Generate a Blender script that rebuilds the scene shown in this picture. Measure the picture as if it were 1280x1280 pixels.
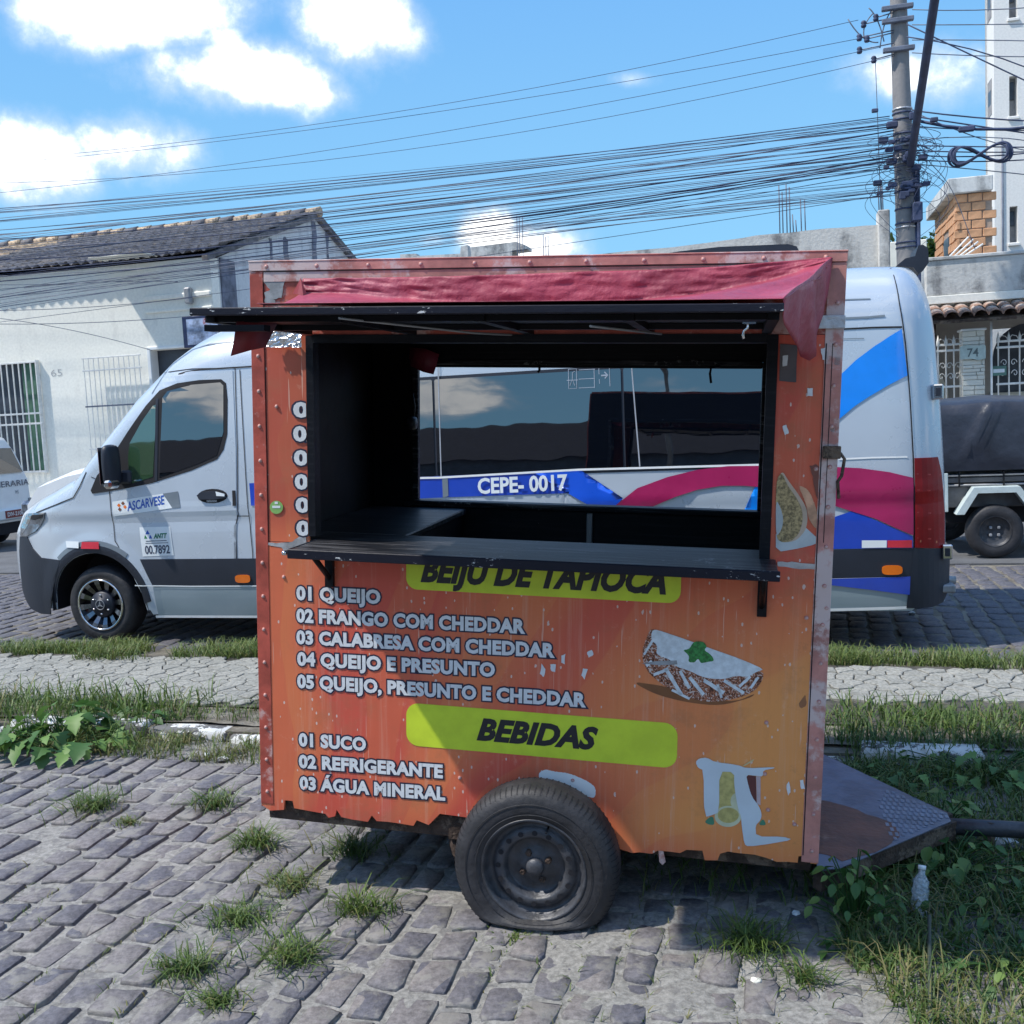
import bpy, bmesh, math, random
import numpy as np
from mathutils import Matrix, Vector, Euler

random.seed(7)
RN = np.random.RandomState(11)
for o in list(bpy.data.objects):
    bpy.data.objects.remove(o)
SC = bpy.context.scene
COL = SC.collection
R = math.radians

# ------------------------------------------------------------------ camera
CAM_H = 1.88
F = 1280.0
PITCH = math.atan(124 / 1280.0)
ROLL = math.atan(0.05)
fw = Vector((0, math.cos(PITCH), -math.sin(PITCH)))
up0 = Vector((0, math.sin(PITCH), math.cos(PITCH)))
rt0 = Vector((1, 0, 0))
rt = math.cos(ROLL) * rt0 - math.sin(ROLL) * up0
up = math.sin(ROLL) * rt0 + math.cos(ROLL) * up0
CAMP = Vector((0, 0, CAM_H))
cd = bpy.data.cameras.new('camera')
cam = bpy.data.objects.new('camera', cd)
COL.objects.link(cam)
cd.lens = 36.0
cd.sensor_width = 36.0
cd.clip_start = 0.05
cd.clip_end = 6000
m3 = Matrix((rt, up, -fw)).transposed()
cam.matrix_world = Matrix.Translation(CAMP) @ m3.to_4x4()
SC.camera = cam

# street frame: u runs along the street to the right, v away across it
TH = R(15)
U = Vector((math.cos(TH), -math.sin(TH), 0))
V = Vector((math.sin(TH), math.cos(TH), 0))
Z = Vector((0, 0, 1))
SUN_A, SUN_B = 0.58, 0.30            # metres the shadow runs along u and v per metre of height
sdir = (SUN_A * U + SUN_B * V - Z).normalized()
tosun = -sdir

# ------------------------------------------------------------------ view, sun, sky
SC.view_settings.view_transform = 'Standard'
SC.view_settings.look = 'None'
SC.view_settings.gamma = 1
SC.view_settings.exposure = 0.62
SC.view_settings.use_curve_mapping = False
SC.render.engine = 'CYCLES'
SC.cycles.max_bounces = 8
sl = bpy.data.lights.new('sun', 'SUN')
sl.energy = 3.5
sl.angle = R(1.2)
sl.color = (1.0, 0.955, 0.88)
so = bpy.data.objects.new('sun', sl)
COL.objects.link(so)
so.rotation_euler = sdir.to_track_quat('-Z', 'Y').to_euler()
so.location = (0, 0, 30)


def ray(px, py):
    return (fw + rt * ((px - 640) / F) - up * ((py - 640) / F)).normalized()


def nd(nt, typ, ins=None, **at):
    n = nt.nodes.new(typ)
    for k, v in at.items():
        setattr(n, k, v)
    for k, v in (ins or {}).items():
        s = n.inputs[k]
        if isinstance(v, bpy.types.NodeSocket):
            nt.links.new(v, s)
        else:
            s.default_value = v
    return n


def mth(nt, op, a, b=0.0, c=None, clamp=False):
    n = nt.nodes.new('ShaderNodeMath')
    n.operation = op
    n.use_clamp = clamp
    for i, v in enumerate((a, b) if c is None else (a, b, c)):
        if isinstance(v, bpy.types.NodeSocket):
            nt.links.new(v, n.inputs[i])
        else:
            n.inputs[i].default_value = v
    return n.outputs[0]


def sstep(nt, x, lo, hi):
    return nd(nt, 'ShaderNodeMapRange', {'Value': x, 'From Min': lo, 'From Max': hi}, interpolation_type='SMOOTHSTEP', clamp=True).outputs[0]


def mixc(nt, f, a, b, blend='MIX'):
    n = nt.nodes.new('ShaderNodeMix')
    n.data_type = 'RGBA'
    n.blend_type = blend
    for i, v in ((0, f), (6, a), (7, b)):
        if isinstance(v, bpy.types.NodeSocket):
            nt.links.new(v, n.inputs[i])
        else:
            n.inputs[i].default_value = (*v, 1) if i and len(v) == 3 else v
    return n.outputs[2]


def make_world():
    w = bpy.data.worlds.new('World')
    SC.world = w
    w.use_nodes = True
    nt = w.node_tree
    nt.nodes.clear()
    el = math.asin(tosun.z)
    sky = nd(nt, 'ShaderNodeTexSky', sky_type='NISHITA', sun_disc=False, sun_elevation=el,
             sun_rotation=math.atan2(tosun.x, tosun.y), altitude=200, air_density=1.0, dust_density=0.35, ozone_density=2.2)
    tc = nd(nt, 'ShaderNodeTexCoord').outputs['Generated']
    nz = nd(nt, 'ShaderNodeTexNoise', {'Vector': tc, 'Scale': 8.5, 'Detail': 9.0, 'Roughness': 0.62})
    nz2 = nd(nt, 'ShaderNodeTexNoise', {'Vector': tc, 'Scale': 26.0, 'Detail': 5.0, 'Roughness': 0.6})
    nn = mth(nt, 'ADD', mth(nt, 'MULTIPLY', mth(nt, 'SUBTRACT', nz.outputs[0], 0.5), 2.6),
             mth(nt, 'MULTIPLY', mth(nt, 'SUBTRACT', nz2.outputs[0], 0.5), 0.9))
    # single clouds: where they stand (photograph pixels), half sizes, weight
    clouds = [(165, 5, 120, 52, 1.25), (250, 40, 70, 34, .7), (295, 95, 125, 42, 1.05), (375, 108, 62, 32, 1.1), (225, 85, 75, 36, .8),
              (450, 30, 72, 62, 1.1), (505, 55, 40, 40, .6), (35, 205, 85, 48, 1.25), (165, 185, 85, 42, 1.05),
              (615, 290, 42, 34, 1.2), (660, 310, 75, 30, 1.2), (540, 300, 30, 12, .45), (1150, 85, 90, 38, .95), (1185, 105, 60, 35, .8),
              (795, 98, 40, 12, .5), (1190, 290, 60, 60, .5), (1060, 215, 60, 20, .3), (35, -40, 100, 40, .7)]
    tot = None
    for (px, py, rx, ry, wgt) in clouds:
        d = ray(px, py)
        e1 = (rt - d * rt.dot(d)).normalized()
        e2 = d.cross(e1)
        a = nd(nt, 'ShaderNodeVectorMath', {0: tc, 1: tuple(e1 * (F / rx))}, operation='DOT_PRODUCT').outputs['Value']
        b = nd(nt, 'ShaderNodeVectorMath', {0: tc, 1: tuple(e2 * (F / ry))}, operation='DOT_PRODUCT').outputs['Value']
        front = nd(nt, 'ShaderNodeVectorMath', {0: tc, 1: tuple(d)}, operation='DOT_PRODUCT').outputs['Value']
        r2 = mth(nt, 'ADD', mth(nt, 'MULTIPLY', a, a), mth(nt, 'MULTIPLY', b, b))
        s = mth(nt, 'EXPONENT', mth(nt, 'MULTIPLY', r2, -0.9))
        s = mth(nt, 'MULTIPLY', mth(nt, 'MULTIPLY', s, wgt), mth(nt, 'GREATER_THAN', front, 0.2))
        tot = s if tot is None else mth(nt, 'MAXIMUM', tot, s)
    near = sstep(nt, mth(nt, 'ADD', mth(nt, 'MULTIPLY', tot, 1.30), mth(nt, 'MULTIPLY', nn, mth(nt, 'ADD', 0.42, mth(nt, 'MULTIPLY', tot, 0.55)))), 0.34, 1.42)
    # the rest of the sky carries the same kind of broken cloud
    mp = nd(nt, 'ShaderNodeMapping', {'Vector': tc, 'Scale': (1.0, 1.0, 3.4)})
    gz = nd(nt, 'ShaderNodeTexNoise', {'Vector': mp.outputs[0], 'Scale': 2.6, 'Detail': 9.0, 'Roughness': 0.56})
    sep = nd(nt, 'ShaderNodeSeparateXYZ', {0: tc})
    away = sstep(nt, nd(nt, 'ShaderNodeVectorMath', {0: tc, 1: tuple(fw)}, operation='DOT_PRODUCT').outputs['Value'], 0.70, 0.45)
    gen = mth(nt, 'MULTIPLY', mth(nt, 'MULTIPLY', sstep(nt, gz.outputs[0], 0.535, 0.62), away), .92)
    mask = mth(nt, 'MAXIMUM', near, gen)
    mask = mth(nt, 'MULTIPLY', mask, sstep(nt, sep.outputs[2], 0.0, 0.05))
    shade = sstep(nt, mth(nt, 'ADD', mth(nt, 'ADD', mth(nt, 'MULTIPLY', nz.outputs[0], .7), mth(nt, 'MULTIPLY', nz2.outputs[0], .3)), mth(nt, 'MULTIPLY', mask, .42)), .60, .98)
    ccol = mixc(nt, shade, (6.0, 6.8, 8.0), (13., 13., 12.8))
    deep = mixc(nt, sstep(nt, sep.outputs[2], 0.0, 0.62), (2.1, 4.75, 7.0), (.95, 2.85, 6.6))
    lift = mixc(nt, 0.93, sky.outputs[0], deep)
    col = mixc(nt, mask, lift, ccol)
    bg = nd(nt, 'ShaderNodeBackground', {'Color': col, 'Strength': 0.095})
    out = nd(nt, 'ShaderNodeOutputWorld', {'Surface': bg.outputs[0]})


make_world()

# ------------------------------------------------------------------ materials
MATS = {}


def pbr(name, col, rough=.7, metal=0., var=.18, scale=6., bump=0., bscale=None, col2=None, thr=None, coat=0., spec=None, emit=None, trans=0., detail=6.):
    """Plain procedural material: colour varied by noise, optional second colour in patches, relief."""
    if name in MATS:
        return MATS[name]
    m = bpy.data.materials.new(name)
    m.use_nodes = True
    nt = m.node_tree
    b = nt.nodes['Principled BSDF']
    tc = nd(nt, 'ShaderNodeTexCoord').outputs['Object']
    nz = nd(nt, 'ShaderNodeTexNoise', {'Vector': tc, 'Scale': scale, 'Detail': detail, 'Roughness': .6}).outputs[0]
    lo = tuple(c * (1 - var) for c in col)
    hi = tuple(min(1, c * (1 + var)) for c in col)
    c = mixc(nt, sstep(nt, nz, .3, .7), lo, hi)
    if col2:
        n2 = nd(nt, 'ShaderNodeTexNoise', {'Vector': tc, 'Scale': scale * .45, 'Detail': 9., 'Roughness': .68}).outputs[0]
        t0 = thr or .55
        c = mixc(nt, sstep(nt, n2, t0, t0 + .07), c, col2)
    nt.links.new(c, b.inputs['Base Color'])
    rr = mth(nt, 'ADD', rough - .08, mth(nt, 'MULTIPLY', nz, .16), clamp=True)
    nt.links.new(rr, b.inputs['Roughness'])
    b.inputs['Metallic'].default_value = metal
    b.inputs['Coat Weight'].default_value = coat
    b.inputs['Coat Roughness'].default_value = .08
    if spec is not None:
        b.inputs['Specular IOR Level'].default_value = spec
    if trans:
        b.inputs['Transmission Weight'].default_value = trans
    if bump:
        nb = nd(nt, 'ShaderNodeTexNoise', {'Vector': tc, 'Scale': bscale or scale * 4, 'Detail': 6.}).outputs[0]
        bp = nd(nt, 'ShaderNodeBump', {'Height': nb, 'Strength': bump, 'Distance': .02})
        nt.links.new(bp.outputs[0], b.inputs['Normal'])
    MATS[name] = m
    return m


def glassy(name, col=(.002, .003, .006), rough=.015):
    m = bpy.data.materials.new(name)
    m.use_nodes = True
    nt = m.node_tree
    b = nt.nodes['Principled BSDF']
    b.inputs['Base Color'].default_value = (*col, 1)
    b.inputs['Roughness'].default_value = rough
    b.inputs['IOR'].default_value = 2.0
    b.inputs['Coat Weight'].default_value = 1.0
    b.inputs['Coat Roughness'].default_value = .01
    b.inputs['Coat IOR'].default_value = 1.9
    tc = nd(nt, 'ShaderNodeTexCoord').outputs['Object']
    nb = nd(nt, 'ShaderNodeTexNoise', {'Vector': tc, 'Scale': 1.6, 'Detail': 2.}).outputs[0]
    bp = nd(nt, 'ShaderNodeBump', {'Height': nb, 'Strength': .035, 'Distance': .05})
    nt.links.new(bp.outputs[0], b.inputs['Normal'])
    nt.links.new(bp.outputs[0], b.inputs['Coat Normal'])
    MATS[name] = m
    return m


def streaky(name, col, streak, rough=.7, amount=.5, sx=14., sz=1.2, thr=.5, bump=.15):
    """Plaster or concrete with rain streaks running down (object z)."""
    m = bpy.data.materials.new(name)
    m.use_nodes = True
    nt = m.node_tree
    b = nt.nodes['Principled BSDF']
    tc = nd(nt, 'ShaderNodeTexCoord').outputs['Object']
    mp = nd(nt, 'ShaderNodeMapping', {'Vector': tc, 'Scale': (sx, sx, sz)}).outputs[0]
    s = nd(nt, 'ShaderNodeTexNoise', {'Vector': mp, 'Scale': .5, 'Detail': 8., 'Roughness': .65}).outputs[0]
    bl = nd(nt, 'ShaderNodeTexNoise', {'Vector': tc, 'Scale': 1.3, 'Detail': 9., 'Roughness': .7}).outputs[0]
    f = sstep(nt, mth(nt, 'ADD', mth(nt, 'MULTIPLY', s, .5), mth(nt, 'MULTIPLY', bl, .5)), thr, thr + .14)
    fine = nd(nt, 'ShaderNodeTexNoise', {'Vector': tc, 'Scale': 18., 'Detail': 6.}).outputs[0]
    c = mixc(nt, mth(nt, 'MULTIPLY', f, amount), col, streak)
    c = mixc(nt, 1., c, mixc(nt, fine, (.82, .82, .82), (1.12, 1.12, 1.12)), 'MULTIPLY')
    nt.links.new(c, b.inputs['Base Color'])
    b.inputs['Roughness'].default_value = rough
    bp = nd(nt, 'ShaderNodeBump', {'Height': fine, 'Strength': bump, 'Distance': .02})
    nt.links.new(bp.outputs[0], b.inputs['Normal'])
    MATS[name] = m
    return m


def paint_panel():
    """Worn vinyl print of the stall front: red to orange sweeps, scratches, chips and pale wear."""
    m = bpy.data.materials.new('stall_print')
    m.use_nodes = True
    nt = m.node_tree
    b = nt.nodes['Principled BSDF']
    tc = nd(nt, 'ShaderNodeTexCoord').outputs['Object']
    sp = nd(nt, 'ShaderNodeSeparateXYZ', {0: tc})
    x, z = sp.outputs[0], sp.outputs[2]
    red, orange, brown = (.60, .090, .055), (.76, .30, .085), (.56, .26, .10)
    # broad orange glow in the middle, red at the left and the foot
    dx = mth(nt, 'MULTIPLY', mth(nt, 'SUBTRACT', x, 1.25), .95)
    dz = mth(nt, 'MULTIPLY', mth(nt, 'SUBTRACT', z, .72), 1.6)
    r2 = mth(nt, 'ADD', mth(nt, 'MULTIPLY', dx, dx), mth(nt, 'MULTIPLY', dz, dz))
    g = sstep(nt, r2, 1.55, .10)
    # sweeps fanning out towards the upper right
    ang = mth(nt, 'ARCTAN2', mth(nt, 'ADD', z, .55), mth(nt, 'ADD', x, .9))
    wob = nd(nt, 'ShaderNodeTexNoise', {'Vector': tc, 'Scale': 1.3, 'Detail': 2.}).outputs[0]
    wv = mth(nt, 'SINE', mth(nt, 'ADD', mth(nt, 'MULTIPLY', ang, 27.), mth(nt, 'MULTIPLY', wob, 7.)))
    wv2 = mth(nt, 'SINE', mth(nt, 'ADD', mth(nt, 'MULTIPLY', ang, 11.), mth(nt, 'MULTIPLY', wob, 4.)))
    g2 = mth(nt, 'ADD', mth(nt, 'MULTIPLY', g, .68), mth(nt, 'ADD', mth(nt, 'MULTIPLY', sstep(nt, wv, .0, .12), .14), mth(nt, 'MULTIPLY', sstep(nt, wv2, -.3, .6), .26)))
    low = sstep(nt, z, .42, .02)
    g2 = mth(nt, 'SUBTRACT', g2, mth(nt, 'MULTIPLY', low, .62))
    c = mixc(nt, mth(nt, 'ADD', g2, 0, clamp=True), red, orange)
    c = mixc(nt, mth(nt, 'MULTIPLY', g, sstep(nt, x, .9, 1.5)), c, brown)
    # faded salmon foot on the right
    foot = mth(nt, 'MULTIPLY', sstep(nt, z, .30, .0), sstep(nt, x, 1.1, 1.7))
    c = mixc(nt, mth(nt, 'MULTIPLY', foot, .55), c, (.62, .24, .19))
    c = mixc(nt, mth(nt, 'MULTIPLY', sstep(nt, z, .30, .02), .30), c, (.66, .30, .26))
    # darker upper columns; shade of hatch and cloth painted into the right one
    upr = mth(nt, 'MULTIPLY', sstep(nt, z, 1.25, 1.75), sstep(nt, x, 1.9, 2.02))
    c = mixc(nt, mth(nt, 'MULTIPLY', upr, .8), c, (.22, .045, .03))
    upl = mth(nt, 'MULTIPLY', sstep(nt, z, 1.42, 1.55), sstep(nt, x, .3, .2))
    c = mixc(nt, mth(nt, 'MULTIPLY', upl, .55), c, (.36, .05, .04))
    # vertical rain wear
    mp = nd(nt, 'ShaderNodeMapping', {'Vector': tc, 'Scale': (38., 38., 1.1)}).outputs[0]
    st = nd(nt, 'ShaderNodeTexNoise', {'Vector': mp, 'Scale': 1., 'Detail': 9., 'Roughness': .72}).outputs[0]
    c = mixc(nt, mth(nt, 'MULTIPLY', sstep(nt, st, .50, .72), .26), c, (.70, .46, .34))
    c = mixc(nt, mth(nt, 'MULTIPLY', sstep(nt, st, .46, .24), .16), c, (.30, .09, .04))
    gr = nd(nt, 'ShaderNodeTexNoise', {'Vector': tc, 'Scale': 5., 'Detail': 9., 'Roughness': .7}).outputs[0]
    c = mixc(nt, mth(nt, 'MULTIPLY', sstep(nt, gr, .50, .70), .34), c, (.34, .15, .07))
    gr2 = nd(nt, 'ShaderNodeTexNoise', {'Vector': tc, 'Scale': 16., 'Detail': 9., 'Roughness': .75}).outputs[0]
    c = mixc(nt, mth(nt, 'MULTIPLY', mth(nt, 'MULTIPLY', sstep(nt, gr2, .55, .66), sstep(nt, x, .7, 1.3)), .38), c, (.30, .13, .06))
    c = mixc(nt, mth(nt, 'MULTIPLY', sstep(nt, gr2, .42, .30), .22), c, (.78, .50, .36))
    # pale bands where sheets meet and the print rubbed off
    for cx, w, am in ((2.045, .055, .72), (1.765, .004, .8)):
        f = sstep(nt, mth(nt, 'ABSOLUTE', mth(nt, 'SUBTRACT', x, cx)), w, w * .25)
        n3 = nd(nt, 'ShaderNodeTexNoise', {'Vector': mp, 'Scale': 1.7, 'Detail': 6.}).outputs[0]
        f = mth(nt, 'MULTIPLY', mth(nt, 'MULTIPLY', f, sstep(nt, z, 1.12, .95)), mth(nt, 'MULTIPLY', sstep(nt, n3, .35, .6), am))
        c = mixc(nt, f, c, (.55, .47, .50))
    c = mixc(nt, mth(nt, 'MULTIPLY', mth(nt, 'MULTIPLY', sstep(nt, mth(nt, 'ABSOLUTE', mth(nt, 'SUBTRACT', z, .80)), .035, .01), sstep(nt, x, 2.03, 2.06)), .6), c, (.62, .55, .52))
    # chips, denser right of the menu and on the right half
    for sc, t, dens in ((38., .20, .655), (15., .11, .68)):
        vo = nd(nt, 'ShaderNodeTexVoronoi', {'Vector': nd(nt, 'ShaderNodeMapping', {'Vector': tc, 'Scale': (1.5, 1., .8)}).outputs[0], 'Scale': sc, 'Randomness': 1.})
        cell = nd(nt, 'ShaderNodeSeparateXYZ', {0: vo.outputs['Color']}).outputs[0]
        edge = mth(nt, 'ADD', vo.outputs['Distance'], mth(nt, 'MULTIPLY', mth(nt, 'SUBTRACT', nd(nt, 'ShaderNodeTexNoise', {'Vector': tc, 'Scale': 90.}).outputs[0], .5), .22))
        on = mth(nt, 'MULTIPLY', mth(nt, 'LESS_THAN', edge, t), mth(nt, 'GREATER_THAN', mth(nt, 'ADD', cell, mth(nt, 'MULTIPLY', sstep(nt, x, .8, 1.5), .28)), dens + .22))
        c = mixc(nt, mth(nt, 'MULTIPLY', on, .8), c, (.66, .56, .50))
    vo = nd(nt, 'ShaderNodeTexVoronoi', {'Vector': nd(nt, 'ShaderNodeMapping', {'Vector': tc, 'Rotation': (0, R(12), 0), 'Scale': (1., 1., .55)}).outputs[0], 'Scale': 27., 'Randomness': 1.})
    cell = nd(nt, 'ShaderNodeSeparateXYZ', {0: vo.outputs['Color']})
    cx = mth(nt, 'SUBTRACT', x, 1.36)
    cz = mth(nt, 'SUBTRACT', z, .72)
    zone = mth(nt, 'EXPONENT', mth(nt, 'MULTIPLY', mth(nt, 'ADD', mth(nt, 'MULTIPLY', cx, cx), mth(nt, 'MULTIPLY', cz, cz)), -16.))
    on = mth(nt, 'MULTIPLY', mth(nt, 'LESS_THAN', mth(nt, 'ADD', vo.outputs['Distance'], mth(nt, 'MULTIPLY', mth(nt, 'SUBTRACT', gr2, .5), .8)), .44), mth(nt, 'GREATER_THAN', mth(nt, 'ADD', cell.outputs[0], mth(nt, 'MULTIPLY', zone, .48)), 1.03))
    c = mixc(nt, mth(nt, 'MULTIPLY', on, .85), c, mixc(nt, mth(nt, 'GREATER_THAN', cell.outputs[1], .55), (.68, .62, .58), (.20, .085, .045)))
    # long thin scratches
    ms = nd(nt, 'ShaderNodeMapping', {'Vector': tc, 'Rotation': (0, R(38), 0), 'Scale': (60., 1., 2.2)}).outputs[0]
    sc2 = nd(nt, 'ShaderNodeTexNoise', {'Vector': ms, 'Scale': 1.4, 'Detail': 2.}).outputs[0]
    c = mixc(nt, mth(nt, 'MULTIPLY', sstep(nt, sc2, .68, .71), .55), c, (.7, .5, .4))
    nt.links.new(c, b.inputs['Base Color'])
    nt.links.new(mth(nt, 'ADD', .38, mth(nt, 'MULTIPLY', gr, .3)), b.inputs['Roughness'])
    bn = nd(nt, 'ShaderNodeTexNoise', {'Vector': tc, 'Scale': 2.2, 'Detail': 3.}).outputs[0]
    bp = nd(nt, 'ShaderNodeBump', {'Height': bn, 'Strength': .35, 'Distance': .03})
    nt.links.new(bp.outputs[0], b.inputs['Normal'])
    MATS['stall_print'] = m
    return m


def chipped(name, col, under, thr=.6, scale=40., rough=.45, sx=1., streak=None):
    """Paint that has flaked to what is under it."""
    m = bpy.data.materials.new(name)
    m.use_nodes = True
    nt = m.node_tree
    b = nt.nodes['Principled BSDF']
    tc = nd(nt, 'ShaderNodeTexCoord').outputs['Object']
    mp = nd(nt, 'ShaderNodeMapping', {'Vector': tc, 'Scale': (sx, 1, 1)}).outputs[0]
    n1 = nd(nt, 'ShaderNodeTexNoise', {'Vector': mp, 'Scale': scale, 'Detail': 7., 'Roughness': .7}).outputs[0]
    n2 = nd(nt, 'ShaderNodeTexNoise', {'Vector': tc, 'Scale': 3.1, 'Detail': 4.}).outputs[0]
    f = sstep(nt, mth(nt, 'ADD', mth(nt, 'MULTIPLY', n1, .65), mth(nt, 'MULTIPLY', n2, .35)), thr, thr + .02)
    c = mixc(nt, n2, tuple(v * .7 for v in col), tuple(min(1, v * 1.35) for v in col))
    if streak:
        n3 = nd(nt, 'ShaderNodeTexNoise', {'Vector': nd(nt, 'ShaderNodeMapping', {'Vector': tc, 'Scale': (2.5, 50, 50)}).outputs[0], 'Scale': 1., 'Detail': 6., 'Roughness': .7}).outputs[0]
        c = mixc(nt, sstep(nt, n3, .48, .66), c, streak)
    c = mixc(nt, f, c, under)
    nt.links.new(c, b.inputs['Base Color'])
    b.inputs['Roughness'].default_value = rough
    b.inputs['Specular IOR Level'].default_value = .22
    bp = nd(nt, 'ShaderNodeBump', {'Height': n1, 'Strength': .25, 'Distance': .006})
    nt.links.new(bp.outputs[0], b.inputs['Normal'])
    MATS[name] = m
    return m


def stone_mat(name, cols, rough=.75, dust=(.30, .285, .25), dthr=.56, sc=2.3):
    m = bpy.data.materials.new(name)
    m.use_nodes = True
    nt = m.node_tree
    b = nt.nodes['Principled BSDF']
    ge = nd(nt, 'ShaderNodeNewGeometry').outputs['Position']
    oi = nd(nt, 'ShaderNodeObjectInfo').outputs['Random']
    n0 = nd(nt, 'ShaderNodeTexNoise', {'Vector': ge, 'Scale': sc, 'Detail': 2.}).outputs[0]
    n1 = nd(nt, 'ShaderNodeTexNoise', {'Vector': ge, 'Scale': 42., 'Detail': 9., 'Roughness': .75}).outputs[0]
    n2 = nd(nt, 'ShaderNodeTexNoise', {'Vector': ge, 'Scale': 8., 'Detail': 9., 'Roughness': .66}).outputs[0]
    f = mth(nt, 'ADD', mth(nt, 'MULTIPLY', mth(nt, 'FRACT', mth(nt, 'ADD', oi, mth(nt, 'MULTIPLY', n0, 1.4))), .7), mth(nt, 'MULTIPLY', n2, .3))
    c = mixc(nt, f, cols[0], cols[1])
    c = mixc(nt, 1., c, mixc(nt, sstep(nt, n1, .25, .75), (.50, .50, .50), (1.5, 1.5, 1.5)), 'MULTIPLY')
    c = mixc(nt, mth(nt, 'MULTIPLY', sstep(nt, n2, dthr, dthr + .1), .7), c, dust)
    nt.links.new(c, b.inputs['Base Color'])
    b.inputs['Roughness'].default_value = rough
    hh = mth(nt, 'ADD', n1, mth(nt, 'MULTIPLY', n2, 1.5))
    bp = nd(nt, 'ShaderNodeBump', {'Height': hh, 'Strength': .7, 'Distance': .008})
    nt.links.new(bp.outputs[0], b.inputs['Normal'])
    MATS[name] = m
    return m


def leaf_mat(name, a, b_, straw=(.20, .17, .07)):
    m = bpy.data.materials.new(name)
    m.use_nodes = True
    nt = m.node_tree
    b = nt.nodes['Principled BSDF']
    at = nd(nt, 'ShaderNodeAttribute', attribute_name='tint')
    sp = nd(nt, 'ShaderNodeSeparateXYZ', {0: at.outputs['Vector']})
    c = mixc(nt, sp.outputs[0], a, b_)
    c = mixc(nt, sp.outputs[1], c, straw)
    nt.links.new(c, b.inputs['Base Color'])
    b.inputs['Roughness'].default_value = .55
    tr = nd(nt, 'ShaderNodeBsdfTranslucent', {'Color': c})
    mx = nd(nt, 'ShaderNodeMixShader', {0: .3, 1: b.outputs[0], 2: tr.outputs[0]})
    nt.links.new(mx.outputs[0], nt.nodes['Material Output'].inputs[0])
    MATS[name] = m
    return m


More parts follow.
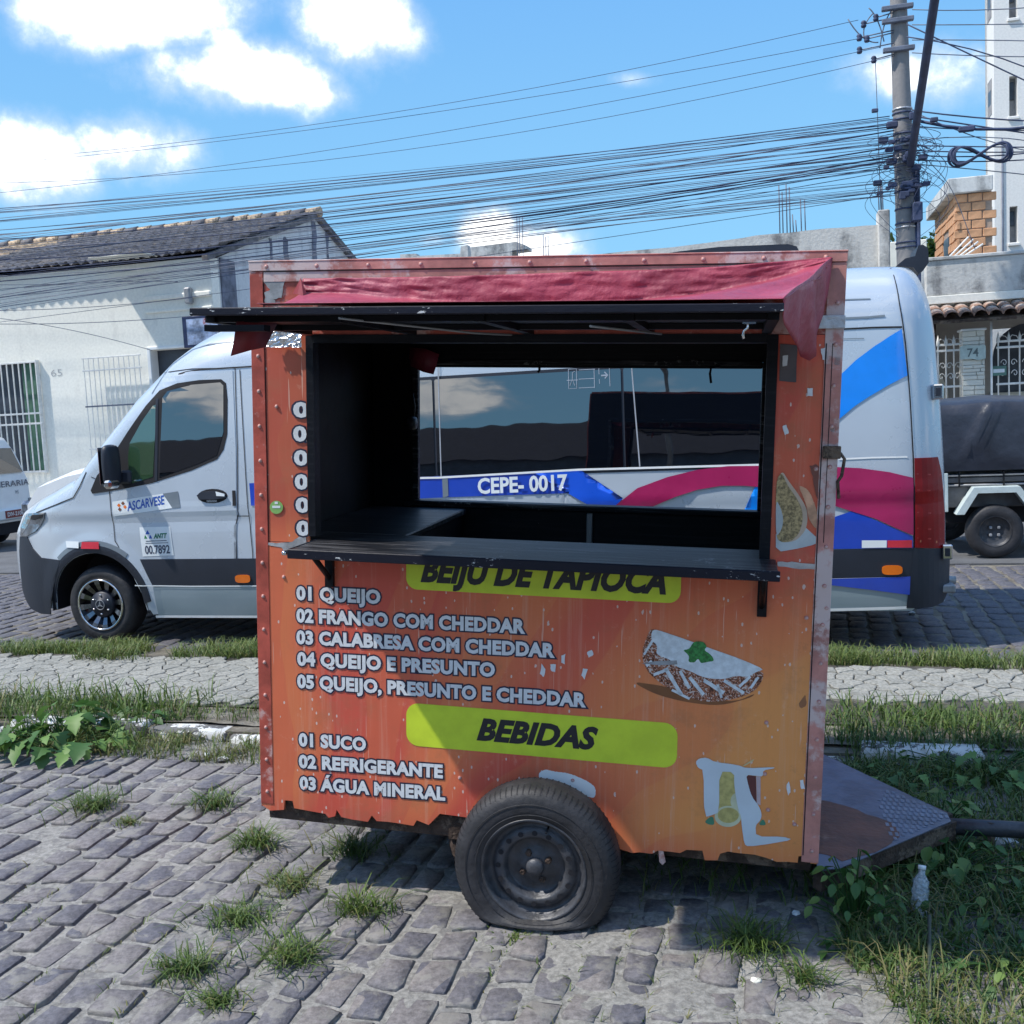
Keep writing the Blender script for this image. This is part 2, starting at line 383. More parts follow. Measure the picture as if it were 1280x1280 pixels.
M = dict(
    print=paint_panel(),
    lime=pbr('lime_vinyl', (.56, .68, .035), .42, var=.08, scale=9, col2=(.60, .68, .16), thr=.62),
    ink=pbr('black_ink', (.012, .013, .018), .5, var=.2, col2=(.25, .16, .1), thr=.70, scale=60),
    wletter=pbr('white_letter', (.66, .68, .70), .5, var=.08, scale=30, col2=(.42, .33, .28), thr=.66),
    blackpaint=chipped('black_paint', (.005, .006, .010), (.22, .22, .23), .67, 55., .45, streak=(.014, .015, .020)),
    edgepaint=chipped('edge_paint', (.010, .011, .020), (.62, .62, .62), .60, 70., .45, sx=.35),
    shelfpaint=chipped('shelf_paint', (.010, .011, .015), (.17, .17, .175), .60, 30., .40, streak=(.11, .11, .118)),
    innerblack=pbr('inner_black', (.004, .004, .007), .5, var=.5, scale=3, bump=.1, spec=.2),
    trim=pbr('trim_red', (.40, .075, .05), .45, var=.3, scale=7, col2=(.56, .36, .33), thr=.55, bump=.1),
    trimpale=pbr('trim_pale', (.46, .20, .17), .45, var=.3, scale=7, col2=(.58, .46, .44), thr=.5, bump=.1),
    alu=pbr('aluminium', (.50, .50, .51), .42, .6, var=.25, scale=12, bump=.2),
    foil=pbr('foil', (.75, .75, .76), .22, 1., var=.1, scale=20, bump=.8, bscale=30),
    tarp=pbr('red_tarp', (.30, .036, .068), .55, var=.22, scale=3., bump=.7, bscale=13, coat=.1, col2=(.36, .07, .11), thr=.55),
    tarpdark=pbr('red_tarp_shaded', (.20, .022, .03), .55, var=.2, scale=4., bump=.2, bscale=14),  # tarp red darkened, shade under the hatch put into the colour
    rubber=pbr('tyre_rubber', (.022, .022, .026), .62, var=.35, scale=10, bump=.2, bscale=40, col2=(.06, .055, .05), thr=.62),
    steelblack=pbr('black_steel_rim', (.048, .050, .058), .45, .15, var=.4, scale=14, col2=(.085, .07, .06), thr=.6, bump=.15),
    rust=pbr('rusty_steel', (.055, .035, .026), .8, .2, var=.5, scale=14, col2=(.15, .11, .08), thr=.5, bump=.5),
    deckblue=pbr('deck_bluegrey', (.13, .145, .19), .42, .4, var=.25, scale=9, bump=.2),
    deckbrown=pbr('deck_brown', (.13, .055, .035), .6, var=.3, scale=9, bump=.3, col2=(.2, .12, .09), thr=.6),
    silver=pbr('silver_paint', (.47, .53, .60), .28, .15, var=.03, scale=2, coat=.8),
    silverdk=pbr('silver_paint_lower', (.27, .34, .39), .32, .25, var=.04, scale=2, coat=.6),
    trimblk=pbr('dark_plastic', (.014, .018, .030), .5, var=.12, scale=3),
    gap=pbr('panel_gap', (.008, .008, .012), .8, var=.1),
    glass=glassy('dark_glass'),
    glass2=glassy('window_glass', (.012, .016, .02), .06),
    glassgreen=glassy('quarter_glass', (.03, .07, .03), .03),
    vblue=pbr('van_blue', (.006, .085, .62), .3, var=.05, coat=.6),
    vblue2=pbr('van_deep_blue', (.008, .05, .42), .3, var=.05, coat=.6),
    vlblue=pbr('van_light_blue', (.0, .22, .80), .3, var=.05, coat=.6),
    vmag=pbr('van_magenta', (.34, .014, .09), .3, var=.06, coat=.3),
    vgrey=pbr('van_band_grey', (.16, .19, .22), .35, var=.05, coat=.5),
    lampred=pbr('lamp_red', (.26, .004, .006), .3, var=.15, scale=5, spec=.25),
    lampdk=pbr('lamp_clear', (.16, .19, .24), .12, .6, var=.5, scale=14, coat=1.),
    orange=pbr('lamp_orange', (.75, .16, .01), .25, var=.1, coat=.5),
    chrome=pbr('chrome', (.62, .62, .63), .14, 1., var=.05),
    whitep=pbr('white_paint', (.78, .79, .79), .35, var=.04, coat=.4),
    redref=pbr('reflector_red', (.55, .03, .05), .3, var=.1),
    stickw=pbr('sticker_white', (.70, .74, .76), .4, var=.04),
    txtblue=pbr('text_blue', (.02, .09, .42), .4, var=.05),
    txtdk=pbr('text_dark', (.05, .06, .10), .5, var=.1),
    plaster=streaky('white_plaster', (.88, .86, .78), (.62, .60, .55), .8, .5, 5., .8, .52),
    gable=streaky('gable_plaster', (.58, .60, .62), (.30, .31, .33), .85, .6, 9., .8, .48),
    stain=pbr('damp_stain', (.13, .14, .18), .9, var=.4, scale=4),
    concrete=streaky('weathered_concrete', (.62, .61, .58), (.13, .13, .135), .9, .9, 3., .7, .47, .4),
    concrete2=streaky('grey_render', (.60, .60, .58), (.20, .20, .20), .9, .8, 5., .8, .48, .3),
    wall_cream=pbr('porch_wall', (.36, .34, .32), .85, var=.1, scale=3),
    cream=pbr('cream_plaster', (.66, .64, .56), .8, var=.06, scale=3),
    roofdk=pbr('dark_roof_tile', (.115, .108, .112), .85, var=.5, scale=5, bump=.4, col2=(.24, .20, .17), thr=.56),
    rooftan=pbr('tan_roof_tile', (.42, .31, .20), .85, var=.5, scale=5, bump=.4, col2=(.13, .10, .09), thr=.55),
    tile=pbr('clay_tile', (.27, .16, .115), .85, var=.5, scale=5, bump=.4, col2=(.40, .34, .30), thr=.5),
    brick=pbr('hollow_brick', (.56, .30, .16), .85, var=.25, scale=4, bump=.3, col2=(.62, .42, .28), thr=.58),
    mortarb=pbr('brick_mortar', (.36, .27, .21), .9, var=.2, scale=6),
    towerw=streaky('tower_white', (.80, .78, .74), (.48, .46, .43), .8, .5, 1.6, .3, .54),
    windk=pbr('window_dark', (.05, .06, .08), .35, var=.3, scale=4),
    winfr=pbr('window_recess', (.30, .29, .29), .7, var=.2),
    iron=pbr('white_iron', (.74, .73, .70), .5, var=.1, scale=10, col2=(.45, .35, .28), thr=.66),
    greencloth=pbr('green_shutter', (.07, .16, .11), .6, var=.2),
    pole=streaky('pole_concrete', (.25, .24, .24), (.10, .10, .12), .85, .6, 6., .5, .5),
    cable=pbr('cable_black', (.045, .06, .12), .7, var=.3),
    cablegrey=pbr('cable_grey', (.13, .15, .20), .6, var=.2),
    metalgrey=pbr('grey_metal', (.30, .31, .33), .5, .4, var=.2),
    blacktarp=pbr('black_tarpaulin', (.026, .030, .044), .38, var=.2, scale=4, bump=.5, bscale=7),
    trailerwood=pbr('trailer_side', (.13, .12, .12), .7, var=.3, scale=4, col2=(.26, .22, .19), thr=.6),
    palegreen=pbr('pale_blue_paint', (.52, .60, .60), .5, var=.1, scale=8),
    asphalt=pbr('asphalt', (.10, .102, .108), .85, var=.18, scale=3, bump=.3, bscale=60),
    soil=pbr('soil', (.13, .115, .09), .95, var=.4, scale=5, bump=.7, bscale=30, col2=(.20, .185, .155), thr=.5),
    cement=stone_mat('cement_bed', ((.20, .195, .182), (.28, .27, .25)), .9, (.13, .125, .125), .54),
    cobble=stone_mat('cobble_stone', ((.078, .080, .104), (.205, .185, .175)), .7, (.23, .22, .20), .50),
    cobble2=stone_mat('yard_cobble', ((.08, .08, .098), (.13, .122, .13)), .7, (.18, .17, .15), .56),
    pave=stone_mat('paving_stone', ((.215, .215, .195), (.30, .295, .265)), .85, (.15, .145, .125), .56),
    joint=pbr('paving_joint', (.07, .065, .055), .95, var=.4, scale=20, bump=.5),
    kerb=chipped('kerb_limewash', (.60, .61, .60), (.13, .13, .13), .485, 9., .85),
    grass=leaf_mat('grass_blade', (.036, .085, .018), (.135, .200, .042)),
    grassdry=leaf_mat('grass_dry', (.055, .105, .026), (.165, .215, .055)),
    weed=leaf_mat('weed_leaf', (.040, .115, .026), (.15, .27, .06)),
    bark=pbr('bark', (.10, .08, .06), .9, var=.3, scale=10, bump=.5),
)


# ------------------------------------------------------------------ building helpers
def tag(o, label=None, cat=None, group=None, kind=None):
    if label: o['label'] = label
    if cat: o['category'] = cat
    if group: o['group'] = group
    if kind: o['kind'] = kind
    return o


class Frame:
    """A place on the ground with its own axes; parts are modelled in its coordinates."""

    def __init__(self, mat=None):
        self.m = mat or Matrix.Identity(4)

    def thing(self, name, base, label, cat, group=None, rz=0.):
        o = bpy.data.objects.new(name, None)
        o.empty_display_size = .2
        COL.objects.link(o)
        o.matrix_world = self.m @ Matrix.Translation(base) @ Matrix.Rotation(rz, 4, 'Z')
        o['_b'] = 0
        del o['_b']
        BASE[o.name] = Vector(base)
        return tag(o, label, cat, group)


BASE = {}
STREET = Frame(Matrix((U, V, Z)).transposed().to_4x4())
WORLD = Frame()


def S3(u, v, z=0.):
    return U * u + V * v + Z * z


class MB:
    """Collects shapes; build() links them as one mesh object."""

    def __init__(self):
        self.v = []
        self.f = []
        self.mi = []
        self.cur = 0
        self.sm = []

    def add(self, vs, fs, smooth=False):
        n = len(self.v)
        self.v += [tuple(p) for p in vs]
        for f in fs:
            self.f.append([i + n for i in f])
            self.mi.append(self.cur)
            self.sm.append(smooth)
        return self

    def box(self, x0, x1, y0, y1, z0, z1, mat=None):
        p = [Vector((x, y, z)) for z in (z0, z1) for y in (y0, y1) for x in (x0, x1)]
        if mat: p = [mat @ q for q in p]
        return self.add(p, [(0, 2, 3, 1), (4, 5, 7, 6), (0, 1, 5, 4), (2, 6, 7, 3), (0, 4, 6, 2), (1, 3, 7, 5)])

    def bbox(self, x0, x1, y0, y1, z0, z1, b=.01):
        """box with its corners cut, so that edges catch light"""
        cx, cy, cz = (x0 + x1) / 2, (y0 + y1) / 2, (z0 + z1) / 2
        hx, hy, hz = (x1 - x0) / 2, (y1 - y0) / 2, (z1 - z0) / 2
        b = min(b, hx * .9, hy * .9, hz * .9)
        vs = {}
        out = []
        for sx in (-1, 1):
            for sy in (-1, 1):
                for sz in (-1, 1):
                    for ax in range(3):
                        d = [hx - b, hy - b, hz - b]
                        d[ax] += b
                        vs[(sx, sy, sz, ax)] = len(out)
                        out.append((cx + sx * d[0], cy + sy * d[1], cz + sz * d[2]))
        fs = []
        for s in (-1, 1):
            for ax in range(3):
                q = []
                for (a, c) in ((-1, -1), (1, -1), (1, 1), (-1, 1)):
                    k = [0, 0, 0]
                    k[ax] = s
                    k[(ax + 1) % 3] = a
                    k[(ax + 2) % 3] = c
                    q.append(vs[(*k, ax)])
                fs.append(q if s > 0 else q[::-1])
        for ax in range(3):
            a1, a2 = (ax + 1) % 3, (ax + 2) % 3
            for s1 in (-1, 1):
                for s2 in (-1, 1):
                    k0 = [0, 0, 0]; k1 = [0, 0, 0]
                    k0[ax] = -1; k1[ax] = 1
                    k0[a1] = k1[a1] = s1
                    k0[a2] = k1[a2] = s2
                    q = [vs[(*k0, a1)], vs[(*k1, a1)], vs[(*k1, a2)], vs[(*k0, a2)]]
                    fs.append(q if s1 * s2 < 0 else q[::-1])
        for sx in (-1, 1):
            for sy in (-1, 1):
                for sz in (-1, 1):
                    q = [vs[(sx, sy, sz, a)] for a in range(3)]
                    fs.append(q if sx * sy * sz > 0 else q[::-1])
        return self.add(out, fs)

    def tube(self, pts, r, seg=8, cap=True, smooth=True):
        pts = [Vector(p) for p in pts]
        n = len(pts)
        rs = r if isinstance(r, (list, tuple)) else [r] * n
        vs = []
        ref = None
        for i, p in enumerate(pts):
            t = (pts[min(i + 1, n - 1)] - pts[max(i - 1, 0)]).normalized()
            if ref is None:
                ref = t.orthogonal().normalized()
            ref = (ref - t * ref.dot(t))
            ref = ref.normalized() if ref.length > 1e-6 else t.orthogonal().normalized()
            b = t.cross(ref)
            for k in range(seg):
                a = 2 * math.pi * k / seg
                vs.append(p + (ref * math.cos(a) + b * math.sin(a)) * rs[i])
        fs = [(i * seg + k, i * seg + (k + 1) % seg, (i + 1) * seg + (k + 1) % seg, (i + 1) * seg + k) for i in range(n - 1) for k in range(seg)]
        self.add(vs, fs, smooth)
        if cap:
            self.add(vs[:seg], [tuple(range(seg))[::-1]])
            self.add(vs[-seg:], [tuple(range(seg))])
        return self

    def lathe(self, prof, seg=32, axis='Y', c=(0, 0, 0), smooth=True, fn=None):
        """prof: (radius, along) pairs turned about the axis through c"""
        vs = []
        for (r, h) in prof:
            for k in range(seg):
                a = 2 * math.pi * k / seg
                x, y = r * math.cos(a), r * math.sin(a)
                p = (x, h, y) if axis == 'Y' else ((x, y, h) if axis == 'Z' else (h, x, y))
                p = (p[0] + c[0], p[1] + c[1], p[2] + c[2])
                vs.append(fn(p) if fn else p)
        n = len(prof)
        fs = [(i * seg + k, (i + 1) * seg + k, (i + 1) * seg + (k + 1) % seg, i * seg + (k + 1) % seg) for i in range(n - 1) for k in range(seg)]
        return self.add(vs, fs, smooth)

    def disc(self, r, y, seg=24, c=(0, 0, 0), axis='Y'):
        vs = []
        for k in range(seg):
            a = 2 * math.pi * k / seg
            x, z = r * math.cos(a), r * math.sin(a)
            vs.append((c[0] + x, c[1] + y, c[2] + z) if axis == 'Y' else (c[0] + x, c[1] + z, c[2] + y))
        return self.add(vs, [tuple(range(seg))])

    def prism(self, poly, y0, y1, plane='XZ'):
        """polygon (concave is fine) given as (x, z), made solid from y0 to y1"""
        n = len(poly)
        mk = (lambda a, b, h: (a, h, b)) if plane == 'XZ' else ((lambda a, b, h: (a, b, h)) if plane == 'XY' else (lambda a, b, h: (h, a, b)))
        vs = [mk(a, b, y0) for a, b in poly] + [mk(a, b, y1) for a, b in poly]
        fs = [tuple(range(n))[::-1], tuple(range(n, 2 * n))] + [(i, (i + 1) % n, n + (i + 1) % n, n + i) for i in range(n)]
        return self.add(vs, fs)

    def mesh(self, name, mats):
        me = bpy.data.meshes.new(name)
        me.from_pydata(self.v, [], self.f)
        for m in (mats if isinstance(mats, (list, tuple)) else [mats]):
            me.materials.append(m)
        me.polygons.foreach_set('material_index', self.mi)
        me.polygons.foreach_set('use_smooth', self.sm)
        bm = bmesh.new()
        bm.from_mesh(me)
        bmesh.ops.remove_doubles(bm, verts=bm.verts, dist=1e-5)
        big = [f for f in bm.faces if len(f.verts) > 4]
        if big:
            bmesh.ops.triangulate(bm, faces=big)
        bmesh.ops.recalc_face_normals(bm, faces=bm.faces)
        bm.to_mesh(me)
        bm.free()
        return me

    def build(self, name, mats, parent=None, frame=None, kind=None, base=None):
        me = self.mesh(name, mats)
        return link(name, me, parent, frame, kind, base)


def soft(pts, n=5):
    """a smooth curve through the points"""
    P = [Vector(p) for p in pts]
    P = [P[0] * 2 - P[1]] + P + [P[-1] * 2 - P[-2]]
    out = []
    for i in range(1, len(P) - 2):
        a, b, c, d = P[i - 1:i + 3]
        for k in range(n):
            t = k / n
            out.append(.5 * ((2 * b) + (c - a) * t + (2 * a - 5 * b + 4 * c - d) * t * t + (3 * b - a - 3 * c + d) * t ** 3))
    return out + [P[-2]]


def root_of(o):
    while o.parent:
        o = o.parent
    return o


def link(name, me, parent=None, frame=None, kind=None, base=None):
    o = bpy.data.objects.new(name, me)
    COL.objects.link(o)
    if parent is not None:
        r = root_of(parent)
        b = BASE.get(r.name, Vector((0, 0, 0)))
        o.parent = parent
        if parent is r:
            me.transform(Matrix.Translation(-b))
        else:
            me.transform(Matrix.Translation(-b))
    elif frame is not None:
        b = Vector(base) if base is not None else Vector((0, 0, 0))
        me.transform(Matrix.Translation(-b))
        o.matrix_world = frame.m @ Matrix.Translation(b)
        BASE[o.name] = b
    if kind:
        o['kind'] = kind
    return o


def inst(name, me, parent, mat):
    """one more piece sharing a mesh; mat is given in the thing's own coordinates"""
    o = bpy.data.objects.new(name, me)
    COL.objects.link(o)
    o.parent = parent
    b = BASE.get(root_of(parent).name, Vector((0, 0, 0)))
    o.matrix_local = Matrix.Translation(-b) @ mat
    return o


def text_verts(s, bold=0., shear=0., res=3, spacing=1.):
    cu = bpy.data.curves.new('t', 'FONT')
    cu.body = s
    cu.size = 1.
    cu.offset = bold
    cu.shear = shear
    cu.space_character = spacing
    cu.resolution_u = res
    cu.fill_mode = 'FRONT'
    o = bpy.data.objects.new('t', cu)
    COL.objects.link(o)
    dg = bpy.context.evaluated_depsgraph_get()
    dg.update()
    me = bpy.data.meshes.new_from_object(o.evaluated_get(dg))
    vs = [v.co.copy() for v in me.vertices]
    fs = [tuple(p.vertices) for p in me.polygons]
    bpy.data.objects.remove(o)
    bpy.data.curves.remove(cu)
    bpy.data.meshes.remove(me)
    return vs, fs


def text_fit(s, x0, x1, zc, h, y, bold=.02, grow=0., shear=0., clip=None, fn=None, slope=0., spacing=1.):
    """Lettering as flat geometry on a plane y, caps of height h centred on zc, from x0 to x1."""
    ref, _ = text_verts(s, bold, shear, spacing=spacing)
    xa, xb = min(v.x for v in ref), max(v.x for v in ref)
    hr, _ = text_verts('H', bold, 0)
    za, zb = min(v.y for v in hr), max(v.y for v in hr)
    vs, fs = (ref, _) if grow == 0 else text_verts(s, bold + grow, shear, spacing=spacing)
    if grow == 0:
        vs, fs = text_verts(s, bold, shear, spacing=spacing)
    sx = (x1 - x0) / (xb - xa)
    sz = h / (zb - za)
    out = []
    for v in vs:
        x = x0 + (v.x - xa) * sx
        z = zc + (v.y - (za + zb) / 2) * sz + (x - x0) * slope
        out.append((x, y, z))
    if clip is not None:
        bm = bmesh.new()
        bv = [bm.verts.new(p) for p in out]
        for f in fs:
            try:
                bm.faces.new([bv[i] for i in f])
            except ValueError:
                pass
        bmesh.ops.bisect_plane(bm, geom=bm.verts[:] + bm.edges[:] + bm.faces[:], plane_co=(clip, 0, 0), plane_no=(1, 0, 0), clear_outer=True)
        bm.verts.index_update()
        out = [tuple(v.co) for v in bm.verts]
        fs = [tuple(v.index for v in f.verts) for f in bm.faces]
        bm.free()
    if fn:
        out = [fn(*p) for p in out]
    return MB().add(out, fs)


def plane_hit(px, py, p0, n):
    r = ray(px, py)
    t = (p0 - CAMP).dot(n) / r.dot(n)
    return CAMP + r * t


def ground_at(px, py, z=0.):
    p = plane_hit(px, py, Vector((0, 0, z)), Z)
    return p.dot(U), p.dot(V)


def facade_at(px, py, v):
    """point of the upright street-parallel plane at distance v"""
    p = plane_hit(px, py, V * v, V)
    return p.dot(U), p.z


def arc(cx, cz, r, a0, a1, n, rz=None):
    return [(cx + r * math.cos(R(a0 + (a1 - a0) * i / n)), cz + (rz or r) * math.sin(R(a0 + (a1 - a0) * i / n))) for i in range(n + 1)]


def rrect(x0, x1, z0, z1, r, n=6):
    return arc(x1 - r, z1 - r, r, 0, 90, n) + arc(x0 + r, z1 - r, r, 90, 180, n) + arc(x0 + r, z0 + r, r, 180, 270, n) + arc(x1 - r, z0 + r, r, 270, 360, n)


def jag(poly, amp, sub=3, seed=1):
    rr = random.Random(seed)
    out = []
    for i, a in enumerate(poly):
        b = poly[(i + 1) % len(poly)]
        for k in range(sub):
            t = k / sub
            j = amp if k else amp * .3
            out.append((a[0] + (b[0] - a[0]) * t + rr.uniform(-j, j), a[1] + (b[1] - a[1]) * t + rr.uniform(-j, j)))
    return out

# ================================================================== THE GROUND
from mathutils import noise as MN


def grid_mesh(u0, u1, v0, v1, du, fn, smooth=True):
    nu, nv = max(1, int(round((u1 - u0) / du))), max(1, int(round((v1 - v0) / du)))
    mb = MB()
    vs = [(u0 + (u1 - u0) * i / nu, v0 + (v1 - v0) * j / nv) for j in range(nv + 1) for i in range(nu + 1)]
    vs = [(u, v, fn(u, v)) for u, v in vs]
    fs = [(j * (nu + 1) + i, j * (nu + 1) + i + 1, (j + 1) * (nu + 1) + i + 1, (j + 1) * (nu + 1) + i) for j in range(nv) for i in range(nu)]
    mb.add(vs, fs, smooth)
    return mb


def quick(name, mb, mat, kind='structure'):
    me = bpy.data.meshes.new(name)
    me.from_pydata(mb.v, [], mb.f)
    me.materials.append(mat)
    me.polygons.foreach_set('use_smooth', mb.sm)
    o = bpy.data.objects.new(name, me)
    COL.objects.link(o)
    o.matrix_world = STREET.m
    BASE[o.name] = Vector((0, 0, 0))
    if kind: o['kind'] = kind
    return o


quick('ground', MB().add([(-900, -900, -.12), (900, -900, -.12), (900, 900, -.12), (-900, 900, -.12)], [(0, 1, 2, 3)]), M['soil'])

KERB_V = 5.34


def bed_z(u, v):
    n = MN.fractal(Vector((u * 2.1, v * 2.1, 3.)), 1., 2.1, 5)
    f = MN.noise(Vector((u * 11, v * 11, 7.)))
    right = max(0., min(1., (u + 1.5) / 1.1))
    n2 = MN.fractal(Vector((u * 7, v * 7, 9.)), 1., 2.1, 4)
    return -.0070 + right * (.0050 + .008 * n + .011 * n2) + .004 * f + (1 - right) * (.004 * n + .004 * n2)


yard = quick('cobbled_yard', grid_mesh(-7.2, 3.4, .6, KERB_V, .028, bed_z), M['cement'])


def stone_mesh(name, mat, seed, n=10, tall=.05, bev=.045):
    rr = random.Random(seed)
    pts = []
    base = [(-.42, -.5), (.0, -.5), (.43, -.5), (.5, -.40), (.5, .38), (.42, .5), (.02, .5), (-.43, .5), (-.5, .41), (-.5, -.38)]
    if n == 8: base = [(-.42, -.5), (.42, -.5), (.5, -.42), (.5, .4), (.42, .5), (-.42, .5), (-.5, .4), (-.5, -.4)]
    n = len(base)
    skew = rr.uniform(-.08, .08)
    for x, y in base:
        pts.append((x + rr.uniform(-.065, .065) + skew * y, y + rr.uniform(-.055, .055)))
    vs = [(x, y, -tall) for x, y in pts] + [(x, y, -.006 + rr.uniform(-.002, .002)) for x, y in pts]
    vs += [(x * (1 - bev * 2.2), y * (1 - bev * 2.2), rr.uniform(-.003, .003)) for x, y in pts] + [(rr.uniform(-.1, .1), rr.uniform(-.1, .1), rr.uniform(-.001, .003))]
    fs = [(i, (i + 1) % n, n + (i + 1) % n, n + i) for i in range(n)] + [(n + i, n + (i + 1) % n, 2 * n + (i + 1) % n, 2 * n + i) for i in range(n)]
    fs += [(2 * n + i, 2 * n + (i + 1) % n, 3 * n) for i in range(n)]
    me = bpy.data.meshes.new(name)
    me.from_pydata(vs, [], fs)
    me.materials.append(mat)
    me.polygons.foreach_set('use_smooth', [i >= n for i in range(3 * n)])
    return me


def lay(u0, u1, v0, v1, w, l, gu, gv, seed, skip=.0):
    rr = random.Random(seed)
    out = []
    u = u0
    while u < u1:
        wc = w * rr.uniform(.86, 1.14)
        v = v0 + rr.uniform(-l, 0)
        while v < v1:
            ll = l * rr.uniform(.72, 1.25)
            if rr.random() > skip and v > v0 - .05 and v + ll < v1 + .05:
                wob = .035 * math.sin(v * 1.3 + 1.1)
                out.append((u + wc / 2 + wob, v + ll / 2, wc * rr.uniform(.93, 1.02), ll * rr.uniform(.95, 1.02), rr.uniform(-.07, .07), rr.uniform(-.006, .007), rr.uniform(-.03, .03), rr.uniform(-.03, .03), rr.randrange(12)))
            v += ll + gv * rr.uniform(.5, 1.5)
        u += wc + gu * rr.uniform(.6, 1.5)
    return out


def stone_mat4(s, z=0.):
    u, v, w, l, a, dz, t1, t2, k = s
    return Matrix.Translation((u, v, z + dz)) @ Euler((t1, t2, a)).to_matrix().to_4x4() @ Matrix.Diagonal((w, l, 1, 1))


def in_frame(p):
    d = p - CAMP
    zz = d.dot(fw)
    if zz < .1: return None
    return 640 + F * d.dot(rt) / zz, 640 - F * d.dot(up) / zz, zz


def seen_size(u, v, area):
    q = in_frame(S3(u, v, 0))
    if q is None: return 0
    x, y, zz = q
    if x < -20 or x > 1300 or y < 0 or y > 1310: return area / zz ** 3 * .001
    if 330 < x < 1020 and y < 1075: return area / zz ** 3 * .01
    return area / zz ** 3


def merged(name, items, meshes, mat, z, parent=None, kind='stuff'):
    vs, fs, sm = [], [], []
    cache = {}
    for it in items:
        me = meshes[it[8]]
        if it[8] not in cache:
            cache[it[8]] = ([v.co.copy() for v in me.vertices], [tuple(p.vertices) for p in me.polygons])
        cv, cf = cache[it[8]]
        m = stone_mat4(it, z)
        n = len(vs)
        vs += [tuple(m @ c) for c in cv]
        fs += [tuple(i + n for i in f) for f in cf]
    me = bpy.data.meshes.new(name)
    me.from_pydata(vs, [], fs)
    me.materials.append(mat)
    me.polygons.foreach_set('use_smooth', [True] * len(fs))
    o = bpy.data.objects.new(name, me)
    COL.objects.link(o)
    if parent is not None:
        o.parent = parent
    else:
        o.matrix_world = STREET.m
    o['kind'] = kind
    return o


SM = [stone_mesh('cobblestone', M['cobble'], 100 + i) for i in range(12)]
stones = lay(-6.9, 3.2, 1.0, KERB_V - .05, .122, .185, .017, .017, 5, .02)
stones.sort(key=lambda s: -seen_size(s[0], s[1], s[2] * s[3]))
for s in stones[:300]:
    o = inst('cobblestone', SM[s[8]], yard, stone_mat4(s))
merged('cobblestones', stones[300:], SM, M['cobble'], 0., yard)

# kerb of limewashed stones, broken in places
kerb = quick('kerb', MB().box(-14, 6.5, KERB_V + .03, KERB_V + .22, -.1, .052), M['soil'])
u = -8.8
rr = random.Random(3)
while u < 5.6:
    l = rr.uniform(.35, .62)
    top = .085 + rr.uniform(-.055, .008)
    mb = MB().bbox(u, u + l - .02, KERB_V + rr.uniform(-.015, .01), KERB_V + .17, -.08, top, .022)
    me = mb.mesh('kerb_stone', M['kerb'])
    bm = bmesh.new(); bm.from_mesh(me)
    bmesh.ops.subdivide_edges(bm, edges=bm.edges, cuts=1, use_grid_fill=True)
    for vv in bm.verts:
        n = MN.noise_vector(vv.co * 9.)
        vv.co += Vector((n.x * .008, n.y * .012, n.z * .012))
    bm.to_mesh(me); bm.free()
    for p in me.polygons: p.use_smooth = True
    link('kerb_stone', me, kerb)
    u += l


def verge_z(u, v):
    n = .012 * MN.noise(Vector((u * 3, v * 3, 1.))) + .006 * MN.noise(Vector((u * 12, v * 12, 4.)))
    if v < 7.05: return .068 + n
    return max(-.02, .068 - (v - 7.05) * .14) + n * .8


quick('verge', grid_mesh(-14, 6.5, KERB_V + .12, 7.85, .06, verge_z), M['soil'])


# irregular crazy paving: cells cut by their neighbours' bisectors
def crazy(u0, u1, v0, v1, sz, seed, keep):
    rr = random.Random(seed)
    pts = {}
    nu, nv = int((u1 - u0) / sz), int((v1 - v0) / (sz * .8))
    for i in range(-1, nu + 1):
        for j in range(-1, nv + 1):
            pts[(i, j)] = (u0 + (i + .5 * (j % 2) + rr.uniform(.1, .9)) * sz, v0 + (j + rr.uniform(.12, .88)) * sz * .8)
    out = []
    for i in range(0, nu):
        for j in range(0, nv):
            cx, cy = pts[(i, j)]
            if not keep(cx, cy): continue
            poly = [(cx - sz * 1.5, cy - sz * 1.5), (cx + sz * 1.5, cy - sz * 1.5), (cx + sz * 1.5, cy + sz * 1.5), (cx - sz * 1.5, cy + sz * 1.5)]
            for di in range(-3, 4):
                for dj in range(-3, 4):
                    q = pts.get((i + di, j + dj))
                    if q is None or (di == 0 and dj == 0): continue
                    nx, ny = q[0] - cx, q[1] - cy
                    L = math.hypot(nx, ny)
                    nx, ny = nx / L, ny / L
                    d = L / 2 - .0045
                    new = []
                    for a in range(len(poly)):
                        p, r_ = poly[a], poly[(a + 1) % len(poly)]
                        dp = (p[0] - cx) * nx + (p[1] - cy) * ny - d
                        dr = (r_[0] - cx) * nx + (r_[1] - cy) * ny - d
                        if dp <= 0: new.append(p)
                        if dp * dr < 0:
                            t = dp / (dp - dr)
                            new.append((p[0] + (r_[0] - p[0]) * t, p[1] + (r_[1] - p[1]) * t))
                    poly = new
                    if len(poly) < 3: break
                if len(poly) < 3: break
            if len(poly) >= 3:
                area = abs(sum(poly[a][0] * poly[(a + 1) % len(poly)][1] - poly[(a + 1) % len(poly)][0] * poly[a][1] for a in range(len(poly)))) / 2
                out.append((cx, cy, area, poly))
    return out


def near_edge(u):
    return 5.82 + .085 * (u + 4.5) * .8 + .05 * math.sin(u * 2.1)


cells = crazy(-9.2, 5.2, 5.6, 7.1, .135, 21, lambda u, v: near_edge(u) < v < 7.02 + .05 * math.sin(u * 3.3))
pavement = quick('pavement', grid_mesh(-9.2, 5.2, 5.78, 7.08, .08, lambda u, v: .078 + .004 * MN.noise(Vector((u * 8, v * 8, 0)))), M['joint'])


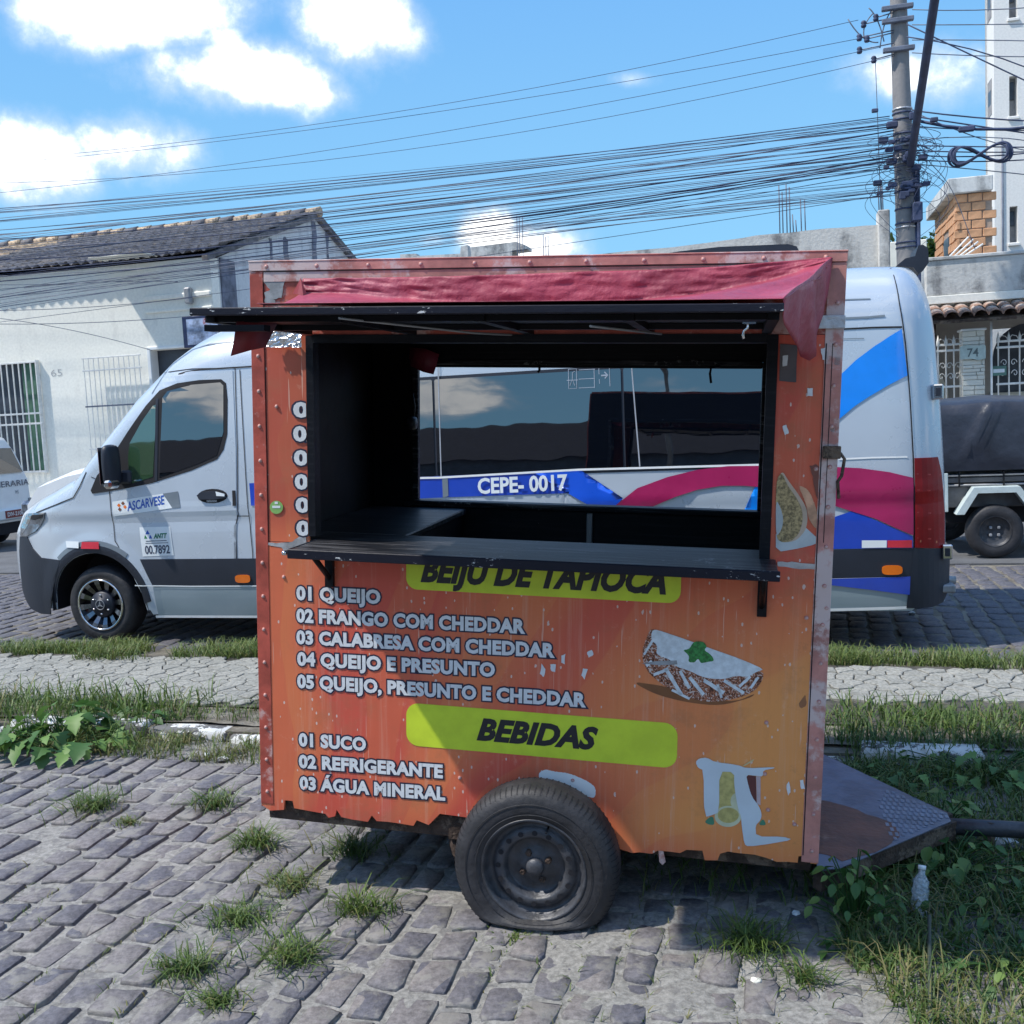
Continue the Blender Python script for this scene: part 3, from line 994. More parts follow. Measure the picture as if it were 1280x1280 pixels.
def slab_geo(c, rr, base):
    cx, cy, ar, poly = c
    n = len(poly)
    t1, t2, dz = rr.uniform(-.02, .02), rr.uniform(-.02, .02), rr.uniform(-.002, .003)
    top = base + dz
    vs = [(x, y, base - .03) for x, y in poly] + [(x, y, top - .004 + (x - cx) * t1 + (y - cy) * t2) for x, y in poly]
    vs += [(cx + (x - cx) * .90, cy + (y - cy) * .90, top + (x - cx) * t1 + (y - cy) * t2) for x, y in poly]
    fs = [(i, (i + 1) % n, n + (i + 1) % n, n + i) for i in range(n)] + [(n + i, n + (i + 1) % n, 2 * n + (i + 1) % n, 2 * n + i) for i in range(n)] + [tuple(range(2 * n, 3 * n))]
    return vs, fs


cells.sort(key=lambda c: -seen_size(c[0], c[1], c[2]) * (1. if in_frame(S3(c[0], c[1])) and not (322 < in_frame(S3(c[0], c[1], .08))[0] < 1030) else .01))
rr = random.Random(9)
rest = MB()
for k, c in enumerate(cells):
    vs, fs = slab_geo(c, rr, .092)
    if k < 300:
        me = bpy.data.meshes.new('paving_stone')
        me.from_pydata([(x - c[0], y - c[1], z) for x, y, z in vs], [], fs)
        me.materials.append(M['pave'])
        o = bpy.data.objects.new('paving_stone', me)
        COL.objects.link(o)
        o.parent = pavement
        o.location = (c[0], c[1], 0)
    else:
        rest.add(vs, fs)
o = quick('paving_stones', rest, M['pave'], 'stuff')
o.parent = pavement
o.matrix_world = STREET.m

# the yard the van stands on, the road and the far pavement
strip = quick('parking_strip', grid_mesh(-40, 14, 7.8, 12.02, .5, lambda u, v: -.022), M['soil'])
SM2 = [stone_mesh('s', M['cobble2'], 300 + i, n=8) for i in range(12)]
st2 = lay(-19, 6.5, 7.55, 11.95, .15, .22, .03, .03, 8)
merged('cobblestones', st2, SM2, M['cobble2'], -.012, strip)
quick('road', MB().add([(-80, 12.0, -.004), (60, 12.0, -.004), (60, 17.5, -.004), (-80, 17.5, -.004)], [(0, 1, 2, 3)]), M['asphalt'])
quick('road_edge', MB().box(-80, 60, 11.92, 12.0, -.05, .001), M['asphalt'])
quick('far_pavement', MB().bbox(-80, 60, 17.42, 19.2, -.1, .13, .02), M['concrete2'])


# ------------------------------------------------------------------ blades of grass
def blades(name, pts, h, w, lean, seed, mat, mean_dir=(0, 0), dry=.12, parent=None, kind=None, frame=STREET, base=None):
    """pts: (n,3) feet in street coordinates; every blade is a bent, tapering strip"""
    g = np.random.RandomState(seed)
    pts = np.asarray(pts, float)
    n = len(pts)
    hh = np.asarray(h) * g.uniform(.45, 1.25, n)
    az = g.uniform(0, 2 * np.pi, n)
    ln = lean * g.uniform(.2, 1.3, n)
    d = np.stack([np.cos(az), np.sin(az), np.zeros(n)], 1)
    d[:, 0] += mean_dir[0]; d[:, 1] += mean_dir[1]
    side = np.stack([-np.sin(az + g.uniform(-.6, .6, n)), np.cos(az), np.zeros(n)], 1)
    ww = (w * g.uniform(.6, 1.4, n))[:, None]
    H = hh[:, None]
    L = ln[:, None] * H
    up_ = np.array([[0, 0, 1.]])
    p0, p1, p2, p3 = pts, pts + d * L * .22 + up_ * H * .45, pts + d * L * .62 + up_ * H * .80, pts + d * L * 1.15 + up_ * H * np.clip(1.0 - ln[:, None] * .25, .45, 1)
    verts = np.stack([p0 - side * ww * .8, p0 + side * ww * .8, p1 - side * ww, p1 + side * ww, p2 - side * ww * .65, p2 + side * ww * .65, p3], 1).reshape(-1, 3)
    b = (np.arange(n) * 7)[:, None]
    q1, q2, t = b + [[0, 1, 3, 2]], b + [[2, 3, 5, 4]], b + [[4, 5, 6]]
    loops = np.concatenate([q1, q2, t], 1).reshape(-1)
    starts = (np.arange(n)[:, None] * 11 + [[0, 4, 8]]).reshape(-1)
    tot = np.tile([4, 4, 3], n)
    me = bpy.data.meshes.new(name)
    me.vertices.add(len(verts)); me.vertices.foreach_set('co', verts.reshape(-1))
    me.loops.add(len(loops)); me.loops.foreach_set('vertex_index', loops.astype(np.int32))
    me.polygons.add(len(starts)); me.polygons.foreach_set('loop_start', starts.astype(np.int32)); me.polygons.foreach_set('loop_total', tot.astype(np.int32))
    me.materials.append(mat)
    me.update(calc_edges=True)
    at = me.attributes.new('tint', 'FLOAT_VECTOR', 'POINT')
    t0 = np.repeat(g.uniform(0, 1, n), 7)
    t1 = np.repeat((g.uniform(0, 1, n) < dry) * g.uniform(.4, 1, n), 7)
    at.data.foreach_set('vector', np.stack([t0, t1, t0 * 0], 1).reshape(-1))
    return link(name, me, parent, None if parent else frame, kind, base)


def scatter(n, u0, u1, v0, v1, seed, zf, clump=.5, keep=None):
    g = np.random.RandomState(seed)
    out = []
    off = seed * 1.7
    tries = 0
    while len(out) < n and tries < n * 12:
        tries += 1
        u, v = g.uniform(u0, u1), g.uniform(v0, v1)
        d = MN.noise(Vector((u * 3.2 + off, v * 3.2, off))) * .5 + .5
        if g.uniform() > (1 - clump) + clump * max(0, (d - .38) * 3.2): continue
        if keep and not keep(u, v): continue
        out.append((u, v, zf(u, v) - .01))
    return out


blades('verge_grass', scatter(12000, -9, 4.5, KERB_V + .13, 6.0, 31, verge_z, .75, lambda u, v: v < near_edge(u) + .07 * math.sin(u * 7) + .02), .078, .003, .95, 1, M['grass'], kind='stuff')
blades('verge_grass_tall', scatter(2000, -6.5, -3.7, KERB_V - .35, 5.95, 32, lambda u, v: verge_z(u, v) if v > KERB_V else 0, .6), .17, .004, .9, 2, M['grass'], kind='stuff', dry=.15)
blades('van_side_grass', scatter(24000, -10.5, 4.2, 6.82, 7.72, 33, verge_z, .8, lambda u, v: v > 6.98 + .13 * math.sin(u * 1.7 + 1) + .07 * MN.noise(Vector((u * 5, v * 5, 0))) and MN.noise(Vector((u * 1.7, v * 2.4, 5.))) > -.16), .125, .0034, 1.0, 3, M['grassdry'], kind='stuff', dry=.12)
blades('right_verge_grass', scatter(4200, .25, 3.4, KERB_V - .25, 6.15, 34, lambda u, v: verge_z(u, v) if v > KERB_V else 0, .6), .12, .0034, .95, 4, M['grass'], kind='stuff', dry=.08)


def corner_keep(u, v):
    p = in_frame(S3(u, v))
    if p is None: return False
    x, y, _ = p
    lim = 1040 if y < 1150 else 1040 + (y - 1150) * .55
    return x > lim + 40 * MN.noise(Vector((u * 2.4, v * 2.4, 0)))


blades('corner_grass', scatter(15000, .15, 2.4, 2.9, KERB_V, 35, lambda u, v: 0, .7, corner_keep), .10, .003, 1.0, 5, M['grass'], kind='stuff', dry=.16)
blades('dry_grass', scatter(2600, .1, 2.2, 2.9, 4.4, 36, lambda u, v: 0, .7, corner_keep), .13, .0022, 1.3, 6, M['grassdry'], kind='stuff', dry=.75)
blades('kerb_foot_grass', scatter(4200, -4.6, -1.4, KERB_V - .36, KERB_V + .02, 37, lambda u, v: 0, .85), .08, .0026, 1.1, 7, M['grassdry'], kind='stuff', dry=.45)
blades('under_stall_grass', scatter(1500, -.6, 1.3, 3.75, 5.2, 38, lambda u, v: 0, .7), .11, .003, 1.0, 8, M['grass'], kind='stuff')

joint_pts = []
for sx_ in stones:
    gg = random.Random(int(sx_[0] * 1000 + sx_[1] * 77))
    if MN.noise(Vector((sx_[0] * 1.1, sx_[1] * 1.1, 2.))) + gg.uniform(-.25, .25) > .16:
        for _ in range(9):
            joint_pts.append((sx_[0] + sx_[2] * .53 + gg.uniform(-.006, .006), sx_[1] + gg.uniform(-.5, .5) * sx_[3], -.012))
blades('joint_grass', joint_pts, .032, .0018, 1.3, 41, M['grassdry'], kind='stuff', dry=.4)

TUFTS = [((118, 1012), .125, 240, .085, 'grass tuft on the cobbles below the big leafy weed'),
         ((268, 1008), .11, 200, .08, 'grass tuft on the cobbles left of the stall near its lower left corner'),
         ((320, 1058), .115, 230, .07, 'grass tuft beside the lower left corner of the orange stall'),
         ((160, 1028), .045, 130, .05, 'small yellowish grass patch right of the tuft below the weed'),
         ((300, 1150), .08, 300, .11, 'broad low grass patch on the cobbles left of the stall wheel'),
         ((360, 1108), .075, 240, .09, 'low dry grass patch between the stall corner and the wheel'),
         ((452, 1140), .105, 230, .09, 'long bladed grass tuft just left of the flat tyre'),
         ((440, 1068), .12, 220, .08, 'grass tuft in the shadow under the left end of the stall'),
         ((238, 1215), .10, 230, .075, 'dark grass tuft near the lower left, left of two others'),
         ((365, 1200), .10, 250, .09, 'dark grass tuft in the foreground straight below the left end of the stall'),
         ((272, 1252), .06, 160, .06, 'small grass tuft close to the bottom edge of the photo'),
         ((938, 1185), .12, 300, .085, 'round dark grass tuft on the cobbles right of the wheel'),
         ((1005, 1225), .085, 150, .07, 'thin grass tuft between the round tuft and the corner weeds'),
         ((645, 1172), .025, 220, .075, 'tiny moss patch pressed against the foot of the flat tyre')]
for i, ((px, py), h, n, r, lab) in enumerate(TUFTS):
    u, v = ground_at(px, py)
    g = np.random.RandomState(60 + i)
    a = g.uniform(0, 6.28, n)
    rad = r * 1.2 * np.abs(g.normal(0, .62, n))
    P = np.stack([u + rad * np.cos(a) * 1.25, v + rad * np.sin(a), np.full(n, -.012)], 1)
    dirn = (0, 0)
    o = blades('grass_tuft', P, h * .82, .0024, 1.55, 70 + i, M['grass'] if i not in (3, 5, 13) else M['grassdry'], dry=.12 if i not in (3, 5) else .4, base=(u, v, 0))
    tag(o, lab, 'grass tuft', 'grass tufts growing between the cobbles')


# ------------------------------------------------------------------ leafy plants
def leaf_mesh(name, lobes, mat, fold=.25, droop=.35, tint=(.5, 0)):
    """blade outline along +x from the stalk, length 1"""
    n = len(lobes)
    bm = bmesh.new()
    mid = [bm.verts.new((x, 0, -droop * x * x)) for x, _ in lobes]
    L = [bm.verts.new((x + .04, w, fold * w - droop * x * x)) for x, w in lobes]
    Rr = [bm.verts.new((x + .04, -w, fold * w - droop * x * x)) for x, w in lobes]
    for i in range(n - 1):
        for q in ((mid[i], mid[i + 1], L[i + 1], L[i]), (mid[i + 1], mid[i], Rr[i], Rr[i + 1])):
            bm.faces.new(q)
    me = bpy.data.meshes.new(name)
    bm.to_mesh(me); bm.free()
    me.materials.append(mat)
    at = me.attributes.new('tint', 'FLOAT_VECTOR', 'POINT')
    at.data.foreach_set('vector', [c for _ in me.vertices for c in (tint[0], tint[1], 0)])
    for p in me.polygons: p.use_smooth = True
    return me


LOBED = [(0, .02), (.05, .28), (.2, .46), (.27, .26), (.42, .43), (.5, .24), (.66, .28), (.8, .14), (1., .0)]
OVAL = [(0, .01), (.15, .2), (.4, .32), (.65, .27), (.85, .13), (1., .0)]
leafA = [leaf_mesh('leaf', LOBED, M['weed'], tint=(t, 0)) for t in (.15, .5, .9)]
leafB = [leaf_mesh('leaf', OVAL, M['weed'], tint=(t, d)) for t, d in ((.1, 0), (.55, .1), (.95, .2))]


def weed(name, u, v, z, label, n, spread, height, size, leaves, seed, group=None, cat='weed'):
    t = STREET.thing(name, (u, v, z), label, cat, group)
    g = random.Random(seed)
    mb = MB()
    for k in range(n):
        a = g.uniform(0, 6.283)
        rr_ = spread * math.sqrt(g.random())
        hh = height * (1 - .6 * (rr_ / spread) ** 2) * g.uniform(.45, 1.05)
        p = Vector((u + rr_ * math.cos(a) * 1.25, v + rr_ * math.sin(a), z + hh))
        s = size * g.uniform(.6, 1.2)
        mb.tube([(u + .15 * (p.x - u), v + .15 * (p.y - v), z), (u + .6 * (p.x - u), v + .6 * (p.y - v), z + hh * .75), p], .0028, 4, False)
        inst('leaf', g.choice(leaves), t, Matrix.Translation(p) @ Euler((g.uniform(-.5, .5), g.uniform(-.15, .75), a + g.uniform(-.7, .7))).to_matrix().to_4x4() @ Matrix.Scale(s, 4))
    mb.build('stem', M['weed'], t)
    return t


wu, wv = ground_at(62, 945)
weed('leafy_weed', wu, wv + .12, 0, 'large leafy weed with lobed leaves growing against the kerb at the left edge', 52, .27, .27, .14, leafA, 4)
wu, wv = ground_at(205, 912, .07)
weed('leafy_weed', wu - .45, wv + .2, .05, 'smaller creeping weed on the verge right of the large leafy weed', 26, .25, .12, .09, leafA, 5)
for (px, py, n, sp, h, s, lv, lab, sd) in [
        ((1068), 1162, 60, .12, .30, .048, leafB, 'upright small leaved weed at the lower right corner of the stall', 11),
        ((1185), 1095, 70, .26, .17, .065, leafB, 'round leaved weed right of the drawbar tip near the pale stone', 12),
        ((1235), 975, 70, .40, .15, .065, leafA, 'dark leafy weeds spilling over the kerb at the right edge', 13),
        ((1120), 985, 40, .24, .12, .055, leafA, 'dark leafy weed behind the chequer plate of the drawbar', 14),
        ((1175), 1050, 36, .14, .20, .07, leafB, 'weed growing up past the tip of the drawbar plate', 15),
        ((1245), 1140, 60, .28, .12, .055, leafB, 'low bright weed in the corner right of the plastic bottle', 16),
        ((1080), 1188, 40, .12, .06, .045, leafB, 'small bright green seedling in the dry grass below the drawbar', 17),
        ((1262), 1215, 60, .24, .10, .05, leafB, 'low weeds at the lower right corner of the photo', 18)]:
    wu, wv = ground_at(px, py)
    weed('leafy_weed', wu, wv, 0, lab, n, sp, h, s, lv, sd)


def rock(name, px, py, r, label, mat, seed, z=0., flat=.6):
    u, v = ground_at(px, py, z)
    bm = bmesh.new()
    bmesh.ops.create_icosphere(bm, subdivisions=2, radius=r)
    for q in bm.verts:
        n = MN.noise(q.co * (2.2 / r) + Vector((seed, 0, 0)))
        q.co *= 1 + .33 * n
        q.co.z *= flat
    for q in bm.verts:
        q.co += Vector((u, v, z + r * flat * .45))
    me = bpy.data.meshes.new(name)
    bm.to_mesh(me); bm.free()
    me.materials.append(mat)
    o = link(name, me, None, STREET, None, (u, v, z))
    return tag(o, label, 'stone')


rock('stone', 1256, 1062, .062, 'pale stone in the weeds under the drawbar tube', M['kerb'], 1)
rock('stone', 995, 1143, .016, 'small white pebble right of the wheel in front of the stall', M['stickw'], 2)
rock('stone', 258, 945, .022, 'white pebble at the foot of the kerb left of the stall', M['stickw'], 3)
rock('stone', 278, 950, .035, 'flat beige stone at the foot of the kerb next to the white pebble', M['kerb'], 4, 0, .35)
rock('stone', 945, 1228, .018, 'pale yellow chip on the cobbles below the round grass tuft', M['cream'], 5)
rock('stone', 1140, 768, .03, 'pale chip on the cobbles behind the van', M['kerb'], 6)

# clear plastic bottle in the weeds
bu, bv = ground_at(1148, 1150)
mb = MB()
prof = [(.0, 0), (.026, .0), (.030, .012), (.027, .035), (.031, .05), (.028, .07), (.031, .09), (.027, .11), (.029, .125), (.012, .150), (.012, .165)]
tilt = Matrix.Translation((bu, bv, .01)) @ Euler((R(-22), R(16), .3)).to_matrix().to_4x4()
mb.lathe([(r, h) for r, h in prof], 14, 'Z', fn=lambda p: tilt @ Vector(p))
bt = STREET.thing('plastic_bottle', (bu, bv, 0), 'crumpled clear plastic bottle standing in the grass', 'bottle')
mp = pbr('bottle_plastic', (.62, .70, .74), .12, var=.3, scale=40, bump=.8, bscale=60, trans=.55)
mb.build('bottle', mp, bt)
MB().lathe([(0, .165), (.014, .165), (.014, .18), (0, .18)], 10, 'Z', fn=lambda p: tilt @ Vector(p)).build('cap', M['stickw'], bt)
su, sv = ground_at(1162, 1180)
su2, sv2 = ground_at(1163, 1330)
mb = MB().tube([(su, sv, .10), ((su + su2) / 2, (sv + sv2) / 2, .06), (su2, sv2, .02)], .0065, 8)
tag(mb.build('stick', pbr('stick_green', (.045, .06, .045), .6), None, STREET, None, (su, sv, 0)), 'thin dark stick leaning in the dry grass at the bottom right', 'stick')
# ================================================================== THE FOOD STALL TRAILER
KM = Matrix(((0.97373275, 0.22006675, 0.05843932), (-0.21887143, 0.97540184, -0.02620206), (-0.06276802, 0.01272311, 0.99794704)))
KO = Vector((-1.09705909, 4.12164185, 0.30511601))
KS = .97
KO = CAMP + (KO - CAMP) * KS
KF = Frame(Matrix.Translation(KO) @ KM.to_4x4() @ Matrix.Scale(KS, 4))
KN = KM @ Vector((0, 1, 0))
KW, KH, KD = 2.2176, 2.2103, 1.35


def kp(px, py, d=0.):
    """a point seen on the stall, in the stall's own axes, at depth d behind its front"""
    l = KM.transposed() @ (plane_hit(px, py, KO + KM @ Vector((0, d * KS, 0)), KN) - KO) / KS
    return l.x, l.z


stall = KF.thing('food_stall_trailer', (KW / 2, KD / 2, -.3), 'orange food stall trailer with menu lettering, open black serving hatch and one flat tyre', 'food trailer')
X0, X1, ZS, ZO = .228, 2.0, 1.115, 1.93

low_l = [(326, 1006), (338, 1013), (355, 1012), (356, 1000), (366, 1001), (368, 1010), (390, 1014), (407, 1017), (411, 1022), (419, 1020), (421, 1012), (427, 1021), (440, 1024), (460, 1027), (465, 1019), (471, 1026), (485, 1027), (499, 1029), (517, 1032), (521, 1025), (536, 1031), (550, 1017), (580, 1021)]
low_r = [(760, 1057), (778, 1062), (790, 1066), (800, 1065), (815, 1067), (822, 1063), (835, 1064), (850, 1066), (858, 1062), (878, 1063), (881, 1075), (897, 1075), (900, 1067), (910, 1064), (922, 1066), (943, 1068), (958, 1072), (971, 1077), (985, 1077), (997, 1078), (998, 1070), (1012, 1069), (1013, 1079), (1022, 1080)]
bot = [kp(*p) for p in low_l] + [kp(*p) for p in low_r]
bot[0] = (0.0, bot[0][1]); bot[-1] = (KW, bot[-1][1])
MB().prism([(KW, ZS - .001)] + [(0, ZS - .001)] + bot, -.002, .012).build('lower_sheet', M['print'], stall)
MB().prism([(0, ZS + .002), (X0, ZS + .002), (X0, ZO), (0, ZO)], 0, .012).build('left_sheet', M['print'], stall)
MB().prism([(X1, ZS + .002), (KW, ZS + .002), (KW, ZO), (X1, ZO)], 0, .012).build('right_sheet', M['print'], stall)
MB().prism([(0, ZO + .002), (KW, ZO + .002), (KW, KH - .03), (0, KH - .03)], 0.001, .012).build('top_sheet', M['trim'], stall)

# shell
mb = MB()
mb.box(.012, KW - .012, .02, KD - .02, KH - .035, KH - .015)
mb.build('roof', M['trim'], stall)
mb = MB(); mb.box(0, .012, .013, KD - .003, .02, KH - .036); mb.build('side_wall', M['trim'], stall)
mb = MB(); mb.box(KW - .012, KW, .013, KD - .003, .02, KH - .036); mb.build('side_wall', M['trim'], stall)
mb = MB()
for a in ((.013, .245, .03, KH - .04), (2.012, KW - .013, .03, KH - .04), (.2455, 2.0115, .03, 1.118), (.2455, 2.0115, 1.866, KH - .04)):
    mb.box(a[0], a[1], KD - .03, KD - .004, a[2], a[3])
mb.build('rear_wall', M['blackpaint'], stall)
MB().box(.03, KW - .03, .03, KD - .04, .03, .05).build('floor', M['rust'], stall)
mb = MB()
mb.box(.0125, .016, .02, KD - .031, .051, KH - .04)
mb.box(.017, .2265, KD - .034, KD - .0305, .051, KH - .04)
mb.build('inner_lining', M['innerblack'], stall)
mb = MB(); mb.box(KW - .016, KW - .0125, .02, KD - .031, .051, KH - .04); mb.build('inner_lining', M['innerblack'], stall)
MB().box(.017, KW - .017, .02, KD - .035, KH - .05, KH - .037).build('ceiling', M['innerblack'], stall)
mb = MB()
for y in (.42, .83):
    mb.box(.018, KW - .018, y, y + .03, KH - .082, KH - .051)
mb.build('ceiling_rib', M['innerblack'], stall)
# black lining of the front, seen from inside
mb = MB()
mb.box(.017, KW - .017, .0135, .018, .06, ZS - .03)
mb.build('inner_lining', M['innerblack'], stall)

# black steel frames of the openings
mb = MB()
mb.box(X0 - .002, X0 + .028, -.004, .05, ZS + .03, ZO - .001)
mb.box(X1 - .034, X1 + .003, -.006, .05, ZS + .004, ZO - .001)
mb.box(X0 + .0285, X1 - .0345, -.004, .05, ZO - .028, ZO + .003)
mb.build('opening_frame', M['blackpaint'], stall)
mb = MB()
mb.bbox(.19, 2.05, KD - .06, KD + .03, 1.119, 1.150, .006)
mb.bbox(.23, .262, KD - .035, KD + .004, 1.151, 1.866, .004)
mb.bbox(1.98, 2.015, KD - .035, KD + .004, 1.151, 1.866, .004)
mb.bbox(.262, 1.98, KD - .035, KD + .004, 1.848, 1.876, .004)
mb.build('rear_opening_frame', M['shelfpaint'], stall)
MB().bbox(.262, 1.98, KD - .010, KD + .02, 1.835, 1.862, .004).build('rear_hatch_rail', M['blackpaint'], stall)

# counters inside
cnt = MB().bbox(.02, 2.0, -.002, .30, ZS - .028, ZS + .003, .006).build('front_counter', M['shelfpaint'], stall)
MB().bbox(.02, .53, .303, KD - .062, ZS - .028, ZS + .002, .006).build('side_counter', M['shelfpaint'], stall)
mb = MB(); mb.box(.50, .512, .31, KD - .07, .06, ZS - .03); mb.build('counter_front', M['innerblack'], stall)
MB().bbox(1.15, 1.18, KD - .055, KD - .036, .85, 1.112, .003).build('door_bolt', M['metalgrey'], stall)

# serving shelf outside and its brackets
SH = MB()
SH.bbox(.262, 2.024, -.255, -.004, ZS + .004, ZS + .018, .004)
sh = SH.build('serving_shelf', M['shelfpaint'], stall)
mb = MB(); mb.bbox(.255, 2.030, -.270, -.2555, ZS - .016, ZS + .020, .003); mb.bbox(.2545, .2615, -.2545, -.004, ZS - .012, ZS + .019, .002)
mb.build('shelf_edge', M['edgepaint'], sh)
MB().lathe([(0, .232), (.010, .235), (.010, .25), (0, .253)], 8, 'X', (0, -.262, ZS + .004)).build('edge_knob', M['chrome'], sh)
for (x, dz) in ((.30, .15), (1.965, .175)):
    mb = MB()
    mb.box(x, x + .034, -.022, -.003, ZS - .017 - dz, ZS - .0165 + .019)
    mb.tube([(x + .016, -.014, ZS - .013 - dz + .03), (x + .016, -.19, ZS - .006)], .011, 6)
    mb.build('shelf_bracket', M['innerblack'], stall)

# raised hatch
HZ = 1.952
HL = .85
hatch_l = MB().bbox(.228, 1.978, -HL, -.006, HZ, HZ + .014, .003).build('raised_hatch', M['blackpaint'], stall)
mb = MB(); mb.bbox(.222, 1.984, -HL - .012, -HL, HZ - .004, HZ + .020, .003)
mb.build('hatch_edge', M['edgepaint'], hatch_l)
mb = MB()
for x in (.23, .65, 1.10, 1.54, 1.944):
    mb.box(x, x + .032, -HL + .07, -.02, HZ - .020, HZ - .0005)
for y in (-HL + .08, -.30):
    for xa, xb in ((.263, .649), (.683, 1.099), (1.133, 1.539), (1.573, 1.943)):
        mb.box(xa, xb, y, y + .030, HZ - .018, HZ - .001)
mb.build('hatch_rib', M['innerblack'], hatch_l)
mb = MB()
mb.tube([(.70, -.84, HZ - .012), (1.0, -.40, HZ - .034), (1.10, -.26, HZ - .034)], .004, 5)
mb.tube([(1.45, -.80, HZ - .036), (1.62, -.35, HZ - .036)], .004, 5)
mb.build('hatch_wire', M['metalgrey'], hatch_l)
mb = MB().tube([(1.89, -.835, HZ - .03), (1.89, -.835, HZ - .045), (1.88, -.835, HZ - .053), (1.878, -.835, HZ - .065), (1.881, -.835, HZ - .074)], .0035, 6)
mb.box(1.876, 1.912, -.842, -.83, HZ - .034, HZ - .029)
mb.build('hatch_hook', M['chrome'], hatch_l)
mb = MB().box(.262, .46, -.845, -.80, HZ - .050, HZ - .031)
mb.build('hatch_slide', M['innerblack'], hatch_l)
# rear hanging hook and inner lamp
mb = MB().tube([(1.78, KD - .05, 1.846), (1.74, KD - .05, 1.84), (1.735, KD - .05, 1.81), (1.742, KD - .05, 1.765)], .006, 6)
mb.tube([(.90, KD - .05, 1.85), (.90, KD - .05, 1.822), (.892, KD - .05, 1.812)], .007, 6)
mb.build('window_hook', M['innerblack'], stall)
mb = MB().lathe([(0, .225), (.03, .23), (.036, .25), (.03, .27), (0, .276)], 14, 'X', (0, KD - .09, 1.55))
mb.tube([(.255, KD - .085, 1.58), (.262, KD - .085, 1.63), (.25, KD - .085, 1.70)], .005, 5)
mb.build('door_knob', M['steelblack'], stall)

# edge strips with rivets
def strip_part(x0, x1, z0, z1, mat, y=-.0045, t=.004):
    return MB().bbox(x0, x1, y, y + t - .0002, z0, z1, .0012).build('edge_strip', mat, stall)


strip_part(-.003, .052, bot[0][1] + .01, KH - .035, M['trim'])
strip_part(KW - .058, KW + .003, bot[-1][1] + .004, KH - .035, M['trimpale'])
strip_part(-.004, KW + .004, KH - .033, KH + .0, M['trimpale'], -.008, .006)
MB().bbox(-.006, KW + .006, -.010, .03, KH + .0005, KH + .006, .002).build('top_strip', M['trimpale'], stall)
strip_part(.056, KW - .062, KH - .075, KH - .037, M['trimpale'])
MB().bbox(-.003, .0, -.003, .04, .0, KH - .036, .001).build('corner_strip', M['trimpale'], stall)
MB().bbox(KW - .09, KW + .006, -.013, -.009, 1.950, 1.995, .001).build('band_plate', M['alu'], stall)
MB().bbox(KW - .033, KW - .0305, -.0058, -.0045, 1.2, 1.9, .0004).build('edge_seam', M['gap'], stall)
MB().bbox(KW - .055, KW - .051, -.0055, -.0046, .03, 1.9, .0003).build('edge_seam', M['gap'], stall)
MB().bbox(.0525, .0555, -.001, -.0002, .03, KH - .08, .0002).build('edge_seam', M['gap'], stall)
MB().bbox(.056, KW - .062, -.0075, -.0062, KH - .0368, KH - .0335, .0004).build('edge_seam', M['gap'], stall)
riv = MB().lathe([(0, -.0065), (.004, -.0055), (.0078, -.002), (.0085, .0)], 8, 'Y').mesh('rivet', M['trimpale'])
for k in range(15):
    inst('rivet', riv, stall, Matrix.Translation((.026, -.0045, .07 + k * .137)))
    inst('rivet', riv, stall, Matrix.Translation((KW - .022, -.0045, .05 + k * .142)))
for k in range(11):
    inst('rivet', riv, stall, Matrix.Translation((.07 + k * .208, -.008, KH - .017)))
for (px, py) in [(346, 508), (355, 721), (382, 985), (575, 972), (956, 730), (1008, 772), (958, 903), (956, 967), (993, 1030), (960, 1012), (716, 975), (1020, 586), (1037, 565), (1033, 760)]:
    x, z = kp(px, py)
    inst('rivet', riv, stall, Matrix.Translation((x, -.002, z)))

# sheet joint, torn strips and patches
def flat(name, pxs, mat, y=-.003, amp=0., sub=3, seed=1, parent=None, t=.0006, d=0.):
    poly = [kp(px, py, d) for px, py in pxs]
    if name.startswith(('printed', 'whiteout', 'white_paint')) and name not in ('printed_strand', 'printed_mug'):
        for _ in range(1 if name in ('whiteout_daub', 'printed_plate') else 2):
            poly = [q for i in range(len(poly)) for q in ((poly[i][0] * .78 + poly[(i + 1) % len(poly)][0] * .22, poly[i][1] * .78 + poly[(i + 1) % len(poly)][1] * .22),
                                                          (poly[i][0] * .22 + poly[(i + 1) % len(poly)][0] * .78, poly[i][1] * .22 + poly[(i + 1) % len(poly)][1] * .78))]
        amp *= .3
    if amp: poly = jag(poly, amp, sub, seed)
    return MB().prism(poly, y, y + t).build(name, mat, parent or stall)


flat('torn_strip', [(331, 677), (345, 679), (366, 677), (376, 669), (379, 661), (383, 668), (383, 684), (372, 683), (362, 686), (356, 690), (352, 684), (331, 680)], M['alu'], -.0035, .002, 3, 2)
flat('torn_strip', [(972, 702), (990, 702), (1028, 706), (1030, 711), (1000, 711), (972, 708)], M['alu'], -.0035, .003, 3, 3)
flat('bare_patch', [(330, 352), (334, 346), (356, 344), (356, 352), (352, 372), (342, 374), (346, 382), (332, 380), (331, 366), (338, 362)], pbr('bare_grey', (.27, .28, .29), .6, var=.25, scale=30), -.003, .004, 3, 4)
flat('bare_patch', [(975, 430), (997, 432), (995, 478), (974, 476)], pbr('bare_dark', (.10, .085, .09), .6, var=.3), -.003, .001, 2, 5)
flat('bare_patch', [(1012, 582), (1020, 580), (1033, 588), (1031, 612), (1036, 640), (1027, 636), (1018, 610), (1016, 596)], pbr('bare_brown', (.20, .07, .05), .6, var=.3), -.0028, .003, 3, 7)
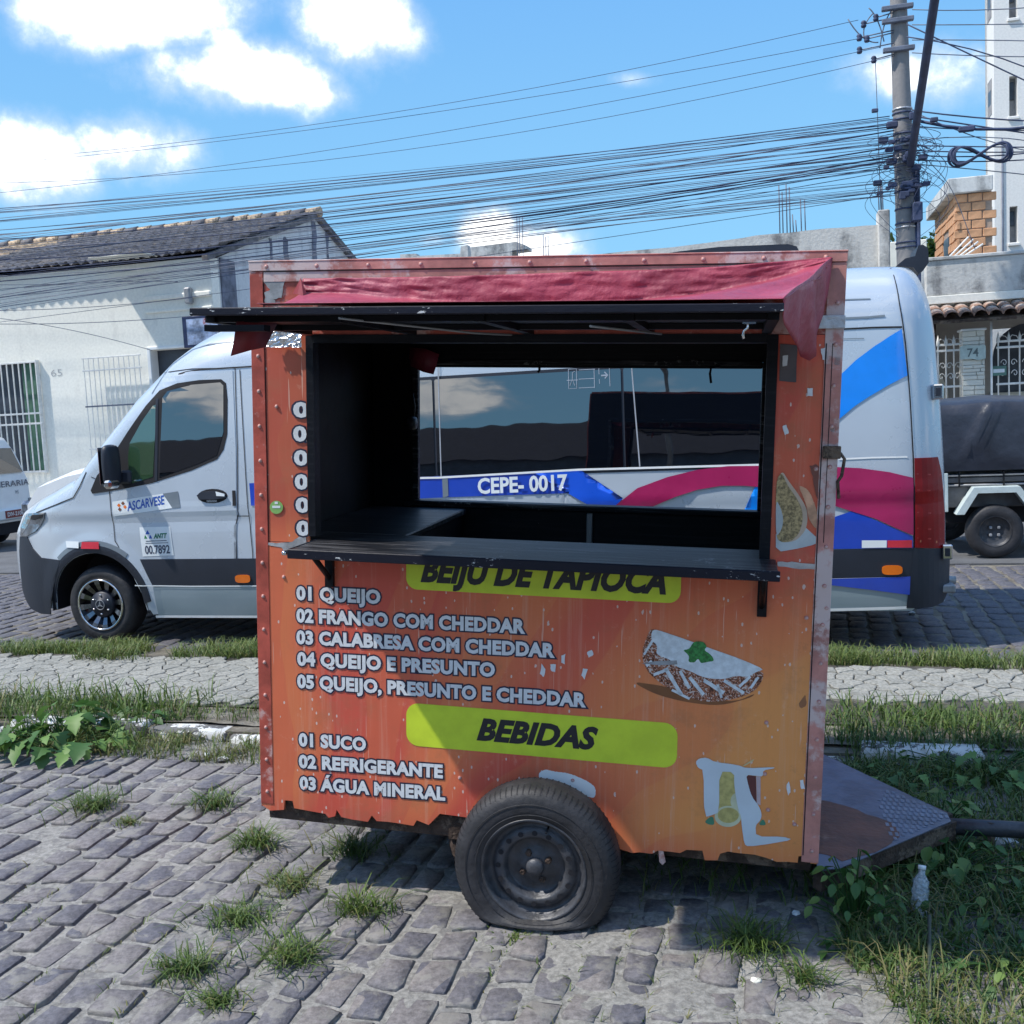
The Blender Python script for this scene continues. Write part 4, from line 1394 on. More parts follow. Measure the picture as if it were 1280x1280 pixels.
for i, poly in enumerate([[(978, 445), (985, 444), (984, 457), (978, 458)], [(1026, 436), (1033, 435), (1035, 448), (1028, 450)], [(1043, 447), (1050, 446), (1049, 457), (1043, 456)],
                          [(1009, 485), (1016, 485), (1016, 495), (1009, 495)], [(978, 533), (983, 531), (986, 541), (981, 544)], [(1038, 531), (1044, 531), (1043, 540), (1038, 540)],
                          [(688, 830), (695, 830), (694, 840), (689, 838)], [(677, 829), (682, 836), (680, 846), (675, 842)], [(729, 835), (735, 836), (731, 849), (727, 844)], [(702, 819), (707, 817), (706, 830), (702, 828)],
                          [(983, 982), (986, 976), (988, 990), (985, 994)], [(1000, 975), (1004, 974), (1006, 986), (1001, 985)], [(734, 815), (740, 812), (742, 818), (736, 822)]]):
    flat('paint_chip', poly, M['wletter'], -.0045, .0015, 3, 20 + i)
flat('white_paint_daub', [(673, 966), (682, 961), (692, 964), (712, 966), (735, 976), (745, 984), (744, 997), (736, 996), (712, 985), (690, 976), (675, 974)], M['whitep'], -.004, .003, 4, 8)
flat('green_sticker', [(346 + 8.3 * math.cos(a * .4), 634 + 8.3 * math.sin(a * .4)) for a in range(16)], pbr('sticker_green', (.22, .42, .12), .4), -.004)
flat('sticker_print', [(341, 632), (351, 632), (351, 635), (341, 635)], M['stickw'], -.0050)
flat('sticker_print', [(344, 627), (348, 627), (348, 630), (344, 630)], M['stickw'], -.0050)
# crumpled foil above the left column, and behind the sheet's loose corner
fo = MB()
nx, nz = 14, 8
(xa, za), (xb, zb) = kp(334, 434, -.02), kp(377, 412, -.02)
vs = []
for j in range(nz + 1):
    for i in range(nx + 1):
        x, z = xa + (xb - xa) * i / nx, za + (zb - za) * j / nz
        n = MN.noise(Vector((x * 60, z * 90, 2)))
        vs.append((x + .004 * n, -.024 + .016 * n, z + .003 * n))
fo.add(vs, [(j * (nx + 1) + i, j * (nx + 1) + i + 1, (j + 1) * (nx + 1) + i + 1, (j + 1) * (nx + 1) + i) for j in range(nz) for i in range(nx)])
fo.build('foil_patch', M['foil'], stall)

# ---- printed menu
LB, LB2 = [kp(508, 704), kp(852, 712)], None
bx0, bx1 = .631, 1.690
MB().prism(rrect(bx0, bx1, .952, 1.105, .045), -.0034, -.0026).build('menu_banner', M['lime'], stall)
zb0, zb1 = kp(508, 931)[1], kp(508, 878)[1]
MB().prism(rrect(.629, 1.694, zb0, zb1, .05), -.0034, -.0026).build('menu_banner', M['lime'], stall)

INKNAVY = pbr('menu_outline', (.012, .016, .045), .5, var=.2)


def menu_line(s, l, r, h=.057, clip=None):
    (xa, za), (xb, zb) = kp(*l), kp(*r)
    zc = (za + zb) / 2
    sl = (zb - za) / (xb - xa)
    o = text_fit(s, xa, xb, za, h, -.0048, .050, 0, clip=clip, slope=sl, spacing=1.05).build('menu_line', M['wletter'], stall)
    text_fit(s, xa, xb, za, h, -.0040, .050, .080, clip=clip, slope=sl, spacing=1.05).build('line_outline', INKNAVY, o)


menu_line('01 QUEIJO', (371, 741), (476, 746))
menu_line('02 FRANGO COM CHEDDAR', (371, 769), (657, 783))
menu_line('03 CALABRESA COM CHEDDAR', (371, 796), (694, 813))
menu_line('04 QUEIJO E PRESUNTO', (372, 823), (619, 837))
menu_line('05 QUEIJO, PRESUNTO E CHEDDAR', (372, 851), (733, 875))
menu_line('01 SUCO', (374, 924), (458, 930))
menu_line('02 REFRIGERANTE', (374, 951), (554, 964))
menu_line('03 ÁGUA MINERAL', (375, 978), (557, 992))
for k, (px, py) in enumerate([(367, 512), (367, 542), (368, 572), (369, 602), (370, 631), (371, 660)]):
    xa, za = kp(px, py)
    menu_line('0%d' % (k + 1), (px, py), kp and (px + 33, py + 1), .060, clip=X0 - .004)
for s, l, r, h in (('BEIJU DE TAPIOCA', (526, 715), (833, 723), .100), ('BEBIDAS', (596, 914), (748, 920), .092)):
    (xa, za), (xb, zb) = kp(*l), kp(*r)
    text_fit(s, xa, xb, (za + zb) / 2, h, -.0044, .05, 0, shear=.30, spacing=1.03).build('banner_lettering', M['ink'], stall)

# ---- printed tapioca
brownfill = bpy.data.materials.new('print_filling'); brownfill.use_nodes = True
nt = brownfill.node_tree
tc = nd(nt, 'ShaderNodeTexCoord').outputs['Object']
vo = nd(nt, 'ShaderNodeTexNoise', {'Vector': tc, 'Scale': 62., 'Detail': 3., 'Distortion': 2.0}).outputs[0]
nt.links.new(mixc(nt, sstep(nt, vo, .55, .60), mixc(nt, sstep(nt, vo, .35, .55), (.035, .012, .010), (.36, .12, .055)), (.55, .50, .47)), nt.nodes['Principled BSDF'].inputs['Base Color'])
flat('printed_tapioca_shadow', [(790, 852), (815, 855), (850, 862), (880, 874), (920, 877), (945, 866), (938, 872), (900, 882), (860, 878), (820, 868)], pbr('print_shade', (.22, .085, .03), .5), -.0034)
flat('printed_tapioca', [(813, 787), (818, 786), (955, 838), (953, 850), (945, 862), (930, 870), (905, 876), (880, 877), (862, 872), (845, 865), (828, 855), (812, 842), (804, 828), (803, 812), (808, 798)], brownfill, -.0042, .002, 4, 9)
flat('printed_tapioca', [(815, 787), (824, 787), (958, 835), (944, 840), (935, 846), (920, 844), (905, 849), (880, 847), (862, 838), (845, 833), (838, 824), (820, 818), (822, 806), (814, 800)], pbr('print_white', (.62, .68, .72), .5, var=.14, scale=40), -.0048, .0015, 3, 10)
for i, (a, b, w) in enumerate([((805, 818), (816, 800), 3), ((808, 832), (815, 826), 4), ((817, 843), (836, 836), 3.5), ((832, 835), (852, 868), 4.5), ((850, 838), (862, 860), 4), ((862, 846), (880, 868), 4),
                               ((880, 850), (905, 866), 4.5), ((897, 855), (902, 872), 3), ((905, 850), (930, 866), 4), ((924, 858), (938, 845), 3.5), ((938, 860), (948, 846), 3), ((840, 862), (862, 873), 3)]):
    d = Vector((b[0] - a[0], b[1] - a[1])).normalized()
    nn = Vector((-d.y, d.x)) * w * .5
    flat('printed_strand', [(a[0] + nn.x, a[1] + nn.y), (b[0] + nn.x, b[1] + nn.y), (b[0] - nn.x, b[1] - nn.y), (a[0] - nn.x, a[1] - nn.y)], MATS['print_white'], -.0052, .001, 3, 40 + i)
flat('printed_leaf', [(853, 812), (862, 811), (866, 803), (871, 801), (880, 802), (884, 808), (880, 812), (890, 819), (893, 826), (884, 827), (876, 829), (873, 822), (868, 828), (860, 827), (862, 819)], pbr('print_green', (.03, .20, .045), .5, var=.5, scale=90), -.0056, .002, 2, 12)
flat('grey_scrape', [(802, 829), (820, 826), (846, 825), (847, 830), (825, 831)], MATS['bare_grey'], -.0058)


# ---- printed juice mug, half whited out
def zm(pts): return [(860 + x / 6.4, 920 + y / 6.4) for x, y in pts]


pale = pbr('whiteout', (.56, .64, .70), .5, var=.06)
flat('printed_mug', zm([(250, 280), (470, 290), (480, 380), (500, 600), (430, 640), (230, 600)]), pbr('print_juice', (.46, .40, .14), .5, var=.2, scale=40), -.0036)
flat('printed_mug', zm([(465, 310), (542, 318), (548, 540), (500, 470), (480, 390)]), pbr('print_maroon', (.12, .03, .03), .5), -.0038)
flat('printed_mug', zm([(545, 320), (580, 320), (580, 550), (550, 540)]), pbr('print_lilac', (.50, .40, .42), .5), -.0037)
flat('printed_leaf', zm([(130, 680), (200, 630), (215, 710), (160, 705)]), pbr('print_teal', (.05, .22, .13), .5), -.0036)
flat('printed_leaf', zm([(560, 710), (600, 655), (630, 712)]), MATS['print_teal'], -.0036)
flat('printed_lime_slice', zm([(320 + 108 * math.cos(a / 3), 640 + 85 * math.sin(a / 3)) for a in range(19)]), pbr('print_rind', (.56, .58, .40), .5), -.0042)
flat('printed_lime_slice', zm([(322 + 85 * math.cos(a / 3), 630 + 62 * math.sin(a / 3)) for a in range(19)]), MATS['print_juice'], -.0047)
flat('printed_lime_slice', zm([(395 + 55 * math.cos(a / 3), 520 + 70 * math.sin(a / 3)) for a in range(19)]), MATS['print_rind'], -.0040)
flat('whiteout_daub', zm([(60, 205), (90, 175), (150, 168), (215, 205), (400, 228), (470, 255), (690, 245), (690, 255), (600, 270), (600, 320), (545, 315), (465, 305), (480, 380), (510, 480), (570, 560), (590, 620), (580, 670), (540, 710), (545, 800), (760, 800), (840, 825), (640, 860), (480, 880), (450, 860), (430, 720), (425, 640), (405, 600), (370, 400), (370, 285), (250, 280), (250, 600), (205, 625), (130, 645), (125, 270), (80, 250)]), pale, -.0054, .0012, 2, 13)
flat('printed_straw', zm([(435, 235), (525, 180), (530, 190), (450, 238)]), pbr('print_straw', (.62, .52, .28), .5), -.0056)
# ---- printed coxinha on its plate
def zc_(pts): return [(940 + x / 3.765, 380 + y / 3.765) for x, y in pts]


flat('printed_plate', zc_([(112, 1060), (240, 1040), (300, 1095), (318, 1110), (300, 1130), (220, 1150), (112, 1168)]), pbr('print_plate', (.50, .54, .55), .5), -.0030)
flat('printed_halo', zc_([(140, 780), (170, 830), (215, 890), (258, 960), (262, 1020), (250, 1070), (200, 1120), (112, 1120), (112, 860)]), pbr('print_halo', (.52, .40, .30), .5, var=.2), -.0032)
cox = pbr('print_crumb', (.34, .25, .12), .5, var=.6, scale=120)
flat('printed_pastry', zc_([(140, 790), (165, 850), (205, 905), (235, 960), (240, 1020), (220, 1085), (180, 1118), (140, 1122), (112, 1100), (112, 830)]), cox, -.0038, .001)
flat('printed_pastry', zc_([(112, 915), (135, 960), (148, 1010), (140, 1060), (112, 1100)]), MATS['print_plate'], -.0044)
flat('printed_glow', zc_([(215, 850), (262, 870), (292, 930), (310, 1000), (325, 1050), (300, 1060), (265, 1010), (255, 940)]), pbr('print_glow', (.60, .33, .20), .5, var=.3, scale=20), -.0029, .004, 3, 3)

# latch hardware at the right edge
mb = MB().tube([kp_ for kp_ in [(KW + .01, -.01, 1.52), (KW + .025, -.012, 1.50), (KW + .018, -.012, 1.44), (KW + .006, -.01, 1.42), (KW + .012, -.01, 1.36)]], .006, 6)
mb.bbox(KW - .05, KW + .012, -.02, -.010, 1.50, 1.545, .003)
mb.build('door_latch', M['rust'], stall)

# chassis
mb = MB()
mb.bbox(.02, .95, .02, .07, -.055, .035, .004)
mb.bbox(1.35, KW - .02, .03, .08, -.045, .02, .004)
mb.bbox(.02, KW - .02, KD - .08, KD - .03, -.055, .03, .004)
mb.bbox(.02, .07, .071, KD - .081, -.05, .03, .004)
mb.bbox(KW - .07, KW - .02, .081, KD - .081, -.045, .03, .004)
for x in (.55, 1.02, 1.42, 1.8):
    mb.box(x, x + .04, .075, KD - .085, -.02, .029)
mb.build('chassis_frame', M['rust'], stall)
mb = MB()
mb.prism([(.80, -.02), (.87, .055), (1.0, .06), (1.0, -.06), (.80, -.06)], -.001 + .014, .019)
mb.tube([(.80, .045, -.05), (.83, .035, -.12), (.855, .04, -.19)], [.018, .024, .014], 7)
mb.build('spring_hanger', M['rust'], stall)
MB().tube([(1.185, -.09, .0), (1.185, KD + .06, .07)], .028, 10).build('axle', M['rust'], stall)
flat('hanging_shred', [(823, 1064), (829, 1064), (832, 1078), (828, 1082), (824, 1078)], M['trimpale'], .004)

# wheels
def tyre_fn(c, flatz=None, R0=.31):
    def fn(p):
        w = KF.m @ Vector(p)
        if w.z < .035:
            k = (.035 - w.z)
            w = w + Vector((0, 0, 0))
            w.z = .002 + .033 * math.exp(-k * 12)
            out = .035 * min(1, k * 14)
            q = KF.m.inverted() @ w
            dy = (p[1] - c[1])
            dx = (p[0] - c[0])
            return (q.x + dx * .10 * min(1, k * 10), q.y + (-out if dy < 0 else out), q.z)
        return p
    return fn


def stall_wheel(c, sgn=-1):
    """sgn -1: outer face towards the viewer (front side)"""
    cx, cy, cz = c
    R0 = .318
    prof = [(.192, .07), (.200, .082), (.235, .090), (.275, .088), (.300, .074), (.311, .058), (.3165, .040), (.318, .0)]
    pf = [(r, sgn * y) for r, y in prof] + [(r, -sgn * y) for r, y in prof[::-1][1:]]
    wh = MB().lathe(pf, 72, 'Y', c, fn=tyre_fn(c)).build('tyre', M['rubber'], stall)
    # tread grooves
    mb = MB()
    for k in range(84):
        a = 2 * math.pi * k / 84
        ca, sa = math.cos(a), math.sin(a)
        if sa < -.80: continue
        for s_ in (-1, 1):
            y0, y1 = (s_ * .078, s_ * .030)
            w = .0022
            q = []
            for (r, y) in ((.297, s_ * .0765), (.3125, s_ * .058), (.3185, s_ * .030)):
                q.append((cx + r * 1.002 * ca - w * sa, cy + y, cz + r * 1.002 * sa + w * ca))
                q.append((cx + r * 1.002 * ca + w * sa, cy + y, cz + r * 1.002 * sa - w * ca))
            mb.add(q, [(0, 1, 3, 2), (2, 3, 5, 4)])
    o = mb.build('tread_groove', M['gap'], wh)
    o['kind'] = 'stuff'
    for rr_, w_ in ((.262, .0014), (.222, .002)):
        mb = MB()
        seg = 60
        mb.lathe([(rr_ - w_, sgn * .0905), (rr_, sgn * .0925), (rr_ + w_, sgn * .0905)], seg, 'Y', c, fn=tyre_fn(c))
        mb.build('sidewall_ring', M['rubber'], wh)
    rim = MB()
    rim.lathe([(.203, sgn * .066), (.203, sgn * .082), (.198, sgn * .086), (.190, sgn * .080), (.186, sgn * .058), (.176, sgn * .044), (.168, sgn * .040), (.160, sgn * .046), (.148, sgn * .058), (.128, sgn * .060), (.118, sgn * .052), (.112, sgn * .028), (.104, sgn * .020), (.070, sgn * .026), (.050, sgn * .038), (.034, sgn * .040), (.0, sgn * .040)], 64, 'Y', c)
    rm = rim.build('rim', M['steelblack'], stall)
    vh = MB().disc(.0105, sgn * .0632, 12).mesh('vent_hole', M['gap'])
    for k in range(16):
        a = 2 * math.pi * k / 16
        inst('vent_hole', vh, rm, Matrix.Translation((cx + .140 * math.cos(a), cy, cz + .140 * math.sin(a))) )
    for k in range(4):
        a = 2 * math.pi * k / 4 + .5
        MB().lathe([(.013, sgn * .026), (.013, sgn * .044), (.008, sgn * .050), (0, sgn * .050)], 6, 'Y', (cx + .056 * math.cos(a), cy, cz + .056 * math.sin(a)), smooth=False).build('wheel_bolt', M['rust'], rm)
    mb = MB()
    mb.lathe([(.036, sgn * .040), (.034, sgn * .052), (.030, sgn * .060), (.012, sgn * .066), (0, sgn * .066)], 20, 'Y', c)
    mb.build('hub_cap', M['steelblack'], rm)
    MB().tube([(cx + .05, cy + sgn * .045, cz + .165), (cx + .045, cy + sgn * .075, cz + .150)], .004, 6).build('valve', M['gap'], rm)


stall_wheel((1.183, -.095, -.062))
stall_wheel((1.188, KD + .10, .045), 1)

# drawbar deck on the right
deck_pts = [(KW + .002, -.005), (KW + .34, .20), (2.79, .575), (2.79, .67), (KW + .34, 1.06), (KW + .002, 1.34)]
dz = -.022
dk = MB().prism([(2.3, 0.03), (KW + .002, -.005), (KW + .002, 1.34), (2.33, 1.27), (2.79, .66), (2.79, .575)], dz - .004, dz, 'XY').build('drawbar_deck', M['deckblue'], stall)
mb = MB().prism(jag([(KW + .006, .14), (KW + .10, .09), (2.50, .27), (2.56, .36), (2.55, .50), (2.42, .60), (KW + .1, .66), (KW + .006, .66)], .012, 3, 5), dz + .0005, dz + .0015, 'XY').build('mud_patch', M['deckbrown'], dk)
mb = MB()
for i in range(60):
    for j in range(16):
        x, y = 2.52 + (i % 12) * .024 + (j % 2) * .012, .28 + (i // 12) * .0 + j * .045
        if i >= 12: continue
        for k in range(4):
            xx, yy = x + (k - 1.5) * .0 , y + k * .0085
            lim = (2.79 - xx) / (2.79 - 2.30) * .55
            if abs(yy - .62) < lim and xx > 2.50 + .06 * math.sin(yy * 9):
                mb.bbox(xx, xx + .014, yy, yy + .004, dz + .0005, dz + .0035, .001)
mb.build('chequer_rib', pbr('chequer', (.26, .28, .34), .4, .6), dk, kind='stuff')
mb = MB()
for (a, b) in (((KW, -.0), (2.8, .60)), ((KW, 1.33), (2.8, .65))):
    dx, dy = b[0] - a[0], b[1] - a[1]
    L = math.hypot(dx, dy)
    m4 = Matrix.Translation((a[0], a[1], dz - .005)) @ Matrix.Rotation(math.atan2(dy, dx), 4, 'Z')
    mb.box(0.004, L, -.02 if dy > 0 else -.02, .02, -.075, 0, m4)
mb.build('drawbar_beam', M['rust'], stall)
mb = MB().tube([(2.72, .62, dz - .045), (3.28, .60, dz - .010)], .034, 14)
mb.tube([(3.28, .60, dz - .010), (3.36, .60, dz - .006)], .040, 14)
mb.build('drawbar_tube', M['steelblack'], stall)
MB().tube([(2.95, .61, dz + .0), (2.95, .61, -.20)], .02, 8).build('jockey_leg', M['rust'], stall)

# ================================================================== RED TARPAULIN over the hatch
tarp = KF.thing('tarpaulin', (1.1, -.3, 2.0), 'faded red cloth draped from the top of the stall over the raised hatch', 'tarpaulin')


def interp(tab, x):
    for (xa, ya), (xb, yb) in zip(tab, tab[1:]):
        if x <= xb: return ya + (yb - ya) * max(0, (x - xa)) / (xb - xa)
    return tab[-1][1]


TOPZ = [kp(x, y, -.02) for x, y in ((378, 348), (460, 347), (560, 345), (640, 343), (740, 339), (820, 337), (900, 333), (960, 328), (1040, 321))]
FOLD = [kp(x, y, -.035) for x, y in ((378, 365), (430, 366), (500, 373), (600, 379), (700, 379), (780, 376), (880, 366), (960, 351), (1038, 326))]
nx, n1, n2 = 200, 12, 26
xs0, xs1 = TOPZ[0][0], TOPZ[-1][0]
vs = []
front_l, front_r = kp(322, 393, -HL - .005)[0] , 1.982
for i in range(nx + 1):
    s = i / nx
    x = xs0 + (xs1 - xs0) * s
    zt, zf = interp(TOPZ, x), min(interp(FOLD, x), interp(TOPZ, x) - .003)
    for j in range(n1 + 1):
        t = j / n1
        wr = .007 * MN.noise(Vector((x * 5, t * 3 + x * 1.5, 3))) + .006 * MN.noise(Vector((x * 13, t * 6 - x * 4, 5)))
        vs.append((x, -.018 - .012 * t - wr, zt + (zf - zt) * t))
    fx = front_l + (front_r - front_l) * s
    for j in range(1, n2 + 1):
        t = j / n2
        px_ = x + (fx - x) * t
        yy = -.03 + (-HL - .010 + .03) * t
        sag = -.018 * math.sin(math.pi * t) * (1 - s * .6)
        rad = math.exp(-((1 - s) * 3.2) ** 2) * math.sin(8 * math.atan2(t * .8, (1 - s) + .05) * 2.2) * .016 * math.sin(math.pi * min(1, t * 1.1))
        wr = .007 * MN.noise(Vector((px_ * 4, t * 3, 9)))
        zz = zf + (HZ + .032 - zf) * (t ** .9) + sag + rad + wr * math.sin(math.pi * t)
        vs.append((px_, yy, zz))
row = n1 + n2 + 1
fs = [(i * row + j, (i + 1) * row + j, (i + 1) * row + j + 1, i * row + j + 1) for i in range(nx) for j in range(row - 1)]
sheet = MB().add(vs, fs, True).build('cloth_sheet', M['tarp'], tarp)
sheet.modifiers.new('thickness', 'SOLIDIFY').thickness = .002
# right hanging corner: from the sheet's right hem down to a point
A = Vector((xs1, -.032, TOPZ[-1][1] - .004))
B = Vector((front_r, -HL - .008, HZ + .032))
hem = []
for k in range(15):
    t = k / 14
    hem.append(A.lerp(B, t) + Vector((0, 0, .004 * math.sin(t * 9))))
def kp3(px, py, d):
    x, z = kp(px, py, d)
    return Vector((x, d, z))
low = [kp3(1041, 322, -.033), kp3(1038, 345, -.04), kp3(1036, 368, -.05), kp3(1031, 382, -.06), kp3(1027, 395, -.075), kp3(1023, 415, -.09), kp3(1021, 432, -.10), kp3(1018, 445, -.13), kp3(1012, 451, -.16), kp3(1003, 446, -.22), kp3(995, 432, -.33), kp3(987, 418, -.48), kp3(982, 406, -.62), kp3(979, 398, -.76), B + Vector((.002, 0, -.01))]
vs = []
nr = 8
for k in range(15):
    for j in range(nr + 1):
        t = j / nr
        p = hem[k].lerp(low[k], t)
        f = .014 * math.sin(k * 1.9 + .6) * math.sin(math.pi * min(1, t * .75)) * math.sin(math.pi * k / 14)
        vs.append(p + Vector((f * .6, -f, 0)))
fs = [(i * (nr + 1) + j, (i + 1) * (nr + 1) + j, (i + 1) * (nr + 1) + j + 1, i * (nr + 1) + j + 1) for i in range(14) for j in range(nr)]
dr = MB().add(vs, fs, True).build('hanging_corner', M['tarp'], tarp)
dr.modifiers.new('thickness', 'SOLIDIFY').thickness = .002
# folded peak at the left, and the flap hanging beyond the hatch's left end
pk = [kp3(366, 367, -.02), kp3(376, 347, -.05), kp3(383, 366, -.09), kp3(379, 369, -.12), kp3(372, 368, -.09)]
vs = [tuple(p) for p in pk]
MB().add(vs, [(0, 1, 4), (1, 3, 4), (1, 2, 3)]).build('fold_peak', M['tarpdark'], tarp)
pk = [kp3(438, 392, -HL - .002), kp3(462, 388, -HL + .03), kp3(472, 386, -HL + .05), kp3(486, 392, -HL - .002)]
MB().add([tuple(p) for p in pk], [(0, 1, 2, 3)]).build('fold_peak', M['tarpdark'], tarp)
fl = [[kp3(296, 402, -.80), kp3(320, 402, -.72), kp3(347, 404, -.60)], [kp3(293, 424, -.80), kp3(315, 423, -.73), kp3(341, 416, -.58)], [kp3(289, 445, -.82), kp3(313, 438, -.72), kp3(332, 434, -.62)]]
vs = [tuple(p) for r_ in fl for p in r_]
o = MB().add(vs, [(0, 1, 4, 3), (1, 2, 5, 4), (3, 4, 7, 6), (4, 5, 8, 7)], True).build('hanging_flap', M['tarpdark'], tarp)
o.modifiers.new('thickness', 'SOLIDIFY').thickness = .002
# a strip hanging in the rear opening
rc = KF.thing('cloth_strip', (.5, KD + .05, 1.8), 'dark red cloth strip hanging in the upper left of the stall rear opening', 'cloth')
vs = [tuple(kp3(*p)) for p in ((512, 434, KD - .09), (532, 436, KD - .10), (549, 443, KD - .09), (512, 448, KD - .09), (531, 452, KD - .105), (546, 455, KD - .09), (514, 458, KD - .09), (529, 465, KD - .10), (542, 468, KD - .09))]
o = MB().add(vs, [(0, 1, 4, 3), (1, 2, 5, 4), (3, 4, 7, 6), (4, 5, 8, 7)], True).build('cloth', M['tarp'], rc)
o.modifiers.new('thickness', 'SOLIDIFY').thickness = .002
# ================================================================== THE MINIBUS
VN = 7.80                      # its near side, in street coordinates
VW = 2.02
van = STREET.thing('minibus', (-2.8, VN + 1, 0), 'silver high roof minibus with blue and magenta bands parked behind the food stall', 'minibus')

TOPP = [(-7.22, .84), (-7.20, .98), (-7.13, 1.11), (-6.98, 1.215), (-6.74, 1.30), (-6.45, 1.40), (-6.17, 1.52), (-5.92, 1.79), (-5.53, 2.21), (-5.18, 2.52), (-4.96, 2.66), (-4.77, 2.74), (-4.5, 2.785), (-3.7, 2.81), (-2, 2.83), (.5, 2.84), (1.14, 2.82)]


def z_top(x): return interp(TOPP, x)


WHX = (-5.97, -1.20)


def z_low(x):
    z = .30
    if x < -6.80: z = .30 + (-6.80 - x) ** 1.5 * 1.05
    for wx, r_ in ((WHX[0], .475), (WHX[1], .475)):
        d = abs(x - wx)
        if d < r_: z = max(z, .345 + math.sqrt(r_ * r_ - d * d))
    if x > .9: z = .33
    return z


def rtop(x):
    """how far down the roof or hood edge is rounded, and how far in"""
    if x < -6.0: return .22, .26
    if x < -5.0:
        t = (x + 6.0) / 1.0
        return .22 + .2 * t, .26 + .12 * t
    return .44, .40


def ins(x, z):
    """how far the side of the body stands in from its widest plane"""
    y = .080 * max(0, (z - 1.2) / 1.2) ** 1.15
    y += .03 * max(0, (.75 - z) / .45) ** 2
    if x < -5.6: y += .50 * max(0, (-5.8 - x) / 1.42) ** 3
    if x > .70: y += .24 * ((x - .70) / .44) ** 3.2
    zt = z_top(x)
    rh, ry = rtop(x)
    if z > zt - rh:
        t = min(1, (z - (zt - rh)) / rh)
        y += ry * (1 - math.sqrt(max(0, 1 - t * t)))
    # pressed crease below the windows
    y += -.007 * math.exp(-((z - 1.17) / .05) ** 2) + .009 * math.exp(-((z - 1.09) / .07) ** 2)
    for wx in WHX:   # flared arches
        d = math.hypot(x - wx, z - .345)
        if d < .70: y -= .018 * max(0, 1 - abs(d - .52) / .14)
    return y


def x_end(x, z):
    """the tail leans in towards the roof"""
    if x <= .70: return x
    k = (x - .70) / .44
    e = 1.135 - .09 * max(0, (z - 1.0) / 1.8) ** 1.8 - .07 * max(0, (z - 2.2) / .6) ** 2.5
    return .70 + k * (e - .70)


def vp(px, py):
    """a point seen on the van's near side"""
    y = 0.
    for _ in range(4):
        x, z = facade_at(px, py, VN + y)
        y = ins(x, z)
    return x, z


xs = sorted(set([round(v, 3) for v in list(np.arange(-7.22, -6.46, .03)) + list(np.arange(-6.45, -5.45, .022)) + list(np.arange(-5.42, -1.75, .12)) + list(np.arange(-1.70, -.70, .022)) + list(np.arange(-.66, .7, .12)) + list(np.arange(.7, 1.141, .03)) + [1.14]]))
NL = 40
mb = MB()
ring = None
for x in xs:
    zb, zt = z_low(x), z_top(x)
    zb = min(zb, zt - .03)
    side = []
    for i in range(NL + 1):
        t = i / NL
        t = t if t < .6 else .6 + .4 * math.sin((t - .6) / .4 * math.pi / 2)
        z = zb + (zt - .004 - zb) * t
        side.append((x_end(x, z), ins(x, z), z))
    rng = [(a, VN + b, c) for a, b, c in side]
    ym = side[-1][1]
    for k in range(1, 6):
        t = k / 6
        y = ym + (VW - 2 * ym) * t
        rng.append((side[-1][0], VN + y, zt + .035 * math.sin(math.pi * t)))
    rng += [(a, VN + VW - b, c) for a, b, c in side[::-1]]
    n = len(mb.v)
    mb.v += rng
    if ring is not None:
        L = len(rng)
        for i in range(L - 1):
            mb.f.append([ring + i, n + i, n + i + 1, ring + i + 1])
            top = NL <= i <= NL + 5
            mb.mi.append(1 if (top and -5.90 < x < -5.10) else 0)
            mb.sm.append(True)
    else:
        mb.f.append(list(range(len(rng)))); mb.mi.append(0); mb.sm.append(False)
    ring = n
mb.f.append(list(range(ring, len(mb.v)))[::-1]); mb.mi.append(0); mb.sm.append(False)
me = bpy.data.meshes.new('body')
me.from_pydata(mb.v, [], mb.f)
me.materials.append(M['silver']); me.materials.append(M['glass'])
me.polygons.foreach_set('material_index', mb.mi)
me.polygons.foreach_set('use_smooth', mb.sm)
body = link('body', me, van)
# floor pan and inner arches so that nothing shows through below
mb = MB()
mb.box(-5.4, -1.75, VN + .08, VN + VW - .08, .30, .36)
mb.box(-.68, .98, VN + .08, VN + VW - .08, .32, .38)
for wx in WHX:
    mb.add([(wx + .50 * math.cos(R(a)), y, .345 + .50 * math.sin(R(a))) for a in range(-6, 187, 12) for y in (VN + .02, VN + .42)], [(2 * i, 2 * i + 1, 2 * i + 3, 2 * i + 2) for i in range(16)])
    mb.add([(wx + .50 * math.cos(R(a)), VN + .42, .345 + .50 * math.sin(R(a))) for a in range(-6, 187, 12)], [tuple(range(17))])
mb.build('wheel_arch_liner', M['gap'], van)


